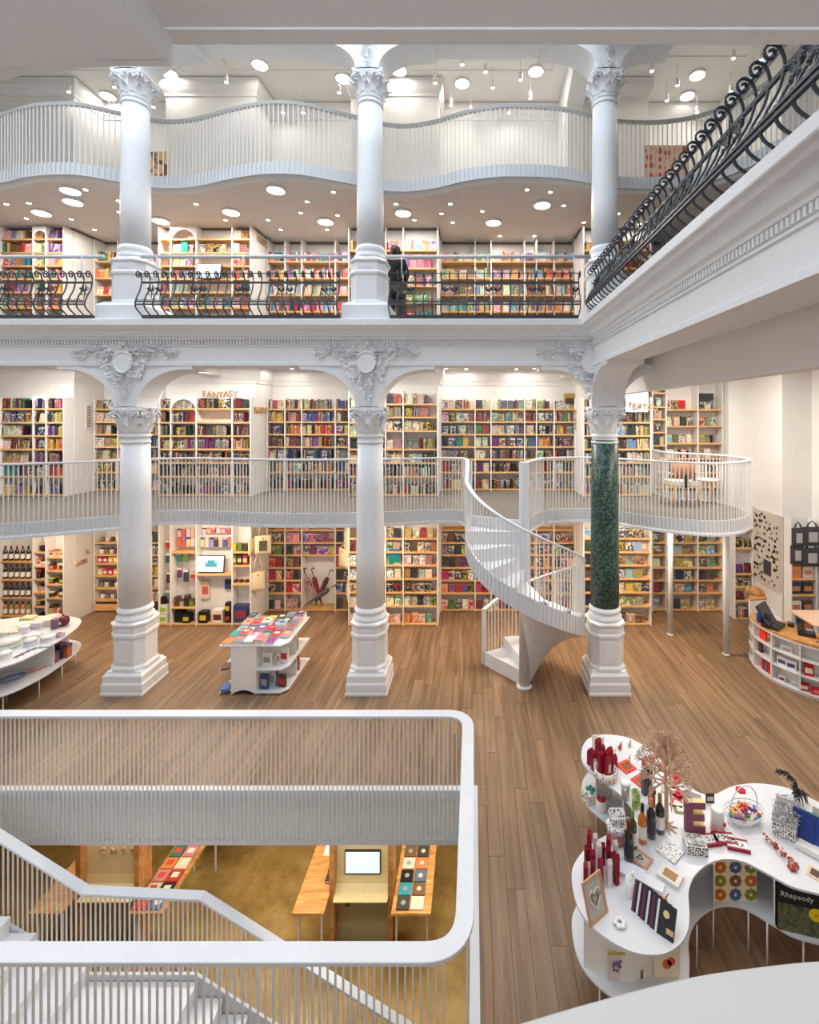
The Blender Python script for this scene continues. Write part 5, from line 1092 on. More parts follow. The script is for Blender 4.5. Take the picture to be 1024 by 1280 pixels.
# ------------------------------------------------------------------ kidney shaped gift table
KP = [(727, 948), (729, 932), (738, 922), (757, 918), (785, 922), (812, 937), (835, 960), (855, 978), (875, 991), (893, 993), (915, 983), (945, 979), (985, 985), (1024, 1003), (1065, 1030), (1090, 1070), (1080, 1108), (1050, 1123), (1024, 1117),
      (990, 1108), (960, 1092), (930, 1077), (905, 1074), (885, 1080), (868, 1095), (861, 1115), (862, 1140), (860, 1163), (850, 1180), (830, 1192), (800, 1192), (770, 1180), (740, 1158), (722, 1132), (715, 1100), (718, 1080), (735, 1058), (760, 1043), (780, 1034), (791, 1024), (788, 1008), (773, 991), (752, 976), (735, 962)]
KO = cat([(*TX(u, v), 0) for u, v in KP], 4, closed=True)
kt = thing('gift_table', 'large white kidney-shaped two-tier table covered with gifts', 'table')
TOPM = mat('white_lacquer_top', (.66, .665, .69), .28, .01, 6, spec=.5)
MB().prism([(p.x, p.y) for p in KO], .732, .75).build('table_top', TOPM, kt)
MB().prism([(p.x, p.y) for p in KO], .345, .362).build('lower_shelf', TOPM, kt)
def panel(pts, z0=.362, z1=.732, th=.012):
    path = cat([(*TX(u, v), 0) for u, v in pts], 4) if len(pts) > 2 else [Vector((*TX(u, v), 0)) for u, v in pts]
    MB().sweep([(p.x, p.y, 0) for p in path], [(-th/2, z0), (th/2, z0), (th/2, z1), (-th/2, z1)]).build('upright_panel', mat('warm_white_panel', (.74, .71, .67), .5, .02) if 'warm_white_panel' not in bpy.data.materials else bpy.data.materials['warm_white_panel'], kt)
panel([(752, 930), (775, 955), (812, 985), (832, 1020), (822, 1060)]); panel([(822, 1060), (880, 1040), (950, 1030), (1050, 1055)]); panel([(822, 1060), (800, 1090), (768, 1120), (740, 1118)])
panel([(765, 950), (745, 965)]); panel([(800, 975), (779, 996)]); panel([(893, 1040), (893, 1078)]); panel([(968, 1034), (968, 1098)]); panel([(730, 1143), (790, 1160), (850, 1130)]); panel([(1040, 1050), (1046, 1118)])
for u, v in ((741, 958), (765, 985), (722, 1112), (745, 1163), (852, 1176), (790, 1018), (870, 1100), (893, 1080), (942, 1082), (966, 1096), (1012, 1114), (1068, 1110), (900, 995), (990, 990), (850, 980)):
    x, y = TX(u, v); cx_, cy_ = 2.1, 4.3; d_ = Vector((cx_-x, cy_-y)).normalized()*.04; MB().lathe([(.007, 0), (.007, .347)], 8, (x+d_.x, y+d_.y)).build('leg', BAR, kt)
Z = .751
def T(u, v, z=.75): x, y = TX(u, v, z); return (x, y, z+.0012)
def flat(name, text, c, u, v, w_, d, h, rz=0, cat_='booklet', m=None, stripe=None, group=None, z=.75, sm=None):
    t = thing(name, text, cat_, T(u, v, z), rz, group); MB().box(-w_/2, w_/2, -d/2, d/2, 0, h).build('body', m or M1(c), t)
    if stripe or sm: MB().box(-w_*.3, w_*.3, -d*.3, d*.3, h, h+.0015).build('motif', sm or M1(stripe), t)
    return t
# red gift bags in a floral box, upper lobe
t = thing('floral_box', 'round floral print box holding red gift bags at the table\'s far end', 'box', T(757, 972)); MB().lathe([(.10, 0), (.115, .005), (.118, .10), (.11, .10), (.10, .012), (0, .012)], 20, cap=False).build('body', FLOR, t)
def bag(loc, rz, w_, h, c, text, tilt=0, group='red gift bags', m=None, card=None):
    t = thing('gift_bag', text, 'bag', loc, rz, group); t.rotation_euler = (tilt, 0, rz); MB().prism([(-w_/2, -.02), (w_/2, -.02), (w_/2, .02), (-w_/2, .02)], 0, h).build('body', m or M1(c), t)
    z = MB(); 
    z.add([(-w_/2, -.02, h), (w_/2, -.02, h), (w_/2, .02, h), (-w_/2, .02, h), (-w_/2*.9, 0, h+.03), (w_/2*.9, 0, h+.03)], [(0, 1, 5, 4), (2, 3, 4, 5), (1, 2, 5), (3, 0, 4)]); z.build('folded_top', m or M1(c), t)
    if card: MB().box(-w_*.3, w_*.3, -.0225, -.02, h*.25, h*.7).build('label_card', M1(card), t)
for k, (u, v, h) in enumerate(((738, 955, .14), (743, 962, .17), (748, 951, .22), (753, 958, .2), (758, 962, .19), (763, 960, .19), (752, 967, .2), (760, 970, .19), (768, 966, .16))):
    bag(T(u, v), .5+RN.uniform(-.2, .2), .06, h, (140+5*(k % 3), 18, 42), 'red gift bag, %s of the cluster at the far end of the gift table' % ordn(k+1), RN.uniform(-.1, .1), card=(220, 200, 190) if k % 2 else None)
for k, (u, v) in enumerate(((744, 935), (752, 938))): gbox('white_card', *T(u, v), .07, .01, .14, (236, 232, 226), ('left', 'right')[k]+' white folded card behind the red bags', 'white cards', rz=.4, cat_='card')
for k, (u, v, a) in enumerate(((783, 959, .5), (802, 977, .55))):
    t = flat('red_booklet', ('farther', 'nearer')[k]+' orange-red square booklet with a pine tree motif', (222, 62, 44), u, v, .15, .15, .012, a, stripe=(120, 80, 40), group='red booklets')
for k, (u, v, c) in enumerate(((775, 937, (196, 70, 60)), (787, 933, (206, 200, 180)), (798, 944, (208, 206, 196)), (804, 937, (190, 180, 150)), (786, 953, (216, 204, 180)), (768, 944, (232, 228, 224)))):
    t = thing('ornament', ('red', 'ivory', 'white', 'beige', 'cream deer', 'glass')[k]+' small ornament on the far lobe of the gift table', 'ornament', T(u, v)); b_ = MB(); b_.ball((0, 0, .022), .022, 8, 6); b_.ball((.012, 0, .05), .013, 8, 6); b_.build('figure', M1(c), t); MB().tube([(.0, 0, .06), (.02, 0, .085), (.03, .0, .08)], .004, 5).build('antler', M1(c), t)
jar('red_candle', *T(806, 957), .03, .07, (176, 40, 60), 'crimson candle beside the wooden tree', cat_='candle'); jar('red_candle', *T(815, 952), .028, .06, (190, 80, 90), 'rose candle behind the wooden tree', cat_='candle')
t = thing('travel_mug', 'silver travel mug with a white lid', 'mug', T(782, 998)); MB().lathe([(.032, 0), (.036, .01), (.046, .14)], 18).build('cup', mat('brushed_steel', (.55, .53, .5), .3, .03, metal=.8), t); MB().lathe([(.05, .14), (.05, .155), (.044, .165), (.02, .17)], 18).build('lid', GLSW, t)
t = thing('green_tumbler', 'green patterned glass tumbler beside the travel mug', 'glass', T(795, 1009)); MB().lathe([(.036, 0), (.042, .15), (.038, .15), (.034, .01)], 18, cap=False).build('glass', blotch('green_leaf_print', [(.35, sc(70, 110, 50)), (.5, sc(150, 180, 90)), (.65, sc(220, 215, 180))], 18, .3), t); MB().lathe([(.036, .11), (.036, .115), (0, .115)], 14).build('contents', M1((210, 170, 140)), t)
for k, (u, v, h, c) in enumerate(((808, 995, .22, (70, 74, 84)), (813, 992, .24, (100, 34, 46)), (817, 1010, .16, (190, 50, 50)))): gbox('standing_box', *T(u, v), .045, .05, h, c, ('slate', 'dark red', 'bright red')[k]+' upright slim box behind the bottles', 'slim boxes', rz=.3, lid=(60, 30, 34))
for k, (u, v, c) in enumerate(((840, 975, (200, 60, 70)), (846, 992, (170, 40, 50)), (848, 1006, (196, 50, 60)), (836, 988, (190, 170, 150)), (852, 1012, (120, 130, 70)))):
    flat('greeting_card', ('pink', 'red', 'crimson', 'pale', 'green')[k]+' flat greeting card under the wooden tree', c, u, v, .11, .14, .006, .4+k*.25, 'card', stripe=(230, 220, 200))
for k, (u, v) in enumerate(((828, 960), (846, 975), (848, 995))):
    t = thing('red_bow', ('far', 'middle', 'near')[k]+' red ribbon flower beside the wooden tree', 'bow', T(u, v)); b_ = MB()
    for j in range(6): a = j*PI/3; b_.ball((.025*math.cos(a), .025*math.sin(a), .02), .02, 6, 5, sz=.6)
    b_.ball((0, 0, .03), .014, 6, 5); b_.build('petals', M1((206, 34, 60)), t)
# wooden branching tree
t = thing('wooden_tree', 'pale wooden branching jewellery tree on the gift table', 'tree stand', T(833, 1033), -.2)
TW = mat('pale_plywood', sc(206, 172, 146), .6, .08, 30); MB().tube([(0, 0, 0), (0, 0, .3), (-.01, 0, .55), (0, 0, .80)], [.02, .018, .014, .006], 6).build('trunk', TW, t)
br = MB(); rn = random.Random(4)
def branch(p, a, L_, r, dpt, cs, sn):
    if dpt == 0 or L_ < .02: return
    q = (p[0]+L_*math.sin(a), p[1]+L_*math.cos(a)); br.tube([(p[0]*cs, p[0]*sn, p[1]), ((p[0]+q[0])/2*cs, (p[0]+q[0])/2*sn, (p[1]+q[1])/2+.006), (q[0]*cs, q[0]*sn, q[1])], [r, r*.85, r*.7], 4, sm=False)
    n_ = 3 if dpt > 2 else 2
    for k in range(n_): branch(q, a+rn.uniform(.2, .65)*(1 if k % 2 else -1)*(1 if k < 2 else .2), L_*rn.uniform(.62, .8), r*.72, dpt-1, cs, sn)
for ang in (0, PI/2, .8, 2.3):
    cs, sn = math.cos(ang), math.sin(ang)
    for s in (-1, 1):
        for z, a0, L_ in ((.40, 1.35, .10), (.48, .95, .11), (.56, .6, .10), (.64, .3, .08)): branch((0, z), s*a0, L_, .0105, 4, cs, sn)
br.build('branches', TW, t); rt = MB()
for k in range(9): a = k*.7; rt.tube([(0, 0, .03), (.05*math.cos(a), .05*math.sin(a), .008), (.10*math.cos(a), .10*math.sin(a), .003)], [.008, .006, .003], 4)
rt.build('roots', TW, t)
# bottles
bottle('wine_bottle', T(791, 1060), GGL, M1((120, 140, 50)), PAPER, 'green wine bottle, left of the orange one on the gift table', h=.33, r=.037)
bottle('wine_bottle', T(803, 1052), OGL, BLC, PAPER, 'orange wine bottle with black cap on the gift table', h=.33, r=.037)
bottle('wine_bottle', T(814, 1046), WGL, M1((190, 150, 90)), M1((60, 54, 66)), 'dark wine bottle with gold cap and dark label', h=.34, r=.040)
bottle('wine_bottle', T(825, 1040), WGL, M1((120, 130, 50)), PAPER, 'dark wine bottle with olive cap and white label by the wooden tree', h=.34, r=.040)
bottle('wine_bottle', T(786, 1074), WGL, REDC, M1((44, 44, 48)), 'dark wine bottle with red cap at the front left of the bottles', h=.33, r=.040)
# house on jars
t = thing('ceramic_house', 'white ceramic bird-print house on a large jar beside the bottles', 'ornament', T(771, 1050)); MB().lathe([(.075, 0), (.08, .01), (.08, .09), (.074, .1)], 20).build('base_jar', M1((196, 130, 130)), t)
MB().lathe([(.085, .10), (.09, .115), (.088, .14), (.07, .15)], 20).build('saucer', DOTS, t); b_ = MB(); b_.box(-.055, .055, -.045, .045, .15, .22); b_.build('house_walls', DOTS, t)
b_ = MB(); b_.add([(-.065, -.055, .215), (.065, -.055, .215), (.065, .055, .215), (-.065, .055, .215), (-.065, 0, .285), (.065, 0, .285)], [(0, 1, 5, 4), (2, 3, 4, 5), (1, 2, 5), (3, 0, 4), (3, 2, 1, 0)]); b_.build('house_roof', DOTS, t)
# near cluster of red strips and cards
for k in range(16):
    u, v = 734+(k % 5)*9+RN.uniform(-3, 3), 1078+(k//5)*14+RN.uniform(-3, 3)
    c, nm2 = (((150, 18, 42), 'crimson'), ((222, 216, 210), 'white'), ((120, 16, 34), 'dark red'))[k % 3]
    bag(T(u, v), RN.uniform(-.5, .5), .035, RN.uniform(.15, .24), c, '%s slim gift bag, %s of the near-left cluster on the gift table' % (nm2, ordn(k+1)), RN.uniform(-.15, .15), 'slim bags near the heart frame')
def frame(text, loc, w_, h, rot, col=(196, 150, 116)):
    t = thing('picture_frame', text, 'frame', loc); t.rotation_euler = rot; M_ = M1(col, .5)
    for a in ((-w_/2, w_/2, 0, .018), (-w_/2, w_/2, h-.018, h), ): MB().box(a[0], a[1], 0, .014, a[2], a[3]).build('frame_rail', M_, t)
    for a in (-w_/2, w_/2-.018): MB().box(a, a+.018, 0, .014, .018, h-.018).build('frame_stile', M_, t)
    MB().box(-w_/2+.018, w_/2-.018, .006, .012, .018, h-.018).build('backing', M1((186, 182, 174)), t)
    for q, s in ((1, 'outer_heart'), (.55, 'inner_heart')):
        pts = [(q*w_*.30*math.sin(a)**3, .002, h*.5+q*w_*.022*(13*math.cos(a)-5*math.cos(2*a)-2*math.cos(3*a)-math.cos(4*a))) for a in [2*PI*k/24 for k in range(25)]]
        MB().tube(pts, .004, 4).build(s, M1((232, 230, 226) if q == 1 else (120, 116, 110)), t)
    return t
frame('wooden frame with a white paper heart standing at the table\'s near left edge', T(750, 1150), .20, .27, (-.30, 0, .62))
t = frame('small wooden heart frame lying flat near the bottles', T(812, 1083), .13, .17, (-H+.02, 0, .75)); t.location.z = .768
flat('patterned_napkins', 'white square packet printed with small dark birds', (0, 0, 0), 838, 1065, .17, .17, .014, .7, 'packet', m=DOTS)
t = flat('patterned_tin', 'patterned open tin left of the letter E', (0, 0, 0), 869, 1061, .17, .14, .07, -.15, 'tin', m=DOTS); MB().box(-.07, .07, -.055, .055, .07, .085).build('filling', blotch('packets', [(.4, sc(120, 120, 120)), (.6, sc(225, 222, 216))], 30), t)
# letter E, candle, cards
t = thing('letter_e', 'purple block letter E with gold inner faces on the gift table', 'letter', T(858, 1041), -.05); b_ = MB(); hh, ww = .27, .17
mxx = Matrix(((1, 0, 0, 0), (0, 0, 1, 0), (0, 1, 0, 0), (0, 0, 0, 1)))
b_.prism([(0, 0), (ww, 0), (ww, .06), (.065, .06), (.065, .105), (ww*.95, .105), (ww*.95, .165), (.065, .165), (.065, .21), (ww, .21), (ww, hh), (0, hh)], 0, .055, M=mxx); b_.build('body', M1((150, 90, 116)), t)
MB().box(-.002, .0, .0, .055, 0, hh).build('side_label', M1((110, 50, 66)), t); MB().box(.0, ww, .0, .055, hh, hh+.002).build('gold_top', M1((226, 214, 150)), t); MB().box(.067, ww, .001, .054, .06, .063).box(.067, ww*.95, .001, .054, .165, .168).build('gold_inner', M1((214, 190, 96)), t)
t = thing('pillar_candle', 'thick white pillar candle with pink base right of the letter E', 'candle', T(897, 1036)); MB().lathe([(.058, 0), (.06, .02), (.06, .03)], 22).build('pink_base', M1((226, 150, 160)), t); MB().lathe([(.056, .03), (.056, .18), (.05, .186), (.0, .18)], 22).build('wax', GLSW, t); MB().box(.03, .05, -.055, -.04, .06, .09).build('heart_tag', M1((200, 60, 90)), t)
gbox('photo_card', *T(888, 1004), .08, .012, .09, (60, 48, 44), 'small dark photograph in a wooden mount behind the letter E', None, cat_='photo', stripe=(214, 196, 190))
for k, (u, v) in enumerate(((860, 998), (868, 1004))): gbox('white_card', *T(u, v), .12, .01, .10, (232, 232, 232), ('left', 'right')[k]+' white open card between the wooden tree and the letter E', 'white cards', rz=.5*(1-k*2), cat_='card')
# basket of sweets
t = thing('wire_basket', 'oval wire basket with a tall handle, full of wrapped sweets', 'basket', T(930, 1026), .3)
b_ = MB(); 
for z, r in ((.01, .09), (.04, .12), (.07, .145), (.10, .16)): b_.tube([(r*1.25*math.cos(a), r*.8*math.sin(a), z) for a in [2*PI*k/24 for k in range(25)]], .004, 4)
for k in range(20): a = 2*PI*k/20; b_.tube([(.1*math.cos(a), .07*math.sin(a), .005), (.2*math.cos(a), .128*math.sin(a), .10)], .003, 4)
b_.build('wire_body', MET, t); MB().tube([(-.16, 0, .09)]+[(.0-.16*math.cos(a), 0, .12+.2*math.sin(a)) for a in [PI*k/10 for k in range(11)]]+[(.16, 0, .09)], .005, 5).build('handle', MET, t)
SW = [(200, 60, 50), (220, 120, 60), (120, 60, 130), (60, 130, 80), (226, 200, 160), (196, 40, 70), (226, 180, 60), (90, 110, 170)]
for k in range(30):
    a, r = RN.uniform(0, 2*PI), math.sqrt(RN.random()); x, y = T(930, 1026)[:2]; c = SW[k % 8]
    s_ = thing('wrapped_sweet', '%s wrapped sweet, %s counted across the wire basket' % (('red', 'orange', 'purple', 'green', 'cream', 'crimson', 'yellow', 'blue')[k % 8], ordn(k+1)), 'sweet', (x+.15*r*math.cos(a), y+.09*r*math.sin(a), .80+RN.uniform(0, .05)), RN.uniform(0, 3), 'wrapped sweets in the wire basket'); s_.rotation_euler = (RN.uniform(-.5, .5), RN.uniform(-.5, .5), RN.uniform(0, 3))
    MB().box(-.022, .022, -.013, .013, -.008, .008).build('sweet', M1(c), s_); b_ = MB()
    for s in (-1, 1): b_.add([(s*.022, 0, 0), (s*.04, -.014, .004), (s*.04, .014, -.004)], [(0, 1, 2)])
    b_.build('twisted_ends', M1(c), s_)
t = thing('red_bow', 'red ribbon flower on the wire basket handle', 'bow', (T(926, 1010)[0], T(926, 1010)[1], .92)); b_ = MB()
for j in range(6): a = j*PI/3; b_.ball((.028*math.cos(a), .028*math.sin(a), .0), .022, 6, 5, sz=.6)
b_.build('petals', M1((206, 34, 60)), t)
# silver net house and patterned box, feather, book rack
t = thing('patterned_case', 'grey bird-patterned long box topped with silver netting', 'box', T(983, 1032), .9); MB().box(-.17, .17, -.09, .09, 0, .12).build('body', DOTS, t); MB().box(-.175, .175, -.095, .095, .12, .13).build('rim', M1((140, 138, 140)), t)
b_ = MB()
for k in range(120): x, y, z = RN.uniform(-.14, .14), RN.uniform(-.08, .08), RN.uniform(.13, .2); a = RN.uniform(0, 6); b_.tube([(x, y, z), (x+.03*math.cos(a), y+.03*math.sin(a), z+.01), (x+.05*math.cos(a+.8), y+.05*math.sin(a+.8), z-.01)], .003, 3)
stuff(b_.build('silver_netting', mat('silver_thread', (.62, .60, .62), .3, .1, 30, metal=.5), t))
t = thing('feather_ornament', 'tall black feather plume standing at the back of the gift table', 'feather', T(1000, 1004)); st2 = cat([(0, 0, 0), (-.01, 0, .1), (-.05, 0, .2), (-.12, 0, .28), (-.2, 0, .30)], 5); MB().tube(st2, .004, 5).build('quill', BLK, t); b_ = MB()
for k, p in enumerate(st2[3:]):
    for j in range(8):
        a = RN.uniform(0, 2*PI); l_ = RN.uniform(.03, .07)*(1-k/len(st2)*.5); q = p+Vector((math.cos(a)*l_*.7-.02, math.sin(a)*l_, math.sin(a+1)*l_*.6)); b_.tube([p, (p+q)/2+Vector((0, 0, .006)), q], [.006, .005, .001], 3)
for j in range(40): a = RN.uniform(0, 2*PI); l_ = RN.uniform(.04, .11); b_.tube([(0, 0, .12), (l_*.6*math.cos(a), l_*.6*math.sin(a), .12-.02), (l_*math.cos(a), l_*math.sin(a), .06)], [.008, .006, .002], 3)
stuff(b_.build('barbs', BLK, t))
for k, (u, v, c, nm3) in enumerate(((1003, 1050, (40, 60, 130), 'blue'), (1010, 1052, (90, 130, 130), 'teal'), (1016, 1056, (44, 66, 140), 'navy'), (1022, 1058, (70, 120, 90), 'green'), (1028, 1050, (200, 196, 190), 'white'))):
    t = gbox('display_book', *T(u, v), .17, .02, .22, c, nm3+' book leaning in the rack at the right edge of the table', 'books in the table rack', rz=-.8, cat_='book'); t.rotation_euler = (-.35, 0, -.8)
t = thing('book_rack', 'clear rack under the leaning blue books', 'rack', T(1014, 1064), -.8); MB().box(-.1, .1, -.06, -.05, 0, .05).build('front_lip', GLSW, t); MB().box(-.1, .1, -.06, .12, 0, .006).build('base', GLSW, t)
for k in range(9):
    u, v = 958+k*4.6, 1050+k*4.4; t = thing('bead_ornament', 'red and cream bead ornament, %s along the diagonal row' % ordn(k+1), 'ornament', T(u, v), 0, 'row of bead ornaments'); b_ = MB()
    for j in range(5): b_.ball((RN.uniform(-.02, .02), RN.uniform(-.02, .02), .012+.008*j), .011, 6, 4)
    b_.build('beads', M1(((176, 60, 56), (222, 200, 176), (190, 110, 90))[k % 3]), t)
t = thing('bead_ornament', 'lone red star ornament near the Rhapsody box', 'ornament', T(993, 1088)); b_ = MB()
for j in range(6): b_.ball((RN.uniform(-.03, .03), RN.uniform(-.03, .03), .014), .014, 6, 4)
b_.build('beads', M1((180, 70, 66)), t)
for k, (u, v, rz) in enumerate(((886, 1052, .1), (905, 1050, -.1), (922, 1058, -.25))):
    t = flat('gift_cracker', ordn(k+1)+' white packet with red edges, in front of the candle', (226, 224, 220), u, v, .17, .10, .02, rz, 'packet', group='red-edged packets', sm=DOTS)
    for s in (-1, 1): MB().box(-.09, .09, s*.05-.008, s*.05+.008, .002, .024).build('red_edge', M1((150, 20, 44)), t)
flat('card_stack', 'cream and brown card stack right of the small frame', (226, 222, 214), 838, 1098, .17, .13, .03, -.75, 'card', stripe=(170, 128, 80))
flat('white_booklet', 'pale blue-white booklet left of the white mug', (214, 220, 230), 790, 1092, .20, .12, .025, -.5, 'booklet'); flat('white_booklet', 'long white booklet right of the white mug', (228, 228, 230), 812, 1104, .22, .09, .02, -.6, 'booklet')
t = mug(*T(789, 1118), (236, 234, 230), 'white mug holding white flowers, centre of the near lobe', r=.042, h=.12, m=GLSW); b_ = MB()
for j in range(5): b_.ball((RN.uniform(-.02, .02), RN.uniform(-.02, .02), .12+.01*j), .014, 6, 4)
b_.build('paper_flowers', PAPER, t)
t = thing('blue_plate', 'small round blue and white trinket dish', 'dish', T(808, 1120)); MB().lathe([(.05, 0), (.062, .012), (.05, .022), (.0, .024)], 20).build('dish', blotch('blue_print', [(.4, sc(110, 130, 180)), (.55, sc(226, 226, 232))], 20, .25), t)
t = thing('gold_ornament', 'tiny copper deer ornament on the near lobe', 'ornament', T(830, 1127)); b_ = MB(); b_.box(-.02, .02, -.01, .01, .02, .035)
for sx in (-.016, .016):
    for sy in (-.006, .006): b_.box(sx-.003, sx+.003, sy-.003, sy+.003, 0, .022)
b_.tube([(.018, 0, .03), (.03, 0, .055), (.045, 0, .055)], .005, 5); b_.build('figure', M1((206, 150, 130)), t)
t = thing('white_flower', 'white shell flower lying on the near lobe of the table', 'ornament', T(775, 1155)); b_ = MB()
for j in range(6): a = j*PI/3; b_.ball((.032*math.cos(a), .032*math.sin(a), .014), .020, 8, 5, sz=.6)
b_.build('petals', GLSW, t)
x, y = T(833, 1176)[:2]
for k in range(6):
    t = thing('black_notebook', '%s black notebook with striped spine, leaning in a row on the near lobe' % ordn(k+1), 'notebook', (x-.024*k-.01, y+.030*k+.02, .7515), -.68, 'black notebooks'); t.rotation_euler = (-.50, 0, -.68-.0)
    MB().box(-.065, .065, 0, .014, 0, .19).build('cover', M1((44, 46, 52)), t); MB().box(-.067, -.052, -.001, .015, 0, .19).build('striped_spine', M1(((226, 220, 222), (110, 50, 80))[k % 2]), t); MB().box(-.063, .063, .001, .013, -.001, .003).build('red_edge', M1((170, 30, 56)), t)
    if k == 0: MB().lathe([(.022, 0), (.022, .002)], 14, M=Matrix.Translation((0, 0, .13)) @ Matrix.Rotation(H, 4, 'X')).build('gold_badge', M1((226, 206, 150)), t); MB().box(.01, .06, -.002, 0, .03, .06).build('gold_mark', M1((214, 170, 130)), t)
flat('photo_print', 'small photo print at the right edge of the table', (216, 190, 150), 1019, 1092, .10, .12, .004, -.8, 'photo', stripe=(80, 60, 60))
# things on the lower shelf
def LZ_(u, v): return T(u, v, .362)
def standing(name, text, x0, x1, v0, v1, m, th=.02, cat_='picture', wrap=None, zb=.364, rz=None, yv=None):
    Y = (4.5-zb)*600/(v1-518); w_ = (x1-x0)/600*Y; h = (v1-v0)*Y/600; t = thing(name, text, cat_, (UX((x0+x1)/2, Y), Y, zb), rz or 0); h = min(h, .366); MB().box(-w_/2, w_/2, 0, th, 0, h).build('body', wrap or m, t)
    if wrap: MB().box(-w_/2, w_/2, -.002, 0, 0, h).build('front_print', m, t)
    return t, w_, h
FLW = img_grid('retro_flowers', sc(222, 206, 170), [sc(214, 120, 50), sc(90, 116, 150), sc(150, 150, 50), sc(140, 100, 70)], 9)
t, w_, h = standing('flower_print_bag', 'cream square panel with orange, blue and green retro flowers under the table top', 893, 946, 1076, 1126, M1((226, 212, 178)), cat_='picture')
cs_ = [(214, 120, 50), (90, 116, 150), (150, 150, 50), (146, 104, 72)]
for i in range(3):
    for j in range(3):
        c = cs_[(i+2*j) % 4]; cx, cz = -w_*.36+i*w_*.36, h*.16+j*h*.34; f_ = MB()
        for k in range(8): a = k*PI/4; f_.lathe([(.020, 0), (.020, .003)], 8, M=Matrix.Translation((cx+.034*math.cos(a), -.0, cz+.034*math.sin(a))) @ Matrix.Rotation(H, 4, 'X'))
        f_.lathe([(.030, 0), (.030, .0035)], 10, M=Matrix.Translation((cx, 0, cz)) @ Matrix.Rotation(H, 4, 'X')); f_.build('flower_motif', M1(c), t); MB().lathe([(.010, 0), (.010, .005)], 8, M=Matrix.Translation((cx, 0, cz)) @ Matrix.Rotation(H, 4, 'X')).build('flower_eye', M1((236, 224, 200)), t)
YR = 3.86; t = thing('rhapsody_box', 'dark game box with the word Rhapsody and a yellow flower, under the table', 'box', (UX(972, YR), YR, .364), -.25)
MB().box(0, .50, 0, .06, 0, .35).build('box_body', M1((34, 34, 40)), t); MB().box(.005, .50, -.002, 0, .0, .22).build('garden_print', blotch('garden_print_m', [(.3, sc(44, 52, 66)), (.45, sc(60, 84, 50)), (.55, sc(120, 116, 80)), (.62, sc(60, 60, 76)), (.72, sc(190, 150, 70))], 22, .35), t)
MB().lathe([(.05, 0), (.05, .006)], 18, M=Matrix.Translation((.27, 0, .18)) @ Matrix.Rotation(H, 4, 'X')).build('yellow_flower', M1((228, 200, 30)), t); MB().lathe([(.012, 0), (.012, .009)], 10, M=Matrix.Translation((.27, 0, .18)) @ Matrix.Rotation(H, 4, 'X')).build('flower_eye', M1((200, 130, 30)), t)
l2 = lettering('title', 'Rhapsody', 'x', (0, 0, 0), (0, 0, 0), .056, .001, M1((214, 214, 206)), .92)
for o in [c for c in bpy.data.objects if c.parent == l2]: o.parent = t; o.rotation_euler = (H, 0, 0); o.location = (o.location.x+.02, -.0035, .275)
bpy.data.objects.remove(l2)
t, w_, h = standing('lavender_card', 'tall cream card box with a purple bouquet under the near lobe', 760, 782, 1190, 1226, M1((206, 196, 190)), .02, 'card'); MB().box(-w_/2, w_/2, -.003, 0, h*.9, h).build('yellow_strip', M1((190, 170, 60)), t)
b_ = MB(); [b_.ball((RN.uniform(-.03, .03), -.003, h*.5+RN.uniform(-.03, .05)), .012, 6, 4, sy=.3) for k in range(14)]; b_.build('purple_bouquet', M1((120, 104, 150)), t)
t, w_, h = standing('floral_bag', 'cream bag with orange and teal leaf shapes under the near lobe', 818, 850, 1182, 1222, M1((222, 208, 180)), .05, 'bag')
b_ = MB()
for cx, cz, r in ((.0, .10, .035), (.03, .12, .03), (-.07, .2, .025)): b_.lathe([(r, 0), (r, .003)], 12, M=Matrix.Translation((cx, 0, cz)) @ Matrix.Rotation(H, 4, 'X'))
b_.build('orange_shape', M1((204, 84, 50)), t); MB().lathe([(.024, 0), (.024, .003)], 10, M=Matrix.Translation((.04, 0, .22)) @ Matrix.Rotation(H, 4, 'X')).build('teal_shape', M1((60, 120, 100)), t)
gbox('small_house_box', *LZ_(806, 1222), .07, .06, .09, (120, 90, 70), 'small brown and cream box next to the leaf-print bag', None, rz=.4, lid=(226, 210, 170))
t = thing('patterned_bag', 'large floral bag leaning on the left end of the lower shelf', 'bag', LZ_(736, 1196), 1.0); MB().box(-.02, .30, -.03, .03, 0, .33).build('body', FLOR, t); MB().box(.06, .22, -.034, -.03, .1, .24).build('pale_label', M1((190, 182, 178)), t)
t = thing('floral_box', 'small floral box on the lower tier at the far end', 'box', LZ_(738, 1000), .5); MB().box(-.08, .08, -.06, .06, 0, .09).build('body', FLOR, t); b_ = MB(); [b_.ball((RN.uniform(-.06, .06), RN.uniform(-.04, .04), .10), .02, 6, 4) for k in range(7)]; b_.build('teal_filling', M1((60, 150, 140)), t)
t = mug(*LZ_(752, 1012), (226, 222, 220), 'white mug filled with red petals on the lower tier', r=.055, h=.11, m=GLSW); b_ = MB(); [b_.ball((RN.uniform(-.03, .03), RN.uniform(-.03, .03), .11), .02, 6, 4) for k in range(9)]; b_.build('red_petals', M1((190, 30, 40)), t)
t = thing('bird_print_drum', 'round bird-print drum box standing on the lower tier', 'box', LZ_(782, 1052)); MB().lathe([(.12, 0), (.12, .02), (.12, .02)], 22, M=Matrix.Translation((0, 0, .125)) @ Matrix.Rotation(H, 4, 'X')).build('body', DOTS, t)
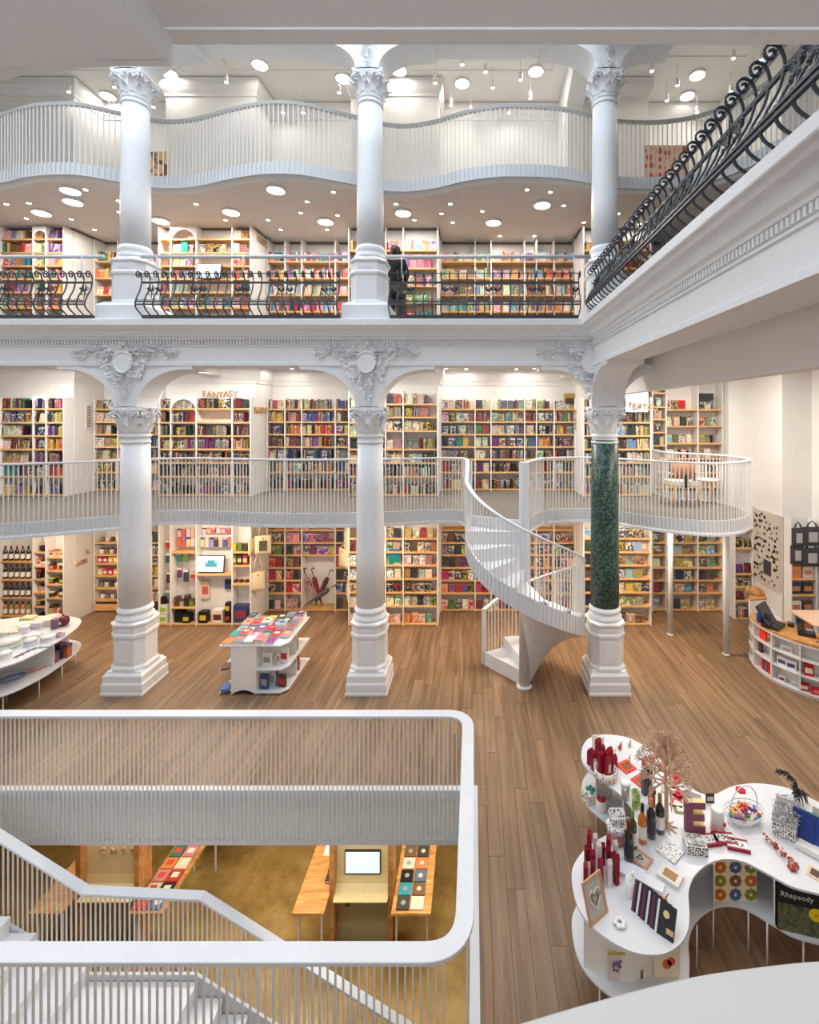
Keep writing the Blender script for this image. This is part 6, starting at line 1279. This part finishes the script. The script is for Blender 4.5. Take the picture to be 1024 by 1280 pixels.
# ------------------------------------------------------------------ oval table at the left
ot = thing('oval_table', 'white oval two-tier table with tins and towels at the left edge', 'table')
e_ = [(-6.95, 7.04), (-6.80, 7.45), (-6.80, 7.80), (-6.86, 8.15), (-6.95, 8.45), (-7.15, 8.72), (-7.6, 8.85), (-8.3, 8.8), (-9.1, 8.4), (-9.5, 7.8), (-9.3, 7.1), (-8.6, 6.6), (-7.7, 6.6)]
OO = cat([(x, y, 0) for x, y in e_], 4, closed=True)
for z0, z1, nm4 in ((.765, .785, 'table_top'), (.345, .362, 'lower_shelf')): MB().prism([(p.x, p.y) for p in OO], z0, z1).build(nm4, TOPM, ot)
for a, b_2 in (((-7.0, 8.3), (-7.9, 7.5)), ((-7.9, 7.5), (-7.2, 6.9)), ((-6.9, 7.9), (-7.6, 7.8)), ((-7.9, 7.5), (-8.8, 7.7))): MB().sweep([(*a, 0), (*b_2, 0)], [(-.006, .362), (.006, .362), (.006, .765), (-.006, .765)]).build('upright_panel', SHW, ot)
for x, y in ((-6.86, 8.0), (-6.88, 7.6), (-6.98, 7.12), (-7.05, 8.5), (-7.4, 6.75), (-7.3, 8.0), (-7.3, 7.5), (-8.0, 8.6), (-8.0, 6.8), (-9.0, 7.2)): MB().lathe([(.009, 0), (.009, .347)], 8, (x, y)).build('leg', BAR, ot)
def O_(u, v): return T(u, v, .784)
og = 'tins on the oval table'
def tin(u, v, r, h, c, c2, text, lid=True):
    t = thing('round_tin', text, 'tin', O_(u, v), 0, og); MB().lathe([(r*.96, 0), (r, .01), (r, h)], 22).build('body', M1(c), t); MB().lathe([(r*1.02, h*.72), (r*1.02, h*.84)], 22, cap=False).build('stripe', M1(c2), t)
    if lid: MB().lathe([(r*1.03, h), (r*1.03, h+.02), (r*.9, h+.035), (0, h+.04)], 22).build('lid', GLSW, t)
tin(10, 808, .17, .09, (222, 226, 216), (150, 170, 90), 'largest white tin with green stripe at the left edge'); tin(38, 806, .085, .07, (206, 222, 224), (190, 90, 130), 'small pale blue tin with pink stripe'); tin(60, 800, .10, .05, (224, 214, 222), (200, 110, 140), 'low oval tin with pink stripe near the table edge')
tin(5, 822, .09, .06, (226, 220, 210), (180, 170, 150), 'white dish at the front left of the oval table'); tin(30, 790, .08, .08, (214, 210, 226), (160, 150, 190), 'lilac tin in the middle of the oval table')
for k, (u, v, w_, d, h, c) in enumerate(((14, 792, .36, .26, .07, (206, 216, 210)), (30, 783, .24, .2, .06, (226, 224, 216)), (36, 776, .22, .16, .08, (214, 200, 170)), (48, 784, .2, .16, .10, (216, 206, 214)), (52, 778, .20, .2, .07, (222, 200, 190)), (60, 781, .18, .16, .11, (222, 214, 196)), (44, 796, .16, .14, .05, (214, 222, 228)), (62, 775, .2, .3, .06, (228, 222, 206)), (24, 800, .14, .14, .05, (190, 206, 190)))):
    x, y, z = O_(u, v); t = thing('folded_cloth', '%s pale folded linen, %s from the left on the oval table' % (('grey-green', 'white', 'sand', 'lilac', 'peach', 'cream', 'pale blue', 'ivory', 'sage')[k], ordn(k+1)), 'linen', (x, y, z), RN.uniform(-.4, .4), 'folded linens')
    for j in range(3): MB().box(-w_/2+.004*j, w_/2-.004*j, -d/2+.004*j, d/2-.003*j, h*j/3, h*(j+1)/3-.003).build('fold', FLOR if k in (0, 7) and j == 2 else M1(c), t)
jar('ceramic_pot', *O_(69, 785), .065, .16, (120, 90, 110), 'purple-brown tall pot at the table\'s right end', None, cat_='pot')
t = thing('maroon_teapot', 'maroon rounded teapot with pale oval label at the right end', 'teapot', O_(79, 782)); MB().lathe([(.05, 0), (.085, .03), (.095, .09), (.08, .14), (.04, .16), (.0, .17)], 20).build('body', M1((100, 30, 50), .25), t); MB().ball((0, -.085, .075), .04, 10, 6, sy=.35, sz=.8).build('oval_label', M1((216, 200, 190)), t); MB().ball((0, 0, .18), .016, 8, 6).build('knob', M1((100, 30, 50), .25), t)
flat('small_box', 'small lilac box in front of the maroon teapot', (196, 170, 190), 74, 796, .12, .09, .06, 0, 'box', stripe=(110, 40, 60), z=.784)
for k, (u, v) in enumerate(((20, 822), (28, 818), (36, 814), (44, 811))): flat('towel_card', '%s white card with navy print along the oval table edge' % ordn(k+1), (226, 226, 226), u, v, .11, .12, .006, .3, 'card', stripe=(50, 56, 110), group='navy printed cards', z=.784)
flat('slate_plaque', 'flat grey-blue plaque on the oval table edge', (120, 140, 160), 58, 808, .2, .1, .012, .3, 'plaque', stripe=(206, 220, 224), z=.784)
t = thing('racket', 'blue oval racket with an orange handle on the lower tier', 'racket', (-7.22, 7.50, .385), .9); MB().tube([(.16*math.cos(a), .09*math.sin(a), 0) for a in [2*PI*k/22 for k in range(23)]], .016, 6).build('rim', M1((110, 130, 170)), t); MB().tube([(.15, 0, 0), (.40, .02, .02)], .013, 6).build('handle', M1((220, 130, 110)), t)
b_ = MB(); [b_.tube([(-.14+.04*k, -.07, 0), (-.14+.04*k, .07, 0)], .003, 3) for k in range(8)]; b_.build('strings', M1((190, 190, 200)), t)
for k, (x, y, c, nm5) in enumerate(((-7.12, 8.02, (150, 146, 130), 'grey-green'), (-7.02, 8.10, (60, 60, 70), 'black'), (-7.0, 7.96, (110, 80, 100), 'purple'), (-6.95, 8.15, (180, 96, 70), 'terracotta'))): gbox('lower_tier_box', x, y, .364, .11, .09, (.3, .26, .18, .22)[k], c, nm5+' box on the lower tier at the oval table\'s end', 'lower tier boxes', lid=(90, 70, 90))
# ------------------------------------------------------------------ book island
bi = thing('book_island', 'white book island with shelves on both sides between two columns', 'display table', (0, 0, 0)); X0, X1, Y0, Y1 = -4.08, -3.0, 7.69, 8.80
def cham(x0, x1, y0, y1, c): return [(x0, y0), (x1-c, y0), (x1, y0+c), (x1, y1-c), (x1-c, y1), (x0, y1)]
for z in (.775,): MB().prism([(X0, Y0), (X1-.10, Y0), (X1, Y0+.12), (X1, Y1), (X0, Y1)], z, z+.018).build('table_top', TOPM, bi)
for z in (.025, .39):
    MB().prism([(-3.50, Y0), (X1-.10, Y0), (X1, Y0+.12), (X1, Y1), (-3.50, Y1)], z, z+.018).build('shelf', TOPM, bi); MB().prism([(-3.88, Y0+.1), (X0, Y0), (X0, Y1), (-3.88, Y1)], z, z+.018).build('shelf', TOPM, bi)
mxx = Matrix(((1, 0, 0, 0), (0, 0, 1, 0), (0, 1, 0, 0), (0, 0, 0, 1)))
for y in (Y0+.005, Y1-.02): MB().prism([(-3.89, 0)]+[(-3.87+.37*k/10, .02+.06*math.sin(PI*k/10)) for k in range(11)]+[(-3.49, 0), (-3.49, .775), (-3.89, .775)], y, y+.016, M=mxx).build('end_panel', SHW, bi)
for x in (-3.885, -3.50): MB().box(x, x+.014, Y0+.02, Y1-.02, .0, .775).build('side_panel', SHW, bi)
MB().box(-3.48, X1-.03, 8.20, 8.214, .043, .775).build('cross_panel', SHW, bi)
CN = [('orange', (226, 120, 60)), ('red', (206, 60, 60)), ('white', (230, 228, 224)), ('peach', (232, 170, 140)), ('purple', (130, 90, 160)), ('teal', (60, 150, 140)), ('yellow', (232, 200, 70)), ('grey', (130, 132, 140)), ('charcoal', (70, 72, 80)), ('pink', (222, 130, 160)), ('sky blue', (150, 190, 210)), ('cream', (228, 216, 196))]
def pile(x, y, n, z, rz, c, nm5, row, col):
    for k in range(n):
        hh = .022+RN.uniform(0, .01); c_ = c if k == n-1 else CN[RN.randrange(12)][1]; nn5 = nm5 if k == n-1 else 'pale-edged'
        t = thing('book', ('%s book on top of the %s pile, %s row of the book island' % (nm5, ordn(col+1), ordn(row+1))) if k == n-1 else '%s book from the bottom, %s pile, %s row of the book island' % (ordn(k+1), ordn(col+1), ordn(row+1)), 'book', (x+RN.uniform(-.004, .004), y, z), rz+RN.uniform(-.05, .05), 'books piled on the island')
        MB().box(-.07, .07, -.1, .1, hh-.003, hh).box(-.07, .07, -.1, .1, 0, .003).box(-.073, -.07, -.1, .1, 0, hh).build('cover', M1(c_), t); MB().box(-.069, .067, -.098, .098, .003, hh-.003).build('pages', PAPER, t)
        if k == n-1: MB().box(-.04, .04, -.02, .05, hh, hh+.001).build('cover_motif', M1(CN[RN.randrange(12)][1]), t)
        z += hh+.0005
for r_ in range(5):
    for c_ in range(6):
        x = X0+.10+c_*.172; y = Y0+.13+r_*.215; 
        if c_ == 5 and r_ == 0: continue
        nm5, c = CN[(r_*5+c_*7+r_*c_) % 12]; 
        if r_ > 2 and c_ > 2: nm5, c = CN[(7, 8, 4, 8)[(r_+c_) % 4]]
        pile(x, y, (1, 2, 2, 3, 1)[(r_*2+c_) % 5]+(2 if c_ > 3 and r_ > 1 else 0), .794, 0, c, nm5, r_, c_)
for k, (x, y, z, w_, h, c, nm5) in enumerate(((-3.36, 7.80, .409, .15, .22, (226, 222, 212), 'cream'), (-3.20, 7.86, .409, .05, .2, (222, 218, 210), 'thin white'), (-3.12, 7.90, .409, .13, .24, (228, 228, 226), 'white figure'), (-3.40, 7.78, .044, .13, .24, (60, 80, 130), 'blue'), (-3.30, 7.86, .044, .1, .26, (190, 194, 200), 'grey'), (-3.24, 7.88, .044, .03, .25, (90, 60, 120), 'violet'), (-3.13, 7.84, .044, .12, .2, (80, 70, 60), 'dark brown'), (-3.06, 8.30, .409, .03, .22, (130, 170, 110), 'green'), (-3.06, 8.36, .044, .03, .24, (190, 80, 80), 'coral'))):
    gbox('book', x, y, z, w_, .04, h, c, nm5+' book standing on a side shelf of the book island', 'books on the island shelves', cat_='book', rz=-.15, stripe=(200, 60, 60) if k in (2, 6) else (150, 150, 150))
flat('book', 'brown book lying on the left middle shelf of the island', (120, 80, 76), 283, 834, .12, .2, .03, .2, 'book', z=.408); flat('book', 'blue book lying on the left bottom shelf of the island', (90, 120, 180), 283, 861, .12, .2, .05, .2, 'book', z=.043)
# ------------------------------------------------------------------ sales counter
ct = thing('sales_counter', 'curved white sales counter with oak top at the right edge', 'counter')
CE = cat([(5.30, 9.10, 0), (5.10, 8.90, 0), (4.97, 8.52, 0), (5.01, 8.08, 0), (5.19, 7.74, 0), (5.42, 7.50, 0), (5.75, 7.30, 0), (6.15, 7.18, 0)], 5)
back = [(6.15, 7.75), (5.85, 7.85), (5.62, 8.05), (5.5, 8.4), (5.55, 8.8), (5.7, 9.1)]
ring = [(p.x, p.y) for p in CE]+back
body = [(p.x, p.y) for p in CE]; ins = inset(body, -.22) if False else None
def off(d): return [(p.x+d*(5.75-p.x)/max(.01, (Vector((5.75, 8.5))-Vector((p.x, p.y))).length), p.y+d*(8.5-p.y)/max(.01, (Vector((5.75, 8.5))-Vector((p.x, p.y))).length)) for p in CE]
MB().prism(off(.20)+back, .0, .82).build('carcass', SHW, ct)
for z in (.05, .31, .56): MB().prism(ring, z, z+.016).build('shelf', TOPM, ct)
MB().prism(off(.03)+back, 0, .05).build('plinth', SHW, ct); MB().prism(ring, .80, .83).build('top_fascia', TOPM, ct); MB().prism([(p.x, p.y) for p in CE[7:]]+back[:4], .831, .868).build('worktop', OAKC, ct)
a_, b_3 = [Vector((p.x, p.y)) for p in CE], [Vector(q) for q in off(.2)]
for i in (3, 10, 15, 21, 27, 33): MB().sweep([(*a_[i], 0), (*b_3[i], 0)], [(-.008, .05), (.008, .05), (.008, .80), (-.008, .80)]).build('divider', SHW, ct)
tw = [(p.x, p.y) for p in CE[:9]]+[(5.35, 8.75), (5.5, 9.05)]
MB().prism(tw, .83, 1.12).build('raised_end', SHW, ct); MB().prism(tw, 1.121, 1.15).build('raised_end_top', OAKC, ct)
t = thing('wooden_dome', 'oak rounded block on the counter\'s raised end', 'block', (5.28, 9.0, 1.152)); MB().lathe([(.16, 0), (.16, .02), (.14, .07), (.08, .11), (0, .12)], 20).build('block', OAKC, t)
def C_(u, v, z=.868): return T(u, v, z)
t = thing('register_monitor', 'black till monitor leaning back on the counter', 'monitor', C_(967, 783), .7); MB().box(-.17, .17, -.13, .13, 0, .05).build('base', BLK, t)
M_ = Matrix.Translation((.02, .02, .04)) @ Matrix.Rotation(-.55, 4, 'X'); MB().box(-.19, .19, 0, .035, 0, .34, M_).build('screen_case', BLK, t); MB().box(-.03, .03, .03, .10, .03, .2).build('arm', DGR, t)
t = thing('blue_bottle', 'squat blue bottle beside the till monitor', 'bottle', C_(951, 777)); MB().lathe([(.06, 0), (.065, .02), (.065, .12), (.03, .16), (.03, .19)], 16).build('body', M1((40, 66, 150), .2), t); MB().lathe([(.033, .18), (.033, .2)], 12).build('cap', BLK, t)
t = thing('card_reader', 'small black card reader on the counter', 'card reader', C_(989, 782), -.6); MB().box(-.05, .05, -.08, .08, .0, .05).build('body', BLK, t); MB().box(-.04, .04, 0, .06, .05, .054).build('display', M1((150, 150, 160)), t)
t = thing('desk_phone', 'black desk telephone near the counter\'s right edge', 'telephone', C_(1008, 793), -.5); MB().box(-.12, .12, -.11, .11, 0, .06).build('base', BLK, t); MB().box(-.11, -.055, -.12, .12, .07, .11).build('handset', BLK, t); MB().box(.0, .10, .02, .09, .06, .066).build('display', M1((150, 156, 150)), t)
MB().tube([(.12, -.1, .02), (.18, -.2, .015), (.1, -.28, .012)], .006, 5).build('cord', BLK, t)
for k in range(12): MB().box(.005+.034*(k % 3), .028+.034*(k % 3), -.09+.025*(k//3), -.072+.025*(k//3), .06, .066).build('key', DGR, t)
def on_counter(i, d, z): p, q = a_[i], b_3[i]; r_ = p.lerp(q, d); n = (p-q).normalized(); return (r_.x, r_.y, z), math.atan2(n.y, n.x)+H
for i, z, w_, h, c, text, st3 in ((12, .576, .13, .18, (232, 64, 30), 'bright orange book on the counter\'s top front shelf', None), (11, .326, .07, .15, (96, 44, 54), 'dark red tin on the counter\'s middle front shelf', None), (12, .066, .05, .19, (206, 34, 50), 'narrow red book at the counter\'s lowest shelf, left', None),
    (14, .066, .06, .2, (214, 30, 50), 'red book right of the grey one on the lowest counter shelf', None), (13, .066, .05, .18, (110, 110, 116), 'grey slim box between red books on the lowest counter shelf', None), (17, .326, .14, .14, (226, 226, 230), 'white framed city photograph on the counter shelf, left', (90, 84, 120)),
    (19, .326, .14, .14, (226, 226, 230), 'white framed city photograph on the counter shelf, right', (80, 76, 110)), (23, .326, .13, .19, (190, 36, 48), 'red framed picture with pale oval on the counter shelf', (222, 218, 210)), (22, .066, .13, .12, (170, 34, 48), 'red alarm clock box on the lowest counter shelf', (226, 206, 180)),
    (25, .066, .18, .11, (196, 28, 50), 'crimson box on the lowest counter shelf, right', (216, 120, 120)), (26, .576, .05, .07, (216, 180, 174), 'small pink jar on the counter\'s top front shelf', None), (18, .576, .16, .10, (214, 214, 212), 'pale ceramic figurines on the counter\'s top front shelf', (150, 150, 150)), (17, .066, .10, .09, (220, 216, 212), 'white small box on the lowest counter shelf', (120, 60, 60)), (20, .066, .12, .08, (206, 212, 214), 'pale dish on the lowest counter shelf', (160, 170, 170))):
    (x, y, z_), a = on_counter(i, .35, z+.001); gbox('counter_item' if 'book' not in text else 'book', x, y, z_, w_, .04, h, c, text, 'goods on the counter shelves', rz=a, cat_='book' if 'book' in text else 'gift', stripe=st3)
t = thing('pink_desk_flap', 'pale wooden flap table behind the telephone at the frame edge', 'table', (5.98, 8.35, 0)); MB().box(-.25, .6, -.3, .35, .93, .955).build('top', M1((226, 190, 166)), t)
for sx in (-.2, .5):
    for sy in (-.25, .3): MB().box(sx-.02, sx+.02, sy-.02, sy+.02, 0, .93).build('leg', SHW, t)
# ------------------------------------------------------------------ photo panel, black bags and shelf at the right
pn = thing('photo_board', 'tall beige panel covered in small dark photographs above the counter', 'panel', (0, 0, 0)); MB().box(6.14, 6.185, 9.63, 10.52, .95, 2.46).build('board', M1((206, 196, 182)), pn); k = 0
sizes = [MB().box(0, .006, -a*.42, a*.42, -b_*.42, b_*.42).mesh('photo', M1(c)) for a, b_, c in ((.07, .06, (50, 50, 54)), (.05, .06, (70, 66, 66)), (.09, .07, (44, 44, 50)), (.04, .05, (90, 84, 80)))]
for i in range(10):
    for j in range(11):
        y = 9.70+i*.085+RN.uniform(-.02, .02); z = 1.05+j*.13+RN.uniform(-.045, .045); 
        if RN.random() < .62 and not (z > 2.3 and y < 10): inst('photo', sizes[RN.randrange(4)], pn, (6.133, y, z))
MB().box(6.130, 6.14, 9.9, 10.15, 1.15, 1.45).build('large_photo', M1((70, 68, 72)), pn, label='largest photograph low on the panel')
bw = thing('bookcase', 'narrow ground-floor bookcase with black tote bags above it', 'bookcase', (0, 0, 0), 0, 'ground-floor bookcases'); bx0, bx1, by = 6.20, 6.70, 9.36
for x in (bx0, bx1-.014): MB().box(x, x+.014, by, by+.25, 0, 2.45).build('side_panel', SHW, bw)
MB().box(bx0, bx1, by+.236, by+.248, 0, 2.45).build('back_panel', SHW, bw)
for k, z in enumerate((.25, .62, .98, 1.30, 1.62)):
    MB().box(bx0+.014, bx1-.014, by, by+.23, z-.03, z).build('shelf', OAKS, bw)
    if k < 4:
        for j in range(2):
            c, nm5 = (((50, 60, 80), 'blue'), ((150, 80, 60), 'rust'), ((220, 214, 206), 'pale'), ((70, 66, 60), 'brown'), ((44, 50, 66), 'navy'), ((60, 44, 44), 'dark'), ((214, 130, 50), 'orange'), ((206, 206, 204), 'white'))[k*2+j]
            gbox('book', bx0+.13+.23*j, by+.05, z+.001, .19, .03, .22, c, nm5+' book on the '+ordn(k+1)+' shelf up, below the black bags', 'books below the black bags', cat_='book', stripe=(180, 120, 90))
BKC = mat('black_canvas', (.06, .06, .065), .85, .1, 60)
for k, (x, z, nm5) in enumerate(((6.28, 2.42, 'upper left'), (6.55, 2.44, 'upper right'), (6.29, 2.07, 'lower left'), (6.57, 2.02, 'lower right'))): tote((x, by-.03-.05*(k < 2), z), 0, .36 if k % 2 else .24, .36, BKC, nm5+' black tote bag with white print hanging on the right wall', 'black tote bags', pr=(170, 170, 174), hl=.12)
# ------------------------------------------------------------------ basement kiosks
ZB_ = -3.199
def kiosk(cx, y, scr, text):
    t = thing('reading_kiosk', text, 'kiosk', (cx, y, ZB_))
    for s in (-1, 1): MB().box(s*.42-.035, s*.42+.035, -.03, .25, 0, 2.2).build('post', OAKT, t)
    vs = []; pr_ = [(.10, 2.2), (.10, 1.0), (.08, .88), (.02, .81), (-.10, .79), (-.10, .775), (.03, .795), (.1, .87), (.115, 1.0), (.115, 2.2)]
    mx2 = Matrix(((0, 0, 1, 0), (1, 0, 0, 0), (0, 1, 0, 0), (0, 0, 0, 1))); MB().prism(pr_, -.385, .385, M=mx2).build('curved_panel', M1((226, 208, 160)), t)
    MB().box(-.385, .385, .12, .14, 0, .78).build('lower_panel', M1((160, 150, 120)), t)
    return t
kx, ky = UX(452, 6.9), 6.9
kiosk(kx, ky, 1, 'basement kiosk with a screen, seen through the floor opening'); screen('display_screen', kx, ky+.07, -2.18, .52, .34, 'black-framed screen on the basement kiosk', tilt=0, art=False)
t = thing('power_socket', 'small black plug box under the kiosk lip', 'socket', (kx-.2, ky-.02, -2.56)); MB().box(-.03, .03, 0, .06, 0, .13).build('box', BLK, t)
def btable(cx, y0, y1, x0, x1, text, items=None):
    t = thing('oak_table', text, 'table', (0, 0, 0)); MB().prism([(x0, y0), (x1, y0), (x1, y1), (x0, y1)], -2.43, -2.395).build('table_top', OAKT, t)
    for x in (x0+.06, x1-.06): 
        for y in (y0+.1, y1-.1): MB().box(x-.012, x+.012, y-.012, y+.012, ZB_, -2.43).build('leg', MET, t)
btable(0, 6.63, 8.2, kx-.90, kx-.46, 'oak wing table left of the basement screen kiosk'); btable(0, 6.63, 8.2, kx+.47, kx+1.02, 'oak wing table right of the basement screen kiosk')
for r_ in range(7):
    for c_ in range(2):
        nm5, c = (('charcoal', (70, 66, 66)), ('blue-grey', (90, 110, 130)), ('cream', (222, 206, 190)), ('teal', (60, 150, 170)), ('orange', (206, 130, 80)), ('brown', (120, 90, 66)), ('black', (36, 36, 40)))[(r_*3+c_*2) % 7]
        t = thing('magazine', '%s magazine, %s from the front, %s column, right of the kiosk' % (nm5, ordn(r_+1), ('left', 'right')[c_]), 'magazine', (kx+.62+c_*.2, 6.76+r_*.2, -2.394), 0, 'magazines beside the kiosk'); MB().box(-.09, .09, -.09, .09, 0, .02).build('cover', M1(c), t); MB().lathe([(.035, .02), (.035, .022)], 10).build('cover_motif', M1((220, 200, 170) if c_ else (150, 160, 150)), t)
for k in range(4): gbox('dark_book', kx-.52, 7.05+k*.13, -2.394, .10, .10, .05+.03*(k == 3), (60, 58, 60), '%s dark book on the left wing table' % ordn(k+1), 'dark books on the wing table', cat_='book', stripe=(200, 196, 180))
t = thing('white_sheet', 'white printed leaflet at the far end of the left wing table', 'leaflet', (kx-.62, 7.6, -2.394)); MB().box(-.12, .12, -.1, .1, 0, .004).build('sheet', PAPER, t)
k2 = UX(136, 6.9)
kiosk(k2, 6.9, 0, 'basement kiosk with small wooden letters, left part of the opening'); lettering('kiosk_letters', 'C M S S', 'row of small wooden letters on the left basement kiosk', (k2-.20, 6.99, -1.90), (H, 0, 0), .13)
btable(0, 6.63, 8.2, k2-.92, k2-.46, 'oak wing table left of the lettered basement kiosk'); btable(0, 6.63, 8.2, k2+.47, k2+.95, 'oak wing table of comics right of the lettered kiosk')
for k in range(3): flat('magazine', '%s yellow and black magazine on the far left wing table' % ordn(k+1), ((226, 200, 70), (230, 226, 214), (60, 60, 64))[k], 0, 600, .1, .2, .01, 0, 'magazine', stripe=(40, 40, 40)).location = (k2-.62+.09*k-.05, 7.15, -2.394)
for r_ in range(7):
    for c_ in range(2):
        nm5, c = (('red', (190, 60, 50)), ('green', (70, 120, 100)), ('cream', (220, 206, 180)), ('blue', (80, 110, 150)), ('pink', (206, 130, 130)), ('black', (40, 40, 44)), ('orange', (210, 130, 70)))[(r_*2+c_*3) % 7]
        t = thing('comic_book', '%s comic, %s from the front, %s column, beside the lettered kiosk' % (nm5, ordn(r_+1), ('left', 'right')[c_]), 'comic book', (k2+.59+c_*.2, 6.76+r_*.2, -2.394), 0, 'comics beside the lettered kiosk'); MB().box(-.09, .09, -.09, .09, 0, .02).build('cover', M1(c), t); MB().box(-.05, .05, -.03, .05, .02, .022).build('cover_motif', M1((226, 220, 200) if c_ else (200, 80, 60)), t)
t = thing('hanging_sign', 'pale box frame behind the comics in the basement', 'box', (UX(262, 8.3), 8.3, -2.9)); MB().box(-.28, .28, 0, .4, 0, 1.0).build('body', M1((210, 196, 150)), t); MB().box(-.30, .30, -.02, 0, 0, .03).build('edge', MET, t)
